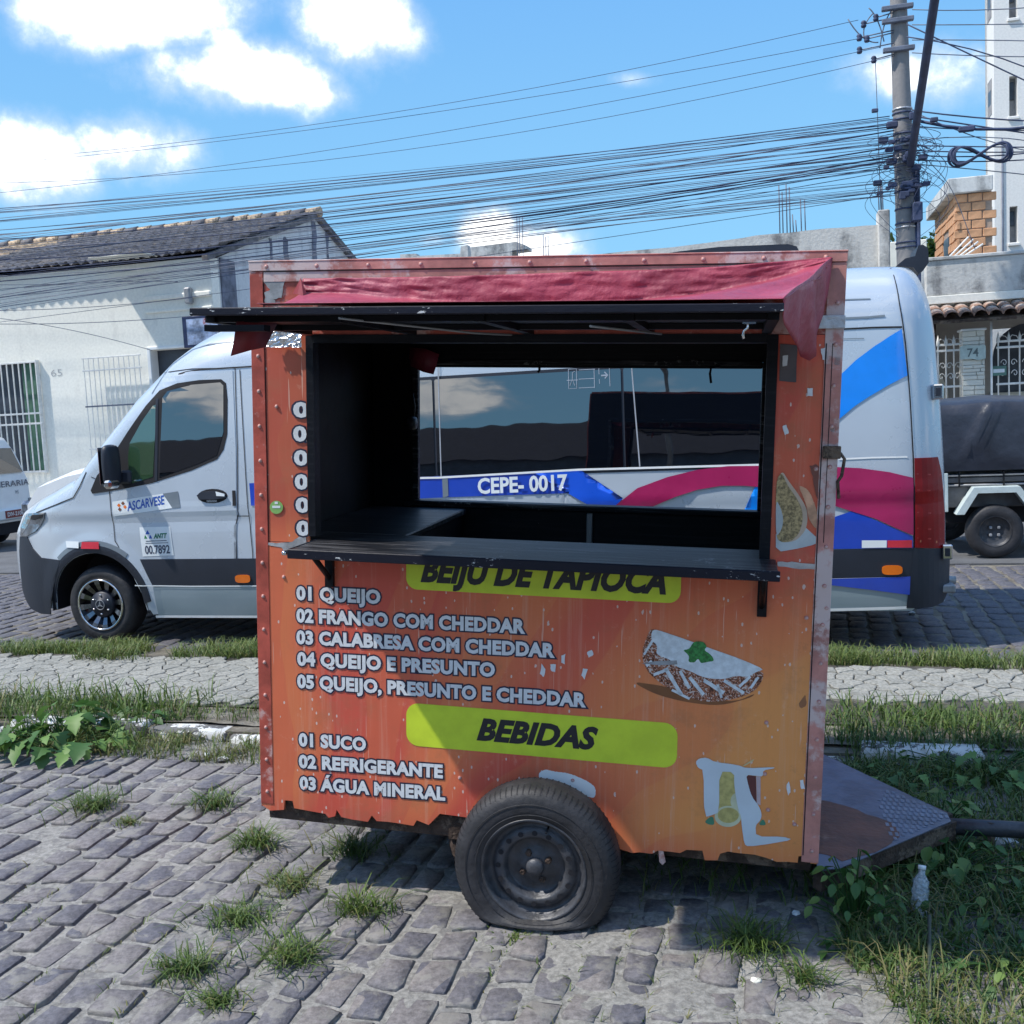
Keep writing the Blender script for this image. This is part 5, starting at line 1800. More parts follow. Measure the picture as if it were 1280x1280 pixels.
def skin(name, poly, mat, off=.003, thick=0., parent=None, px=True, grid=.10, mirror=False):
    """a sheet lying on the side of the van"""
    if px: poly = [vp(*p) for p in poly]
    bm = bmesh.new()
    vs = [bm.verts.new((a, 0, b)) for a, b in poly]
    try:
        f = bm.faces.new(vs)
    except ValueError:
        return None
    bmesh.ops.triangulate(bm, faces=[f])
    x0, x1 = min(p[0] for p in poly), max(p[0] for p in poly)
    z0, z1 = min(p[1] for p in poly), max(p[1] for p in poly)
    gx = grid if x0 > -5.6 and x1 < .7 else grid * .4
    k = math.ceil(x0 / gx)
    while k * gx < x1:
        bmesh.ops.bisect_plane(bm, geom=bm.verts[:] + bm.edges[:] + bm.faces[:], plane_co=(k * gx, 0, 0), plane_no=(1, 0, 0)); k += 1
    gz = grid * .45
    k = math.ceil(z0 / gz)
    while k * gz < z1:
        bmesh.ops.bisect_plane(bm, geom=bm.verts[:] + bm.edges[:] + bm.faces[:], plane_co=(0, 0, k * gz), plane_no=(0, 0, 1)); k += 1
    bmesh.ops.dissolve_limit(bm, angle_limit=.001, verts=bm.verts[:], edges=[])
    if thick:
        ee = [e for e in bm.edges if e.is_boundary]
        r = bmesh.ops.extrude_edge_only(bm, edges=ee)
        for v in [g for g in r['geom'] if isinstance(g, bmesh.types.BMVert)]:
            v.co.y = thick
    for v in bm.verts:
        y = VN + ins(v.co.x, v.co.z) - off + v.co.y
        if mirror: y = 2 * VN + VW - y
        v.co = Vector((x_end(v.co.x, v.co.z), y, v.co.z))
    bmesh.ops.recalc_face_normals(bm, faces=bm.faces)
    me = bpy.data.meshes.new(name)
    bm.to_mesh(me); bm.free()
    me.materials.append(mat)
    if not mirror:
        s = sum(p.normal.y * p.area for p in me.polygons)
        if s > 0: me.flip_normals()
    for p in me.polygons: p.use_smooth = not thick
    return link(name, me, parent or van)


def line(name, pts, w=.007, mat=None, off=.0045, parent=None):
    """a narrow gap or crease following points seen on the van's side"""
    P = [Vector(vp(*p)) for p in pts]
    Q = []
    for a, b in zip(P, P[1:]):
        n = max(1, int((b - a).length / .07))
        Q += [a.lerp(b, i / n) for i in range(n)]
    Q.append(P[-1])
    vs = []
    for i, q in enumerate(Q):
        t = (Q[min(i + 1, len(Q) - 1)] - Q[max(i - 1, 0)]).normalized()
        nn = Vector((-t.y, t.x)) * w / 2
        for s in (1, -1):
            a = q + nn * s
            vs.append((x_end(a.x, a.y), VN + ins(a.x, a.y) - off, a.y))
    return MB().add(vs, [(2 * i, 2 * i + 1, 2 * i + 3, 2 * i + 2) for i in range(len(Q) - 1)]).build(name, mat or M['gap'], parent or van)


# front door as a sheet of its own, its gaps round it
door = skin('front_door', [(141, 614), (205, 470), (240, 464), (291, 463), (295, 560), (296, 640), (293, 655), (297, 768), (192, 768), (163, 702), (146, 675), (142, 645)], M['silver'], .005, .008)
line('door_gap', [(137, 614), (140, 645), (144, 676), (161, 703), (176, 735), (188, 768)])
line('door_gap', [(205, 466), (240, 461), (294, 460)])
line('door_gap', [(294, 460), (297, 560), (298, 643), (295, 656), (296, 690), (299, 769)])
line('door_gap', [(300, 462), (309, 620), (316, 690), (321, 769)])
line('door_gap', [(296, 645), (312, 645)])
line('roof_seam', [(214, 470.5), (232, 465), (250, 462), (300, 459), (420, 451)], .012)
line('roof_seam', [(1040, 412), (1090, 409.5), (1132, 408.5)], .012)
line('roof_crease', [(1040, 375), (1070, 374), (1088, 373.5)], .008, M['vgrey'])
line('roof_crease', [(1040, 398.5), (1085, 396.5), (1107, 394.5)], .014, M['vgrey'])
line('roof_crease', [(1040, 424), (1080, 423)], .006, M['vgrey'])
line('rear_corner_gap', [(1124, 334), (1130, 380), (1136, 430), (1140, 500), (1142.5, 570), (1143, 690), (1139, 722), (1134, 758)], .009)
line('hood_gap', [(108, 590), (100, 608), (92, 622), (70, 631), (45, 641)], .010)
line('hood_gap', [(114, 596), (123, 600)], .006)
line('body_crease', [(1048, 574), (1090, 572), (1135, 571)], .012, M['whitep'])
line('roof_bow', [(190, 492), (215, 455), (240, 437), (262, 430), (300, 426)], .010, M['vgrey'])

# dark lower trim, sill and bumpers
for poly in ([(176, 699), (298, 698), (310, 698), (1039, 687), (1142, 685), (1142, 722), (1039, 723), (310, 732), (192, 732)],):
    skin('side_trim', poly, M['trimblk'], .014, .012)
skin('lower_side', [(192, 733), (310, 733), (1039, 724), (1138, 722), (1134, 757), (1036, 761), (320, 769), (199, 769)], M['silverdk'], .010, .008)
line('trim_white_line', [(170, 731.5), (240, 732.5), (320, 732), (1039, 723.5), (1137, 721)], .010, M['whitep'], .017)  # white line between the dark trim and the lower side
line('sill_strip', [(196, 770.5), (320, 770.5), (1036, 762), (1090, 760.5), (1134, 759)], .022, M['whitep'], .014)
skin('front_bumper', [(24, 671), (34, 671), (41, 685), (52, 697), (76, 700), (68, 714), (64, 730), (63, 748), (64, 768), (52, 767), (38, 761), (30, 750), (25, 738), (23.5, 715), (22.5, 690)], M['trimblk'], .014, .014)
skin('rear_bumper', [(1142, 684.5), (1184, 684.5), (1188, 700), (1187, 735), (1180, 752), (1165, 758.5), (1133, 759.5), (1138, 724)], M['trimblk'], .016, .016)
# arch lips
for k, wx in enumerate(WHX):
    pts = arc(wx, .345, .548, 4 if k == 0 else 0, 176 if k == 0 else 180, 26) + arc(wx, .345, .478, 178, 2, 26)
    skin('wheel_arch_lip', [p for p in pts if p[1] > .30], M['trimblk'] if k else M['trimblk'], .012, .03, px=False, grid=.06)
    pts = arc(wx, .345, .60, 50, 130, 14) + arc(wx, .345, .55, 130, 50, 14)
skin('arch_brow', arc(WHX[0], .345, .590, 52, 132, 14) + arc(WHX[0], .345, .549, 132, 52, 14), M['vgrey'], .012, .008, px=False, grid=.05)

# windows
skin('door_rubber', [(114, 613), (122, 594), (133, 582), (160, 540), (183, 507), (200, 488), (222, 479), (250, 475), (277, 474), (283, 479), (285, 500), (284.5, 543), (280, 562), (272, 574), (240, 588), (190, 604), (150, 612), (116, 617)], M['gap'], .0085, .006)
skin('quarter_window', [(163, 554), (178, 527), (192, 507), (196, 506), (196, 520), (192, 596), (166, 604), (162, 590), (161, 570)], M['glassgreen'], .011, .004)
skin('door_window', [(204, 497), (210, 489), (240, 481), (276, 478), (280, 482), (280, 540), (272, 569), (250, 579), (200, 597)], M['glass'], .011, .004)
WT = 2.175
line('window_bar', [(197.5, 498), (196, 601)], .026, M['trimblk'], .0125)
for (xa, xb) in ((-4.15, -2.715), (-2.695, -1.19), (-1.17, .12)):
    skin('side_window', rrect(xa, xb, 1.405, WT, .012, 2), M['glass'], .009, .006, px=False)
    skin('side_window', rrect(xa, xb, 1.405, WT, .05, 3), M['glass'], .009, .006, px=False, mirror=True)
skin('window_surround', [(-4.2, 1.385), (.16, 1.385), (.16, 2.20), (-4.2, 2.20)], M['trimblk'], .003, px=False)
line('window_lower_edge', [(490, 598), (548, 597), (724, 587), (965, 580.5)], .016, M['whitep'], .012)
for a, b in (((548, 452), (552, 596)), ((789, 450), (800, 583))):
    line('pane_joint', [a, b], .010, pbr('pane_sealant', (.34, .36, .40), .5), .012)
skin('door_window', [(-5.15, 1.45), (-4.6, 1.45), (-4.6, 2.1), (-5.0, 2.1), (-5.4, 1.7)], M['glass'], .011, .004, px=False, mirror=True)

# bands
sk = dict(off=.0065)
skin('blue_band', [(312, 604), (548, 595), (722, 586.5), (723, 616), (560, 621.5), (314, 632)], M['vblue2'], .006)
skin('grey_tab', [(553, 595), (560, 594.6), (561, 620), (554, 622)], M['vgrey'], .010)
skin('blue_band', [(664, 589), (724, 586), (724, 593), (779, 622.5), (768, 634), (790, 660), (770, 660), (741, 634), (711, 617), (716, 612)], M['vblue'], .011)
skin('blue_band', [(1131, 411), (1112, 421), (1094, 432), (1070, 450), (1049, 470), (1010, 515), (975, 560), (958, 590), (943, 610), (930, 641), (915, 672), (955, 672), (955, 641), (975, 605), (1005, 565), (1049, 524), (1068, 508), (1086, 496), (1110, 482), (1137, 469)], M['vlblue'], .007)
skin('magenta_band', [(700, 700), (735, 665), (768, 633), (797, 610), (835, 596), (872, 587), (910, 582.5), (958, 582), (1044, 583.5), (1075, 585), (1112, 590), (1142, 597), (1142, 669), (1118, 659), (1094, 648), (1043, 632), (990, 616), (958, 609), (929, 607), (902, 607), (872, 612), (844, 621), (809, 636), (770, 668), (745, 697)], M['vmag'], .016)
skin('deep_blue_band', [(1000, 660), (1043, 646), (1067, 638), (1141, 670), (1141.5, 684.5), (1039, 686), (980, 687)], M['vblue2'], .011)
skin('blue_band', [(1000, 724), (1138, 720), (1137, 743), (1090, 737), (1039, 731), (1000, 728)], M['vblue2'], .0195)
skin('reflector', [(1077, 675), (1108, 675), (1108, 684), (1077, 684.5)], M['stickw'], .020)
skin('reflector', [(1109, 675), (1140, 674.5), (1140, 684), (1109, 684)], M['redref'], .020)
skin('reflector', [(104, 677), (125, 677), (125.5, 686), (103, 685.5)], M['redref'], .020)
skin('reflector', [(84, 676), (100, 676.5), (100, 685), (85, 684)], M['stickw'], .020)

# door stickers and lettering
skin('door_sticker', [(141, 627), (204, 617), (216, 635), (142.5, 645.5)], M['stickw'], .008)
skin('door_sticker', [(204, 617), (223, 614), (226, 634), (216, 635)], M['vgrey'], .0085)
for i, (c, a) in enumerate((((149.5, 631.5), 'o'), ((157, 633.5), 'o'), ((150.5, 636.5), 'b'), ((154.5, 629), 'b'))):
    skin('emblem', [(c[0] - 2.4, c[1]), (c[0], c[1] - 2.6), (c[0] + 2.4, c[1] + .4), (c[0], c[1] + 2.6)], M['orange'] if a == 'o' else pbr('emblem_brown', (.16, .05, .02), .5), .0095)


def van_text(s, l, r, h, mat, off=.0095, bold=.03, shear=0.):
    (xa, za), (xb, zb) = vp(*l), vp(*r)
    return text_fit(s, xa, xb, za, h, 0, bold, shear=shear, slope=(zb - za) / (xb - xa), fn=lambda x, y, z: (x_end(x, z), VN + ins(x, z) - off, z)).build('lettering', mat, van)


van_text('ASCARVESE', (160, 633), (206, 624.5), .080, M['txtblue'], .0098, .02)
skin('permit_sticker', [(175, 659), (213.5, 658), (218, 694), (179, 695.5)], M['stickw'], .008)
for i, poly in enumerate(([(184.5, 663), (190.5, 673), (187.5, 678), (184.5, 673), (181.5, 671)], [(181, 672.5), (187, 679), (180.5, 673)], [(180.5, 673.5), (184.5, 673), (186.5, 672.8), (190.7, 672.6), (187, 667.5)])):
    pass
skin('emblem', [(185, 662.5), (188, 667.5), (182.4, 667.8)], M['txtblue'], .0095)
skin('emblem', [(182, 668.3), (185, 673), (181, 673.2)], pbr('emblem_green', (.03, .20, .06), .5), .0095)
skin('emblem', [(188.3, 668), (191.2, 673), (187, 673.1)], M['txtblue'], .0095)
van_text('ANTT', (192.5, 670), (209.5, 669.2), .045, pbr('text_green', (.02, .16, .09), .5), .0098, .05, .25)
line('sticker_print', [(183, 676.3), (209, 675.5)], .006, M['txtdk'], .0098)
line('sticker_print', [(182.5, 679), (211, 678.2)], .005, M['txtdk'], .0098)
van_text('00.7892', (182, 687.2), (213, 686.2), .075, M['txtdk'], .0098, .02)
van_text('CEPE- 0017', (598, 607.5), (710, 602.5), .125, M['stickw'], .022, .03)
# emergency exit mark on the glass
mk = pbr('etched_mark', (.30, .34, .40), .5)
for pts in ([(711, 461.5), (721, 461), (721.5, 485.5), (711.5, 486), (711, 461.5)], [(724, 462.5), (744, 461.5)], [(724, 474), (744, 473)], [(724, 485), (744, 484)], [(743, 461), (743.6, 485)], [(749, 460.5), (749.3, 468)], [(749.5, 474), (750, 479.5)], [(762, 459), (763, 483)], [(709, 475.5), (723, 475)],
            [(713, 482), (716, 474), (719, 482)], [(716, 474), (716, 466), (719, 464)]):
    line('exit_mark', pts, .005, mk, .0165)
line('exit_mark', [(752, 469.5), (759, 469)], .012, mk, .0165)
line('exit_mark', [(756, 465), (760, 469), (756.5, 473)], .010, mk, .0165)

# handle, side lamps, hinges, tail lamp, headlamp
hd = skin('door_handle', [vp(266, 620)] and [(vp(266, 620)[0] + .145 * math.cos(a * .3927), vp(266, 620)[1] + .062 * math.sin(a * .3927)) for a in range(16)], M['gap'], .0075, .004, px=False)
skin('handle_grip', [(248, 619), (254, 614.5), (272, 613.8), (283, 618), (284, 622), (270, 624), (252, 624)], M['trimblk'], .030, .022, parent=hd)
skin('handle_insert', [(272, 614), (283, 617), (283, 620), (273, 619.5)], M['stickw'], .034, .003, parent=hd)
skin('handle_insert', [(259, 625), (272, 624.8), (272, 627.5), (260, 628)], M['chrome'], .012, .003, parent=hd)
skin('door_lock', [(291, 613), (294.5, 613), (295.5, 632), (291.5, 632)], M['gap'], .012, .006)
for c in ((305, 723), (1115, 712)):
    x, z = vp(*c)
    b = skin('side_lamp', [(x + .072 * abs(math.cos(a * .3927)) ** .6 * math.copysign(1, math.cos(a * .3927)), z + .035 * abs(math.sin(a * .3927)) ** .6 * math.copysign(1, math.sin(a * .3927))) for a in range(16)], M['orange'], .026, .010, px=False)
tl = skin('tail_lamp', [(1144, 572.5), (1174, 571), (1178, 590), (1181.5, 640), (1181.5, 684), (1144, 684)], M['lampred'], .018, .016)
for za in (592, 612, 640, 660, 672):
    line('lamp_rib', [(1146, za), (1177, za + 1)], .010, pbr('lamp_rib_red', (.40, .02, .02), .3), .020, tl)
line('lamp_rib', [(1150, 676), (1172, 677)], .018, pbr('lamp_rib_amber', (.55, .12, .05), .2, coat=1.), .0205, tl)
hl = skin('headlight', [(30, 642.5), (42, 641), (57, 640.5), (56, 648), (52, 656), (45, 664), (34, 670), (24.5, 671), (25, 656)], M['lampdk'], .012, .012)
skin('headlight_bezel', [(33, 646), (40, 644.5), (38, 652), (32, 662), (27, 668), (27.5, 656)], M['chrome'], .014, .003, parent=hl)
skin('headlight_bezel', [(40, 644), (55, 642.5), (54, 647), (44, 650), (39, 649)], M['gap'], .014, .003, parent=hl)
for (px_, py_, h) in ((1172, 490, .11), (1180, 690, .11)):
    x, z = vp(px_ - 4, py_)
    MB().bbox(x_end(x, z) + .01, x_end(x, z) + .085, VN + ins(x, z) - .02, VN + ins(x, z) + .05, z - .055, z + .055, .01).build('door_hinge', M['chrome'], van)
    MB().bbox(x_end(x, z) + .03, x_end(x, z) + .065, VN + ins(x, z) - .024, VN + ins(x, z) - .019, z - .03, z + .03, .003).build('hinge_recess', M['trimblk'], van)
mb = MB()
mb.tube([(1.10, VN + .35, .48), (1.22, VN + .35, .47)], .03, 8)
mb.bbox(1.08, 1.2, VN + .2, VN + .8, .40, .46, .01)
mb.build('tow_bracket', M['metalgrey'], van)

# mirror on its arm
mx, mz = facade_at(139, 582, VN - .13)
mb = MB().bbox(mx - .055, mx + .055, VN - .24, VN - .02, mz - .19, mz + .185, .04)
mir = mb.build('wing_mirror', M['trimblk'], van)
mir.modifiers.new('round', 'SUBSURF').levels = 2
for p_ in mir.data.polygons: p_.use_smooth = True
MB().bbox(mx - .02, mx + .058, VN - .245, VN - .10, mz - .195, mz - .12, .02).build('mirror_indicator', M['chrome'], mir)
MB().bbox(mx - .02, mx + .10, VN - .03, VN + .12, mz - .17, mz - .05, .02).build('mirror_arm', M['trimblk'], mir)
MB().bbox(mx - .059, mx - .0555, VN - .22, VN - .05, mz - .16, mz + .16, .001).build('mirror_glass', M['chrome'], mir)
MB().bbox(vp(116, 590)[0] - .10, vp(116, 590)[0] - .02, VN + .12, VN + .20, 1.545, 1.575, .01).build('washer_cap', M['trimblk'], van)

# roof unit and rear roof fairing
mb = MB()
mb.prism([facade_at(x, y, VN + .7) for x, y in ((800, 322), (850, 314), (900, 308.5), (985, 305), (996, 308), (1001, 318), (1001, 335), (800, 345))], VN + .70, VN + 1.42)
mb.build('roof_unit', M['trimblk'], van)


def van_wheel(wx, y0, s, front=True):
    c = (wx, y0, .345)
    pf = [(.225, .10), (.235, .118), (.27, .126), (.31, .122), (.335, .100), (.347, .07), (.349, 0)]
    prof = [(r, s * y) for r, y in pf] + [(r, -s * y) for r, y in pf[::-1][1:]]
    t = MB().lathe(prof, 56, 'Y', c).build('tyre', M['rubber'], van)
    rim = MB()
    rim.lathe([(.232, s * .10), (.234, s * .124), (.226, s * .130), (.216, s * .122), (.208, s * .05), (.0, s * .045)], 48, 'Y', c)
    rm = rim.build('rim', pbr('rim_dark', (.02, .02, .025), .2, .6), van)
    ring_ = MB().lathe([(.217, s * .120), (.219, s * .133), (.233, s * .133), (.235, s * .118)], 48, 'Y', c).build('rim_ring', M['chrome'], rm)
    for k in range(12):
        a = 2 * math.pi * k / 12 + .12
        vs = []
        for (r, y, w) in ((.112, .085, .016), (.15, .10, .020), (.185, .115, .024), (.216, .121, .027)):
            for q in (-1, 1):
                vs.append((wx + r * math.cos(a) - q * w * math.sin(a), y0 + s * y, .345 + r * math.sin(a) + q * w * math.cos(a)))
        MB().add(vs, [(0, 1, 3, 2), (2, 3, 5, 4), (4, 5, 7, 6)]).build('chrome_blade', pbr('blade_metal', (.20, .21, .24), .22, 1.), rm)
    h = MB().lathe([(.122, s * .06), (.120, s * .098), (.108, s * .112), (.06, s * .118), (.056, s * .128), (0, s * .130)], 32, 'Y', c).build('hub_cap', M['trimblk'], rm)
    for k in range(6):
        a = 2 * math.pi * k / 6 + .5
        MB().lathe([(.011, s * .108), (.009, s * .124), (0, s * .126)], 8, 'Y', (wx + .086 * math.cos(a), y0, .345 + .086 * math.sin(a))).build('wheel_nut', M['chrome'], rm)
    star = MB()
    star.lathe([(.046, s * .1300), (.046, s * .1325), (.041, s * .1325), (.041, s * .1300)], 24, 'Y', c)
    for k in range(3):
        a = math.pi / 2 + 2 * math.pi * k / 3
        star.add([(wx + .042 * math.cos(a), y0 + s * .1325, .345 + .042 * math.sin(a)), (wx + .008 * math.cos(a + 1.05), y0 + s * .1325, .345 + .008 * math.sin(a + 1.05)), (wx + .008 * math.cos(a - 1.05), y0 + s * .1325, .345 + .008 * math.sin(a - 1.05))], [(0, 1, 2)])
    star.build('hub_emblem', M['metalgrey'], h)


for wx in WHX:
    van_wheel(wx, VN + .155, -1)
    van_wheel(wx, VN + VW - .155, 1)

# ================================================================== OTHER VEHICLES
# white pickup beyond the van: only its hood shows
car = STREET.thing('parked_pickup', (-8, 11.5, 0), 'white pickup parked beyond the minibus, its sunlit hood showing above the minibus nose', 'pickup')
prof = [(-8.80, .45), (-8.86, .8), (-8.86, 1.12), (-8.70, 1.34), (-8.3, 1.47), (-7.8, 1.56), (-7.4, 1.60), (-6.8, 1.90), (-5.6, 1.93), (-5.2, 1.45), (-4.4, 1.35), (-4.3, .5)]
prof = [(x + .16, z) for x, z in prof]
mb = MB()
sec = []
V0, V1 = 10.25, 12.0
for k, (o_, sc_) in enumerate(((0, .92), (.10, .985), (.25, 1.), (.75, 1.), (.90, .985), (1., .92))):
    cz = .9
    sec.append([(x, V0 + (V1 - V0) * o_, .5 + (z - .5) * sc_) for x, z in prof])
n = len(prof)
for s_ in sec: mb.v += s_
for k in range(5):
    for i in range(n - 1):
        mb.f.append([k * n + i, k * n + i + 1, (k + 1) * n + i + 1, (k + 1) * n + i]); mb.mi.append(0); mb.sm.append(True)
mb.f.append(list(range(n))); mb.f.append(list(range(5 * n, 6 * n))[::-1]); mb.mi += [0, 0]; mb.sm += [False, False]
mb.build('body', M['whitep'], car)
mb = MB().prism([(-7.3, 1.52), (-6.76, 1.82), (-5.68, 1.84), (-5.38, 1.48)], V0 - .004, V0 + .01)
mb.build('side_window', M['glass'], car)
MB().bbox(-8.84, -8.62, V0 + .02, V0 + .25, .96, 1.12, .04).build('headlight', M['lampdk'], car)
for x in (-8.0, -5.1):
    for y in (V0 + .10, V1 - .10):
        MB().lathe([(0, -.10), (.36, -.10), (.38, -.07), (.38, .07), (.36, .10), (0, .10)], 24, 'Y', (x, y, .38)).build('tyre', M['rubber'], car)

# white hearse at the left edge, its rear towards the viewer
hs = STREET.thing('white_hearse', (-14, 14.6, 0), 'white funeral van cut by the left edge, dark red plate on its rear', 'hearse')
VH0, VH1, UH = 13.85, 15.50, -13.05
mb = MB()
pr = [(VH0, .42), (VH0 - .01, .9), (VH0 + .03, 1.15), (VH0 + .16, 1.72), (VH0 + .28, 1.90), (VH0 + .8, 1.97), (VH1 - .28, 1.90), (VH1 - .14, 1.66), (VH1 - .02, 1.18), (VH1, .9), (VH1, .42)]
for (u_, k) in ((-17.6, .82), (-17.4, 1.), (UH - .30, 1.), (UH - .06, .985), (UH, .95)):
    mb.v += [(u_ + (0 if k != .95 and k != .985 else -.22 * max(0, z - 1.15)), (y - (VH0 + VH1) / 2) * (k if k > .9 else .9) + (VH0 + VH1) / 2, .42 + (z - .42) * k) for y, z in pr]
n = len(pr)
for k in range(4):
    for i in range(n - 1):
        mb.f.append([k * n + i, (k + 1) * n + i, (k + 1) * n + i + 1, k * n + i + 1]); mb.mi.append(0); mb.sm.append(True)
mb.f.append(list(range(4 * n, 5 * n))); mb.mi.append(0); mb.sm.append(False)
mb.build('body', M['whitep'], hs)
mb = MB()
mb.add([(UH - .02 - .22 * .12, VH1 - .14, 1.27), (UH - .02 - .22 * .55, VH1 - .27, 1.70), (UH - .05 - .22 * .55, VH1 - .9, 1.72), (UH - .02 - .22 * .12, VH1 - 1.0, 1.27)], [(0, 1, 2, 3)])
hw = mb.build('rear_window', M['glass2'], hs)
hw.data.transform(Matrix.Translation((.035, 0, 0)))
mb = MB().bbox(UH - .05, UH + .09, VH0 - .02, VH1 + .02, .46, .66, .03)
mb.build('rear_bumper', M['stickw'], hs)
MB().bbox(UH + .092, UH + .100, VH1 - .78, VH1 - .32, .50, .63, .002).build('number_plate', pbr('plate_red', (.20, .03, .03), .4), hs)
RX = Matrix(((0, 0, 1, 0), (1, 0, 0, 0), (0, 1, 0, 0), (0, 0, 0, 1)))


def rear_text(s, v0, v1, zc, h, mat, off=.012, bold=.02, parent=None, name='lettering'):
    def f(x, y, z): return (UH + off - .035 * (z > 2), x, z)
    return text_fit(s, v0, v1, zc, h, 0, bold, fn=f).build(name, mat, parent or hs)


rear_text('FUNERARIA', VH1 - 1.12, VH1 - .05, 1.085, .10, M['txtdk'], .012, .0)
rear_text('IHS', VH1 - .40, VH1 - .32, .93, .06, M['txtdk'], .012, .0)
rear_text('DIV-2106', VH1 - .74, VH1 - .36, .565, .07, M['stickw'], .104, .02)
MB().bbox(UH + .0, UH + .02, VH1 - .10, VH1 - .015, .70, .80, .01).build('tail_lamp', M['vgrey'], hs)
for y in (VH0 + .12, VH1 - .12):
    for x in (-13.8, -16.7):
        MB().lathe([(0, -.09), (.28, -.09), (.30, -.06), (.30, .06), (.28, .09), (0, .09)], 24, 'Y', (x, y, .30)).build('tyre', M['rubber'], hs)
MB().box(-17.3, UH - .02, VH0 + .1, VH1 - .1, .22, .45).build('underbody', M['gap'], hs)

# cargo trailer at the right under a black tarpaulin
CT = 12.32
ct = STREET.thing('cargo_trailer', (2.6, CT + .8, 0), 'small cargo trailer with pale hexagonal mudguard and black steel wheels at the right edge', 'trailer')
MB().bbox(1.70, 4.6, CT + .12, CT + 1.6, .56, .80, .01).build('side_board', M['trailerwood'], ct)
MB().bbox(1.70, 4.6, CT + .10, CT + 1.62, .84, .90, .006).build('side_board', M['trailerwood'], ct)
mb = MB()
for z in (.815, .925):
    mb.tube([(1.66, CT + .09, z), (4.6, CT + .09, z)], .015, 6)
mb.build('side_rail', M['metalgrey'], ct)
for x in (1.74, 4.5):
    MB().bbox(x - .04, x + .04, CT + .04, CT + .10, .52, .96, .006).build('corner_post', M['palegreen'], ct)
for x in (1.90, 2.36, 2.9, 3.5):
    MB().tube([(x, CT + .07, 1.04), (x, CT + .065, .80)], .010, 6).build('tie_strap', M['gap'], ct)
mb = MB()
fo_ = [(1.845, .50), (2.03, .80), (2.50, .80), (2.70, .50), (2.62, .50), (2.46, .735), (2.07, .735), (1.93, .50)]
mb.prism(fo_, CT - .08, CT + .14)
mb.build('mudguard', M['palegreen'], ct)
MB().bbox(1.72, 4.5, CT + .3, CT + 1.4, .36, .555, .01).build('chassis', M['gap'], ct)
for (x, y, s_) in ((2.25, CT + .03, -1), (1.95, CT + 1.5, -1)):
    c = (x, y, .30)
    w_ = MB().lathe([(.17, -.08), (.20, -.09), (.26, -.09), (.295, -.06), (.30, 0), (.295, .06), (.26, .09), (.0, .09)], 36, 'Y', c).build('tyre', M['rubber'], ct)
    rm = MB().lathe([(.178, -.07), (.170, -.085), (.160, -.06), (.150, -.035), (.11, -.045), (.08, -.02), (.0, -.03)], 32, 'Y', c).build('rim', M['steelblack'], w_)
    for k in range(4):
        a = 2 * math.pi * k / 4 + .78
        MB().bbox(x + .06 * math.cos(a) - .016, x + .06 * math.cos(a) + .016, y - .055, y - .02, .30 + .06 * math.sin(a) - .016, .30 + .06 * math.sin(a) + .016, .006).build('wheel_nut', M['metalgrey'], w_)
tp = STREET.thing('black_tarpaulin', (2.6, CT + .8, .95), 'creased black tarpaulin tied down over the cargo trailer load', 'tarpaulin')
vs = []
nu, nv_ = 70, 26
prf = [(0.0, .98), (-.02, 1.1), (.0, 1.4), (.03, 1.62), (.08, 1.72), (.2, 1.765), (.75, 1.80), (1.35, 1.78), (1.50, 1.6), (1.56, 1.0)]
tt = np.linspace(0, len(prf) - 1, nv_)
for i in range(nu + 1):
    x = 1.62 + 3.1 * i / nu
    for t in tt:
        k = min(int(t), len(prf) - 2); f = t - k
        y = prf[k][0] + (prf[k + 1][0] - prf[k][0]) * f
        z = prf[k][1] + (prf[k + 1][1] - prf[k][1]) * f
        n = MN.noise(Vector((x * 2.2 + z * 1.9, z * 1.2, 4)))
        d = (x - 2.2) + (1.7 - z) * .55
        fold = .045 * math.exp(-((d - .04) / .035) ** 2) + .03 * math.exp(-((d - .14) / .03) ** 2) if z < 1.74 and z > 1.15 else 0
        vs.append((x, CT + .03 + y - fold * (y < .2) + .03 * n, z + (.02 * MN.noise(Vector((x * 2, 5, 1))) if z > 1.5 else 0)))
tp_mesh = MB().add(vs, [(i * nv_ + j, (i + 1) * nv_ + j, (i + 1) * nv_ + j + 1, i * nv_ + j + 1) for i in range(nu) for j in range(nv_ - 1)], True)
tp_mesh.add([vs[j] for j in range(nv_)], [tuple(range(nv_))])
tp_mesh.build('cover', M['blacktarp'], tp)
# ================================================================== BUILDINGS ACROSS THE STREET
VF = 19.0


def wall_with_holes(mb, u0, u1, z0, z1, v, holes, depth=.25):
    """front wall as blocks round its openings; holes: (u0, u1, z0, z1)"""
    us = sorted({u0, u1} | {h[0] for h in holes} | {h[1] for h in holes})
    for a, b in zip(us, us[1:]):
        hs_ = sorted([h for h in holes if h[0] < b - 1e-6 and h[1] > a + 1e-6], key=lambda h: h[2])
        z = z0
        for h in hs_:
            if h[2] > z: mb.box(a, b, v, v + depth, z, h[2])
            z = h[3]
        if z < z1: mb.box(a, b, v, v + depth, z, z1)


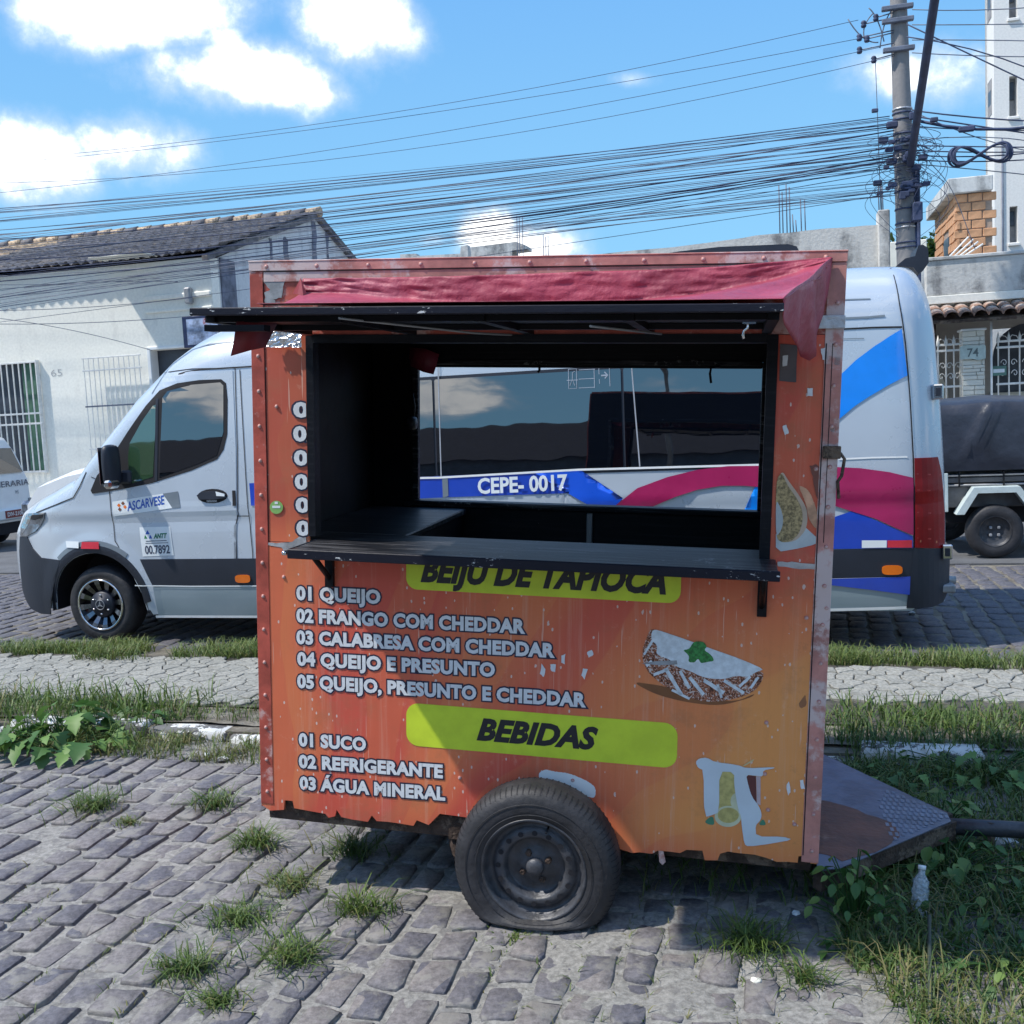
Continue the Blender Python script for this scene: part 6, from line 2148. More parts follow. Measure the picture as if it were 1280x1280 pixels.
# ---- white house on the left
hl_ = STREET.thing('white_house', (-20, VF, 0), 'low white plastered house with old tile roof, barred window and stained grey gable', 'house')
UC = -11.18
holes = [(-17.6, -15.51, 1.10, 3.50), (-12.77, -11.75, .14, 3.55)]
mb = MB()
wall_with_holes(mb, -34, UC, .0, 5.34, VF, holes, .30)
mb.build('front_wall', M['plaster'], hl_)
ridge_v, ridge_z = 24.07, 7.06
mb = MB().add([(UC, VF + .302, 0), (UC, VF + .302, 5.36), (UC, ridge_v, ridge_z - .08), (UC, 27.6, 5.72), (UC, 29.0, 5.2), (UC, 29.0, 0)], [tuple(range(6))])
mb.build('gable_wall', M['gable'], hl_)
mb = MB().add([(-34, VF + .302, 0), (-34, VF + .302, 5.36), (-34, ridge_v, ridge_z - .08), (-34, 29.0, 5.2), (-34, 29.0, 0)], [tuple(range(5))])
mb.build('gable_wall', M['gable'], hl_)
MB().box(-34, UC, 28.9, 29.0, 0, 5.2).build('back_wall', M['gable'], hl_)
MB().bbox(UC - .002, UC + .03, VF + .35, VF + .95, 2.2, 5.36, .01).build('stain_patch', M['stain'], hl_)
for (a, b, z0, z1) in ((ridge_v - .2, ridge_v + .05, 5.6, 6.85), (ridge_v + .6, ridge_v + .75, 6.0, 6.75), (21.6, 21.72, 5.4, 6.1), (22.3, 22.55, 5.0, 6.2)):
    MB().prism(jag([(a, z0), (b, z0), (b, z1), (a, z1)], .05, 4, int(a * 10)), UC + .004, UC + .012, 'YZ').build('stain_patch', M['stain'], hl_)
mb = MB()
mb.bbox(-12.75, UC - .01, VF - .07, VF - .002, 4.55, 4.66, .02)
mb.bbox(-12.75, UC - .01, VF - .05, VF - .002, 4.30, 4.36, .015)
mb.build('cornice', M['plaster'], hl_)


def tiled_slope(name, u0, u1, va, za, vb, zb, pitch, amp, mat, courses=8, jitter=.015, seed=1, parent=None, kind='stuff'):
    """wavy barrel tile rows running up the slope, stepped at every course"""
    g = random.Random(seed)
    n = int((u1 - u0) / pitch * 6)
    mb = MB()
    rows = []
    for c in range(courses):
        for e in (0, 1):
            t = (c + e) / courses
            vs = []
            for i in range(n + 1):
                u = u0 + (u1 - u0) * i / n
                ph = 2 * math.pi * (u - u0) / pitch
                z = za + (zb - za) * t + amp * math.cos(ph) + (.035 if e == 0 else 0) + .05 * MN.noise(Vector((u * .5, t * 3, seed)))
                vs.append((u, va + (vb - va) * t, z))
            rows.append(vs)
    off = 0
    for vs in rows: mb.v += vs
    for r_ in range(len(rows) - 1):
        for i in range(n):
            mb.f.append([r_ * (n + 1) + i, r_ * (n + 1) + i + 1, (r_ + 1) * (n + 1) + i + 1, (r_ + 1) * (n + 1) + i]); mb.mi.append(0); mb.sm.append(True)
    me = bpy.data.meshes.new(name)
    me.from_pydata(mb.v, [], mb.f)
    me.materials.append(mat)
    return link(name, me, parent, None, kind)


tiled_slope('roof_tiles', -34, -18.0, VF - .24, 5.36, ridge_v, ridge_z - .05, .24, .05, M['rooftan'], 12, seed=3, parent=hl_)
tiled_slope('roof_tiles', -18.0, UC + .12, VF - .24, 5.40, ridge_v, ridge_z, .24, .045, M['roofdk'], 12, seed=4, parent=hl_)
tiled_slope('roof_tiles', -34, UC + .12, 29.3, 5.15, ridge_v, ridge_z, .24, .045, M['roofdk'], 12, seed=5, parent=hl_)
MB().prism([(VF - .3, 5.22), (ridge_v, ridge_z - .12), (29.2, 5.08), (29.2, 5.2), (ridge_v, ridge_z + .03), (VF - .3, 5.34)], UC + .002, UC + .13, 'YZ').build('barge_board', M['roofdk'], hl_)
u = -33.8
k = 0
ridge_me = MB().tube([(0, 0, 0), (.42, 0, .01)], [.11, .13], 8).mesh('ridge_tile', M['rooftan'])
ridge_me2 = MB().tube([(0, 0, 0), (.42, 0, .01)], [.11, .13], 8).mesh('ridge_tile', M['roofdk'])
while u < UC - .2:
    inst('ridge_tile', ridge_me if (k * 7) % 5 > 1 else ridge_me2, hl_, Matrix.Translation((u, ridge_v, ridge_z + .02 + .04 * MN.noise(Vector((u * .6, 1, 1))))))
    u += .40; k += 1
mb = MB().bbox(-13.6, -12.3, VF - .6, VF - .1, 5.42, 5.45, .01)
mb.build('roof_patch', M['cream'], hl_)
# barred window
MB().box(-17.6, -15.51, VF + .22, VF + .28, 1.10, 3.50).build('window_dark', M['windk'], hl_)
MB().bbox(-16.05, -15.56, VF + .12, VF + .16, 1.14, 3.46, .01).build('shutter', M['greencloth'], hl_)
gr = STREET.thing('window_grille', (-16.5, VF - .06, 2.3), 'white iron bars over the tall window of the white house at the left edge', 'grille')
bar = MB().bbox(-.013, .013, -.013, .013, -1.19, 1.19, .004).mesh('bar', M['iron'])
for i in range(13):
    inst('bar', bar, gr, Matrix.Translation((-17.45 + i * .152, VF - .10, 2.30)))
for z in (1.12, 2.16, 2.38, 3.48):
    MB().bbox(-17.55, -15.45, VF - .115, VF - .086, z - .02, z + .02, .005).build('crossbar', M['iron'], gr)
MB().bbox(-15.50, -15.47, VF - .12, VF - .01, 1.08, 3.52, .005).build('crossbar', M['iron'], gr)
text_fit('65', -15.20, -14.92, 3.22, .14, VF - .006, -.01).build('house_number', pbr('faded_paint', (.42, .42, .42), .7), hl_)
# open door leaf of white bars against the wall
dg = STREET.thing('barred_gate_leaf', (-13.55, VF - .2, 1.9), 'thin white barred door leaf standing open against the white house', 'gate')
bar2 = MB().bbox(-.009, .009, -.009, .009, -1.62, 1.62, .003).mesh('bar', M['iron'])
for i in range(12):
    inst('bar', bar2, dg, Matrix.Translation((-14.22 + i * .122, VF - .20, 1.86)))
for z in (.3, 1.0, 1.55, 2.45, 3.20, 3.46):
    MB().bbox(-14.26, -12.84, VF - .215, VF - .185, z - .016, z + .016, .004).build('crossbar', M['iron'] if z != 2.45 else M['cablegrey'], dg)
MB().box(-12.77, -11.75, VF + .26, VF + .29, .14, 3.55).build('doorway', M['windk'], hl_)
MB().bbox(-12.80, -12.72, VF - .03, VF + .25, .14, 3.60, .01).build('door_jamb', M['whitep'], hl_)
MB().bbox(-12.8, -11.7, VF - .03, VF + .25, 3.552, 3.62, .01).build('door_jamb', M['whitep'], hl_)
sg = STREET.thing('shop_sign', (-11.7, VF - .4, 4), 'blue framed sign board projecting from the white house above its door', 'sign')
(ua, za), (ub, zb) = facade_at(231, 432, VF - .4), facade_at(256, 394, VF - .4)
MB().bbox(ua, ub + .35, VF - .44, VF - .36, za - .05, zb, .01).build('sign_frame', pbr('sign_blue', (.02, .03, .09), .4), sg)
MB().bbox(ua + .10, ub + .30, VF - .447, VF - .4405, za, zb - .06, .003).build('sign_face', pbr('sign_face', (.30, .36, .50), .5, var=.6, scale=6, col2=(.35, .08, .08), thr=.6), sg)
# lamp and wiring on the façade
MB().bbox(-11.75, -11.6, VF - .16, VF - .01, 4.42, 4.75, .03).build('wall_lamp', M['metalgrey'], hl_)

# ---- unfinished storey and concrete wall behind the stall
cw = STREET.thing('concrete_wall_building', (-2, 20, 0), 'unpainted grey concrete wall stained by rain, with iron rods sticking up', 'building')
top = [facade_at(x, y, 20) for x, y in ((655, 321), (745, 318), (840, 309), (930, 297), (960, 293), (1010, 288), (1060, 284), (1097, 281))]
mb = MB().prism([(top[-1][0], 0), (-9.0, 0), (-9.0, top[0][1] - .05)] + jag(top, .012, 2, 4)[:-1], 20, 20.25)
mb.build('wall', M['concrete'], cw)
MB().box(-9, top[-1][0], 20.2502, 26, 0, 4.2).build('rear_block', M['concrete2'], cw)
ub, zb = facade_at(1097, 263, 19.95)
uc_, _ = facade_at(1112, 263, 19.95)
MB().bbox(ub, uc_, 19.9, 20.3, 0, zb, .02).build('corner_column', M['concrete'], cw)
for (px_, y0, y1) in [(975, 292, 232), (979, 292, 240), (984, 292, 230), (988, 292, 234), (992, 291, 268), (996, 291, 275), (1002, 290, 249), (1007, 290, 250), (1099, 264, 228), (1102, 264, 224), (1104, 264, 232)]:
    u0, z0 = facade_at(px_, y0, 20.1)
    u1, z1 = facade_at(px_ - 1.5, y1, 20.1)
    MB().tube([(u0, 20.1, z0 - .05), (u1, 20.1, z1)], .011, 5).build('iron_rod', M['cablegrey'], cw)
fb = STREET.thing('far_parapet', (-6, 30, 0), 'distant grey parapet with a slab and iron rods showing above the stall roof', 'building')
P = [facade_at(x, y, 30) for x, y in ((500, 326), (500, 318), (520, 317), (521, 320), (575, 317), (576, 308), (584, 306), (585, 314), (588, 326))]
MB().prism([(P[0][0], 0)] + P[1:-1] + [(P[-1][0], 0)], 30, 30.3).build('parapet', M['concrete'], fb)
P = [facade_at(x, y, 30.5) for x, y in ((588, 317), (588, 309), (645, 302), (658, 307), (658, 311), (640, 313), (640, 322), (588, 324))]
MB().prism(P, 30.5, 31.2).build('slab', M['concrete'], fb)
(ua, za), (ub, zb) = facade_at(590, 345, 30.8), facade_at(645, 314, 30.8)
MB().box(ua, ub, 30.85, 31.1, 0, zb).build('wall', M['concrete2'], fb)
for (px_, y0, y1) in [(646, 325, 270), (649, 325, 272), (653, 325, 270), (679, 325, 293), (682, 325, 296), (685, 325, 295)]:
    u0, z0 = facade_at(px_, y0, 30.4); u1, z1 = facade_at(px_, y1, 30.4)
    MB().tube([(u0, 30.4, z0 - .8), (u1, 30.4, z1)], .014, 5).build('iron_rod', M['cablegrey'], fb)

# ---- house number 74 on the right
h7 = STREET.thing('house_with_porch', (5, VF, 0), 'house with grey stained parapet, clay tile eave and a gated porch numbered 74', 'house')
UR0, UR1 = 2.42, 10.0
MB().bbox(UR0, UR1, VF + .02, VF + .30, 3.50, 4.09, .01).build('parapet', M['concrete'], h7)
MB().bbox(UR0 - .03, UR1, VF - .01, VF + .33, 4.092, 4.15, .01).build('parapet_cap', M['concrete2'], h7)
MB().bbox(UR0, UR1, VF - .0, VF + .30, 3.36, 3.498, .01).build('white_band', M['plaster'], h7)
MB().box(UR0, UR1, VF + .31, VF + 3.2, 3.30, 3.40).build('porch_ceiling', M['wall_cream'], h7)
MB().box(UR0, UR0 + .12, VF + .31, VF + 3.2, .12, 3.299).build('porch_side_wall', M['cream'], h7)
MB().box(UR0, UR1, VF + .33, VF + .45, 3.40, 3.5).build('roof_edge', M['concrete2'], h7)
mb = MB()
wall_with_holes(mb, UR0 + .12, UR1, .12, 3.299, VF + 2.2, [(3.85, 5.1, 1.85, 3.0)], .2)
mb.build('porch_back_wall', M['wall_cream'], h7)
mb = MB().prism([(3.85, 2.45)] + [(4.475 + .625 * math.cos(R(a)), 2.45 + .62 * math.sin(R(a))) for a in range(180, -1, -15)] + [(5.1, 2.45), (5.1, 1.80), (3.85, 1.80)], VF + 2.19, VF + 2.198)
mb.build('arched_window', M['windk'], h7)
MB().bbox(3.80, 5.15, VF + 2.12, VF + 2.19, 1.72, 1.80, .01).build('window_sill', M['cream'], h7)
MB().prism([(2.56, .13), (2.98, .13), (2.98, 1.9), (2.62, 2.75), (2.56, 2.75)], VF + 1.6, VF + 1.65).build('sunlit_wedge', M['cream'], h7)  # patch of light inside the porch, put in as a cream wedge
tile_me = []
for k in range(4):
    g = random.Random(50 + k)
    mb = MB()
    vs = []
    for j, (y, r_, dz_) in enumerate(((0, .115, 0), (.42, .095, .125))):
        for a in range(0, 181, 30):
            vs.append((r_ * math.cos(R(a)), y, dz_ + r_ * .75 * math.sin(R(a))))
        for a in range(180, -1, -30):
            vs.append(((r_ - .014) * math.cos(R(a)), y, dz_ + (r_ - .014) * .75 * math.sin(R(a))))
    n = 14
    mb.add(vs, [(i, (i + 1) % n, n + (i + 1) % n, n + i) for i in range(n)] + [tuple(range(n))], False)
    tile_me.append(mb.mesh('roof_tile', M['tile']))
g = random.Random(4)
for r_ in range(2):
    for i in range(34):
        inst('roof_tile', g.choice(tile_me), h7, Matrix.Translation((UR0 + .1 + i * .222 + .01 * g.uniform(-1, 1), VF - .60 + r_ * .33, 3.085 + r_ * .10 + g.uniform(-.008, .008))) @ Euler((0, g.uniform(-.05, .05), g.uniform(-.04, .04))).to_matrix().to_4x4())
MB().prism([(VF - .56, 3.04), (VF + .02, 3.22), (VF + .02, 3.17), (VF - .56, 2.99)], UR0 + .01, UR1, 'YZ').build('tile_batten', M['rust'], h7)
pl = STREET.thing('gate_pillar', (3.12, VF - .15, 0), 'white gate pillar faced with rough horizontal stone strips', 'pillar')
MB().box(2.95, 3.29, VF - .20, VF + .12, .12, 2.86).build('core', M['cream'], pl)
g = random.Random(6)
z = .14
while z < 2.82:
    hh = g.uniform(.055, .10)
    x = 2.945
    while x < 3.28:
        w_ = min(g.uniform(.12, .34), 3.295 - x)
        MB().bbox(x, x + w_ - .006, VF - .235 - g.uniform(0, .02), VF - .2, z, z + hh - .006, .006).build('stone_strip', M['cream'], pl)
        x += w_
    z += hh
MB().bbox(2.92, 3.32, VF - .25, VF + .15, 2.862, 2.90, .01).build('cap', M['whitep'], pl)
np_ = STREET.thing('house_number_plate', (3.15, VF - .28, 2.5), 'pale wavy edged number plate reading 74 on the gate pillar', 'number plate')
(ua, za), (ub, zb) = facade_at(1200, 448, VF - .28), facade_at(1232, 434, VF - .28)
MB().prism([(ua, za - .02), (ua, zb + .03), (ua + .10, zb + .06), (ua + .2, zb + .03), (ub, zb + .03), (ub, za - .02), (ub - .1, za - .05), (ub - .2, za - .02)], VF - .29, VF - .27).build('plate', pbr('plate_pale', (.42, .50, .46), .5), np_)
text_fit('74', ua + .11, ub - .11, (za + zb) / 2 + .005, .14, VF - .293, .01).build('digits', pbr('digit_grey', (.10, .13, .13), .6), np_)
# gates of white iron
spear = MB().lathe([(.013, -1.25), (.013, 1.08), (.026, 1.10), (.030, 1.14), (.018, 1.19), (.0, 1.27)], 6, 'Z').mesh('spear_bar', M['iron'])


def iron_gate(u0, n, pitch, label, name='iron_gate'):
    t = STREET.thing(name, (u0, VF - .1, .1), label, 'gate')
    for i in range(n):
        inst('spear_bar', spear, t, Matrix.Translation((u0 + i * pitch, VF - .10, 1.56)))
    x1 = u0 + (n - 1) * pitch
    for z in (.35, 1.95, 2.56, 2.66):
        MB().bbox(u0 - .03, x1 + .03, VF - .115, VF - .088, z - .018, z + .018, .004).build('crossbar', M['iron'], t)
    for i in range(0, n - 1):
        for (zz, s_) in ((2.30, 1), (2.12, -1)):
            pts = []
            for k in range(15):
                a = k * .48
                r_ = .052 * (1 - k / 17)
                pts.append((u0 + (i + .5) * pitch + s_ * ((i % 2) * 2 - 1) * (r_ * math.cos(a) - .01), VF - .10, zz + r_ * math.sin(a) * 1.3))
            MB().tube(pts, .006, 5).build('scroll', M['iron'], t)
        MB().tube([(u0 + i * pitch + .01, VF - .10, 2.70), (u0 + (i + .3) * pitch, VF - .10, 2.76), (u0 + (i + .7) * pitch, VF - .10, 2.74), (u0 + (i + .9) * pitch, VF - .10, 2.69)], .006, 5).build('scroll', M['iron'], t)
    return t


iron_gate(2.58, 4, .125, 'narrow white iron gate with spear tips left of the pillar')
iron_gate(3.52, 13, .165, 'wide white iron gate with spear tips and scrolls right of the pillar')
MB().tube([(3.38, VF - .3, .13), (3.38, VF - .3, 3.2)], .018, 8).build('drain_pipe', M['iron'], h7)
MB().tube([(2.52, VF - .25, .13), (2.50, VF - .25, 3.15)], .03, 8).build('porch_post', M['rust'], h7)
sp_ = STREET.thing('gate_sign', (3.5, VF - .2, 2.2), 'small green and white sign wired to the white gate', 'sign')
(ua, za), (ub, zb) = facade_at(1239, 470, VF - .16), facade_at(1258, 457, VF - .16)
MB().bbox(ua, ub, VF - .17, VF - .15, za, zb, .003).build('plate', pbr('sign_green', (.10, .20, .16), .5), sp_)
MB().bbox(ua + .03, ub - .03, VF - .174, VF - .1705, za + .05, zb - .05, .001).build('panel', M['stickw'], sp_)

# ---- bare brick upper storey
br = STREET.thing('brick_building', (6, 27, 0), 'unfinished upper storey of bare orange hollow bricks with a concrete slab on top', 'building')
VB = 27.
(ubl, zt_) = facade_at(1196, 243, VB)
(ubr, _) = facade_at(1240, 240, VB)
side_v = VB
vside = 30.6
MB().box(ubl + .02, ubr, VB + .02, vside, 0, zt_).build('core', M['mortarb'], br)
bw, bh = .32, .21
bm_ = [MB().bbox(-bw / 2 + .012, bw / 2 - .012, -.02, .06, -bh / 2 + .011, bh / 2 - .011, .012).mesh('brick', M['brick']) for _ in range(3)]
g = random.Random(2)
rowk = 0
z = zt_ - bh / 2
while z > 2.8:
    x = ubl - .0 + (bw / 2 if rowk % 2 else bw / 4)
    while x < ubr:
        inst('brick', bm_[0], br, Matrix.Translation((x, VB + g.uniform(-.012, .012), z)) @ Matrix.Rotation(g.uniform(-.02, .02), 4, 'Y'))
        x += bw
    y = VB + .10 + (bw / 2 if rowk % 2 == 0 else 0)
    while y < vside - .1:
        if not (abs(y - VB - 1.7) < .5 and abs(z - zt_ + 1.15) < .45):
            inst('brick', bm_[0], br, Matrix.Translation((ubl + g.uniform(-.01, .01), y, z)) @ Matrix.Rotation(math.pi / 2, 4, 'Z') @ Matrix.Rotation(math.pi, 4, 'Z'))
        y += bw
    z -= bh; rowk += 1
MB().box(ubl - .002, ubl + .022, VB + 1.3, VB + 2.1, zt_ - 1.5, zt_ - .8).build('window_gap', M['windk'], br)
MB().bbox(ubl - .22, ubr, VB - .15, vside + .1, zt_ + .002, zt_ + .36, .02).build('roof_slab', M['concrete2'], br)
mb = MB()
(ua, za) = facade_at(1184, 318, VB - 1.5)
for k in range(4):
    mb.tube([(ua + k * .10, VB - 1.5, za - .1), (ua + .45 + k * .10, VB - 1.5, za + .35 - k * .06)], .02, 5)
pipe_t = STREET.thing('pipe_bundle', (ua, VB - 1.5, za), 'white pipes lying on the roof in front of the brick storey', 'pipes')
mb.build('pipe', M['iron'], pipe_t)
MB().bbox(UR0 + .3, UR1, VB - 2.2, VB - 1.0, 0, za - .12, .02).build('lower_roof', M['concrete2'], br)

# ---- white tower block
tw = STREET.thing('white_tower_block', (12, 33, 0), 'tall white apartment block with narrow tilted looking windows at the right edge', 'apartment block')
VT = 33.
(ut, _) = facade_at(1243, 200, VT)
vt1 = VT + 1.
while in_frame(S3(ut, vt1, 10))[0] > 1232 and vt1 < 38: vt1 += .05
vd_ = vt1 - VT
wz = [facade_at(1266, y, VT)[1] for y in (285, 170, 72, -15)]
rows_ = [(facade_at(1266, 303, VT)[1], facade_at(1266, 258, VT)[1]), (facade_at(1266, 145, VT)[1], facade_at(1266, 95, VT)[1]), (facade_at(1266, 22, VT)[1], facade_at(1266, -30, VT)[1])]
uw0, uw1 = facade_at(1262, 270, VT)[0], facade_at(1272, 270, VT)[0]
mb = MB()
wall_with_holes(mb, ut, 26, 0, 17.5, VT, [(uw0, uw1, a, b) for a, b in rows_] + [(uw0 + 2.6, uw1 + 2.6, a, b) for a, b in rows_], .3)
mb.build('front_wall', M['towerw'], tw)
for a, b in rows_:
    for du in (0, 2.6):
        MB().box(uw0 + du - .02, uw1 + du + .02, VT + .29, VT + .33, a - .02, b + .02).build('window', M['winfr'], tw)
        MB().bbox(uw0 + du + .04, uw1 + du - .04, VT + .24, VT + .28, a + .5, b - .1, .01).build('window_pane', M['windk'], tw)
        MB().bbox(uw0 + du - .05, uw1 + du + .05, VT - .06, VT - .002, a - .10, a - .02, .01).build('window_sill', M['towerw'], tw)
mb = MB()
mb.box(ut, ut + .3, VT + .302, vt1, 0, 17.5)
mb.build('side_wall', M['towerw'], tw)
for a, b in rows_:
    MB().box(ut - .012, ut - .002, VT + vd_ * .25, VT + vd_ * .7, a + .2, b + .1).build('window', M['winfr'], tw)
    MB().box(ut - .016, ut - .0125, VT + vd_ * .32, VT + vd_ * .62, a + .5, b - .2).build('window_pane', M['windk'], tw)
MB().box(ut, 26, vt1 - .3, vt1, 0, 17.5).build('back_wall', M['towerw'], tw)
MB().tube([(ut + .22, VT - .03, 3.), (ut + .20, VT - .03, 9.0)], .025, 6).build('wall_conduit', M['cablegrey'], tw)
cr = STREET.thing('cream_hut', (2.3, 27, 0), 'narrow cream wall between the utility pole and the concrete column', 'building')
(ua, za), (ub, zb) = facade_at(1113, 360, 26), facade_at(1130, 301, 26)
MB().bbox(ua, ub + .5, 26, 28, 0, zb, .02).build('wall', M['cream'], cr)


# ---- trees far behind
def tree(u, v, h, r, label, seed, n=900, ls=.16):
    t = STREET.thing('tree', (u, v, 0), label, 'tree')
    MB().tube([(u, v, 0), (u + .1, v, h * .4), (u, v + .1, h * .75)], [.16, .12, .05], 8).build('trunk', M['bark'], t)
    g = np.random.RandomState(seed)
    cs = g.normal(0, .45, (14, 3)) * [r, r, r * .8] + [u, v, h]
    pts = cs[g.randint(0, 14, n)] + g.normal(0, .22, (n, 3)) * r
    vs, fs = [], []
    for i, p in enumerate(pts):
        a = g.normal(0, 1, 3); a /= np.linalg.norm(a)
        b = np.cross(a, g.normal(0, 1, 3)); b /= np.linalg.norm(b)
        s_ = ls * g.uniform(.6, 1.4)
        vs += [tuple(p + a * s_), tuple(p + b * s_ * .6), tuple(p - a * s_), tuple(p - b * s_ * .6)]
        fs.append((4 * i, 4 * i + 1, 4 * i + 2, 4 * i + 3))
    me = bpy.data.meshes.new('crown')
    me.from_pydata(vs, [], fs)
    me.materials.append(M['grass'])
    at = me.attributes.new('tint', 'FLOAT_VECTOR', 'POINT')
    tt = np.repeat(g.uniform(0, .8, n), 4)
    at.data.foreach_set('vector', np.stack([tt, tt * 0, tt * 0], 1).reshape(-1))
    link('crown', me, t)


uu, zz = facade_at(1113, 322, 30)
tree(uu - .1, 30, zz - .2, .9, 'dark tree showing between the concrete column and the utility pole', 3)
uu, zz = facade_at(1160, 322, 36)
tree(uu, 36, zz - .1, .8, 'small dark tree top behind the minibus to the right of the utility pole', 4)

# ================================================================== UTILITY POLE AND CABLES
VP_ = 17.95
pu0, pz0 = facade_at(1134, 330, VP_)
pu1, pz1 = facade_at(1123, 0, VP_)
du = (pu1 - pu0) / (pz1 - pz0)
POLE = STREET.thing('utility_pole', (pu0, VP_, .12), 'tapering concrete utility pole crowded with cables and clamps behind the minibus', 'utility pole')


def pole_at(z): return pu0 + du * (z - pz0)


mb = MB()
mb.prism([(0, 0)] * 0 or [(-1, -1), (1, -1), (1, 1), (-1, 1)], 0, 0) if 0 else None
zz = [.0, 3, 6, 9, 10.2]
rr_ = [.195, .172, .148, .122, .112]
mb.tube([(pole_at(z), VP_, z) for z in zz], rr_, 10)
mb.build('shaft', M['pole'], POLE)


def pz(y): return facade_at(1130, y, VP_)[1]


for y in (310, 304, 285, 280, 262, 240, 205, 199, 190, 183, 176, 168, 150, 142, 137):
    z = pz(y)
    w_ = .165 - (z - 4) * .007
    MB().tube([(pole_at(z), VP_, z - .012), (pole_at(z), VP_, z + .012)], w_ + .008, 12).build('steel_band', M['alu'] if y % 2 else M['cable'], POLE)
for y in (64, 28, 12):
    z = pz(y)
    MB().bbox(pole_at(z) - .27, pole_at(z) + .20, VP_ - .19, VP_ - .10, z - .035, z + .035, .01).build('cross_bracket', M['cablegrey'], POLE)
g = random.Random(12)
for y in (26, 42, 58, 72, 20, 45):
    z = pz(y)
    x = pole_at(z) - g.uniform(.35, .75)
    MB().lathe([(0, -.05), (.035, -.05), (.045, -.02), (.03, 0), (.045, .02), (.03, .05), (0, .06)], 8, 'Z', (x, VP_ - .1, z)).build('insulator', M['cable'], POLE)
    MB().tube([(x, VP_ - .1, z), (pole_at(z) - .1, VP_ - .1, z + .04)], .010, 5).build('stay_rod', M['cablegrey'], POLE)
(bu_, bz_) = facade_at(1147, 265, VP_ - .2)
MB().bbox(bu_ - .08, bu_ + .07, VP_ - .28, VP_ - .12, bz_ - .15, bz_ + .15, .02).build('junction_box', M['cable'], POLE)
MB().tube([(pole_at(pz(240)) + .17, VP_ - .05, 1.0), (pole_at(pz(240)) + .17, VP_ - .05, pz(215))], .055, 8).build('conduit', M['cable'], POLE)
for i in range(34):        # clamps, splices and coils knotted round the pole
    y = g.choice((g.gauss(196, 8), g.gauss(165, 16), g.gauss(240, 5)))
    z = pz(y)
    x = pole_at(z) + g.gauss(0, .22)
    s_ = g.uniform(.03, .075)
    MB().bbox(x - s_ * 1.3, x + s_ * 1.3, VP_ - .30, VP_ - .30 + s_ * 1.5, z - s_ * .8, z + s_ * .8, s_ * .3).build('cable_clamp', M['cable'], POLE)
for i in range(46):
    z = pz(g.gauss(195, 24))
    x = pole_at(z)
    s_ = g.choice((-1, 1, 1))
    L = g.uniform(.12, .62)
    dr_ = g.uniform(.1, .95)
    z2 = z - dr_ * g.uniform(.2, 1)
    yv = VP_ - g.uniform(.12, .34)
    MB().tube(soft([(x, yv, z), (x + s_ * L * .5, yv - .03, z - dr_ * .1), (x + s_ * L, yv, z - dr_ * .45), (x + s_ * L * .8, yv, z - dr_ * .8), (x + s_ * L * .2, yv, z2 - dr_ * .3)]), .0048, 4).build('loose_wire', M['cable'], POLE)
for (x0, y0, x1, y1, x2, y2) in ((1060, 24, 1078, 55, 1098, 53), (1086, 10, 1098, 20, 1105, 52), (1082, 52, 1074, 34, 1092, 16), (1100, 60, 1104, 20, 1120, 8)):
    a, b, c = (facade_at(x, y, VP_ - .1) for x, y in ((x0, y0), (x1, y1), (x2, y2)))
    pts = [((1 - t) ** 2 * a[0] + 2 * t * (1 - t) * b[0] + t * t * c[0], VP_ - .1, (1 - t) ** 2 * a[1] + 2 * t * (1 - t) * b[1] + t * t * c[1]) for t in [i / 10 for i in range(11)]]
    MB().tube(pts, .010, 5).build('jumper_wire', M['cablegrey'], POLE)


def cable(pts, r, label, group, vv=None, mat=None, name='cable', extend=0.):
    """cable through points seen at distance v: a parabola-like span; pts (px, py, v)"""
    P = []
    for (x, y, v) in pts:
        u, z = facade_at(x, y, v)
        P.append((u, v, z))
    P.sort()
    us = [p[0] for p in P]
    cz = np.polyfit(us, [p[2] for p in P], min(2, len(P) - 1))
    cv = np.polyfit(us, [p[1] for p in P], 1)
    u0, u1 = us[0] - (extend if extend else 0), us[-1]
    if extend < 0: u0, u1 = us[0], us[-1] - extend
    out = [(u, float(np.polyval(cv, u)), float(np.polyval(cz, u))) for u in np.linspace(u0, u1, 22)]
    base = out[11]
    o = MB().tube(out, r, 5).build(name, mat or M['cable'], None, STREET, None, base)
    return tag(o, label, 'cable', group)


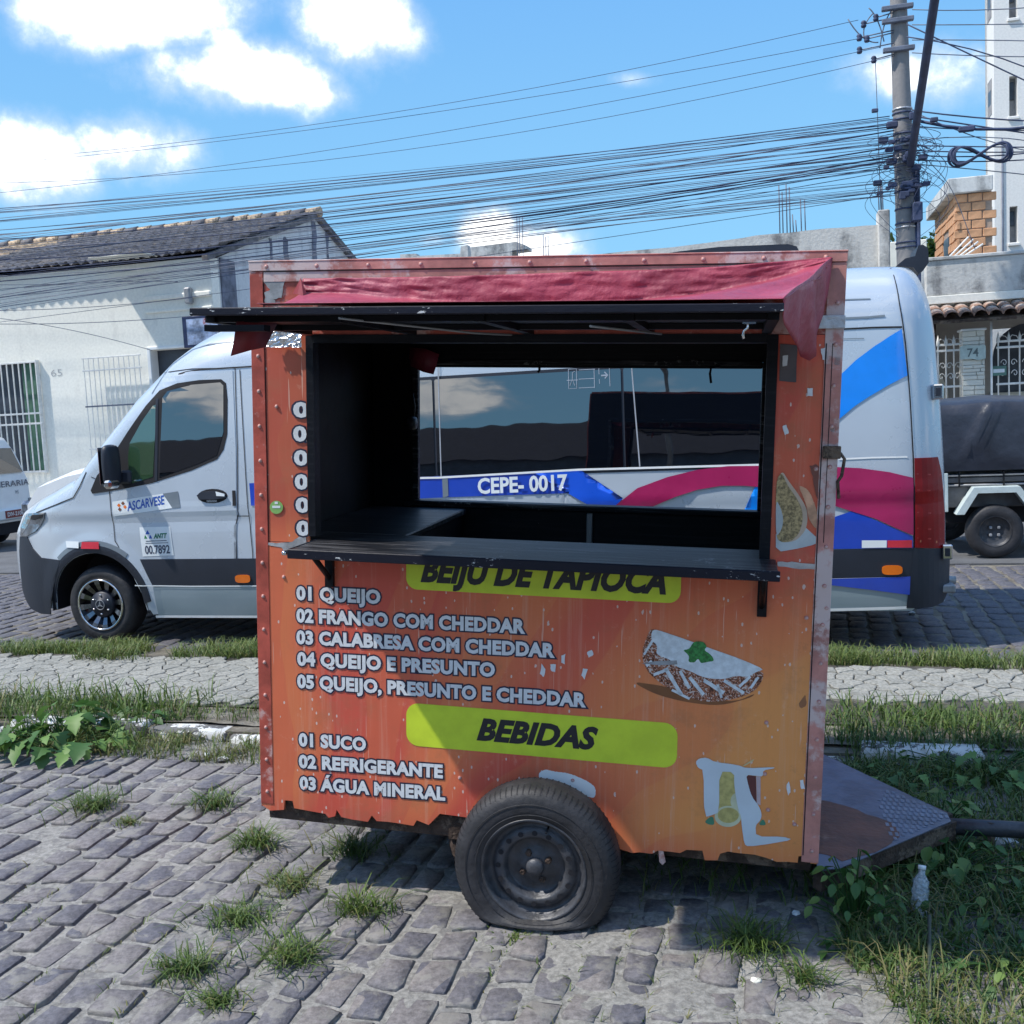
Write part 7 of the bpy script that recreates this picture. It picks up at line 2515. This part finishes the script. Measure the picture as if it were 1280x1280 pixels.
CG = 'cables strung along the street to the utility pole'
hi = [((1073, 25), (860, 72), (640, 115), 'highest faint power line running left from the utility pole'),
      ((1085, 42), (860, 96), (440, 150), 'second power line from the top left of the pole'),
      ((1100, 57), (860, 113), (440, 180), 'third power line from the top left of the pole'),
      ((1118, 70), (860, 127), (440, 196), 'fourth power line from the top left of the pole')]
for (a, b, c, lab) in hi:
    cable([(a[0], a[1], VP_ - .1), (b[0], b[1], VP_ - .1), (c[0], c[1], VP_ - .1)] + ([(55, 201, VP_)] if c[1] == 150 else [(7, 241, VP_)] if c[1] == 180 else []), .0045, lab, CG, extend=10)
main = [((1112, 143), (860, 181), (420, 223), (0, 261), .016), ((1115, 160), (860, 186), (420, 237), (0, 276), .013), ((1115, 152), (860, 194), (420, 246), (0, 288), .014),
        ((1116, 163), (860, 201), (420, 253), (0, 293), .012), ((1118, 160), (860, 211), (420, 261), (0, 300), .022), ((1118, 190), (860, 213), (420, 286), (0, 311), .024),
        ((1118, 196), (860, 236), (420, 296), (0, 325), .026), ((1118, 200), (860, 240), (420, 300), (0, 340), .018), ((1118, 199), (860, 247), (420, 307), (0, 352), .022),
        ((1117, 205), (860, 253), (420, 314), (0, 362), .012), ((1118, 210), (860, 262), (420, 320), (0, 372), .012), ((1120, 238), (860, 270), (420, 326), (0, 384), .014),
        ((1120, 240), (860, 285), (560, 324), (100, 390), .010), ((1112, 146), (860, 183), (420, 228), (0, 266), .010)]
for i, (a, b, c, d, r_) in enumerate(main):
    thick = r_ >= .02
    lab = {4: 'thick black cable, highest of the thick ones crossing to the pole', 5: 'thick black cable crossing just under the highest thick one', 6: 'thick black cable bundle entering the knot on the pole', 8: 'thick black cable sagging lowest above the stall roof'}.get(i, 'thin black cable among the many crossing the sky to the utility pole')
    cable([(a[0], a[1], VP_ - .15), (b[0], b[1], VP_ - .15), (c[0], c[1], VP_ - .15), (d[0], d[1], VP_ - .15)], r_ * .5, lab, CG, extend=12)
g = random.Random(77)
for i in range(46):
    t = g.random()
    a = (1114 + g.uniform(0, 8), 145 + 98 * t + g.gauss(0, 3))
    b = (860, 180 + 95 * t + g.gauss(0, 4))
    c = (420, 222 + 102 * t + g.gauss(0, 4))
    d = (0, 262 + 130 * t + g.gauss(0, 5))
    vo = VP_ - g.uniform(.1, .5)
    cable([(*a, vo), (*b, vo), (*c, vo), (*d, vo)], g.choice((.0035, .0045, .006)), 'thin black cable among the many crossing the sky to the utility pole', CG, extend=12, mat=M['cable'] if i % 2 else M['cablegrey'])
for i, pts in enumerate([[(0, 345), (140, 338), (268, 328)], [(0, 356), (140, 352), (266, 341)], [(30, 360), (150, 352), (222, 352)], [(0, 405), (120, 403), (240, 395)], [(0, 388), (110, 384), (240, 372)], [(0, 398), (100, 415), (190, 438)]]):
    cable([(x, y, VF - .75) for x, y in pts], .007, 'thin wire drooping along the front of the white house', 'wires on the front of the white house', mat=M['cablegrey'], name='wire')
# to the right of the pole
for i, (pts, r_) in enumerate([([(1140, 138), (1180, 143), (1280, 151)], .012), ([(1140, 145), (1185, 152), (1280, 166)], .012), ([(1142, 150), (1200, 160), (1280, 160)], .024), ([(1142, 158), (1190, 161), (1280, 163)], .010),
                               ([(1142, 182), (1200, 183), (1280, 184)], .010), ([(1142, 188), (1200, 190), (1280, 190)], .010), ([(1142, 194), (1200, 196), (1280, 192)], .010), ([(1142, 200), (1200, 202), (1280, 200)], .010),
                               ([(1142, 205), (1200, 210), (1280, 218)], .008), ([(1140, 12), (1200, 13), (1280, 10)], .008), ([(1140, 31), (1200, 31), (1280, 30)], .008), ([(1140, 50), (1200, 50), (1280, 51)], .008), ([(1140, 66), (1200, 69), (1280, 71)], .008),
                               ([(1133, 30), (1200, 62), (1280, 100)], .011), ([(1133, 46), (1200, 58), (1280, 83)], .010), ([(1142, 140), (1210, 168), (1280, 188)], .008), ([(1142, 176), (1220, 171), (1280, 175)], .008)]):
    labs = {2: 'thick cable with a splice box right of the utility pole', 13: 'steeply sagging line crossing the tower block from the pole top', 14: 'second sagging line crossing the tower block from the pole top'}
    cable([(x, y, VP_ - .2) for x, y in pts], r_, labs.get(i, 'thin cable leaving the utility pole to the right'), 'cables leaving the pole to the right', extend=-8, mat=M['cable'] if r_ > .009 else M['cablegrey'])
u, z = facade_at(1208, 162, VP_ - .2)
tag(MB().bbox(u - .12, u + .12, VP_ - .26, VP_ - .18, z - .04, z + .05, .02).build('splice_box', M['cable'], None, STREET, None, (u, VP_ - .2, z)), 'small black splice box on the thick cable right of the pole', 'splice box')
# spare cable coiled in a figure of eight
cu0, cz0 = facade_at(1225, 193, VP_ - .25)
sx = abs(facade_at(1266, 193, VP_ - .25)[0] - cu0)
mb = MB()
for k in range(7):
    pts = []
    sc_ = 1 - .035 * k
    for i in range(49):
        t = 2 * math.pi * i / 48
        pts.append((cu0 + sx * sc_ * math.cos(t) , VP_ - .25 + .02 * math.sin(3 * t + k) - .012 * k, cz0 + sx * .62 * sc_ * math.sin(2 * t) * .52 + .01 * math.sin(k * 2 + t)))
    mb.tube(pts, .012, 5, False)
tag(mb.build('cable_coil', M['cable'], None, STREET, None, (cu0, VP_ - .25, cz0)), 'spare black cable coiled in a figure of eight right of the pole', 'cable coil')
# thick dark service cable climbing over the street
a = facade_at(1138, 205, VP_ - .3)
p0 = V * (VP_ - .3) + U * a[0] + Z * a[1]
p1 = CAMP + ray(1172, -25) * 15.5
P0 = (p0.dot(U), p0.dot(V), p0.z); P1 = (p1.dot(U), p1.dot(V), p1.z)
P1b = tuple(P1[i] + (P1[i] - P0[i]) * .6 for i in range(3))
tag(MB().tube([P0, P1, P1b], .060, 8).build('service_conduit', M['cable'], None, STREET, None, P0), 'thick dark conduit slanting up over the street from the pole', 'conduit')
for pts, lab in (([(1094, 70), (1097, 150), (1101, 262)], 'thin vertical wire hanging left of the utility pole'), ([(1160, 200), (1190, 238), (1219, 312)], 'service drop falling right of the pole to the roof below')):
    P = []
    for x, y in pts:
        u, z = facade_at(x, y, VP_ - .1)
        P.append((u, VP_ - .1, z))
    tag(MB().tube(soft(P), .006, 5).build('wire', M['cablegrey'], None, STREET, None, P[1]), lab, 'wire')
# dark fairing seen over the rear of the minibus roof
mb = MB()
P = [facade_at(x, y, 9.3) for x, y in ((1119, 334), (1130, 325), (1142, 322), (1146, 309), (1152, 308), (1158, 312), (1159, 330), (1152, 340), (1146, 344), (1140, 336))]
mb.prism(P, 9.2, 9.7)
fa = mb.build('rear_fairing', M['trimblk'], van)

# ================================================================== ACROSS, BEHIND THE VIEWER: what the windows mirror
bw_ = STREET.thing('long_shed', (-6, -16, 0), 'long low shed with a grey roof on the near side of the street', 'shed')
MB().box(-42, 26, -17, -16.2, 0, 3.4).build('wall', M['windk'], bw_)
mb = MB()
for k in range(150):
    mb.box(-42 + k * .45, -42 + k * .45 + .22, -16.198, -16.1, 0, 2.45)
mb.build('wall_slat', M['gable'], bw_, kind='stuff')
MB().prism([(-15.9, 3.4), (-19.5, 5.2), (-23, 3.4)], -42, 26, 'YZ').build('roof', pbr('shed_roof', (.035, .035, .04), .95, spec=.1), bw_)
lp = STREET.thing('street_lamp', (-3, -12, 0), 'street lamp post on the near side of the street', 'street lamp')
MB().tube([(-3, -12, 0), (-3, -12, 5.2), (-3, -11.6, 5.6), (-3, -10.8, 5.7)], .06, 8).build('post', M['metalgrey'], lp)
MB().bbox(-3.12, -2.88, -11.0, -10.4, 5.62, 5.72, .03).build('lamp_head', M['metalgrey'], lp)
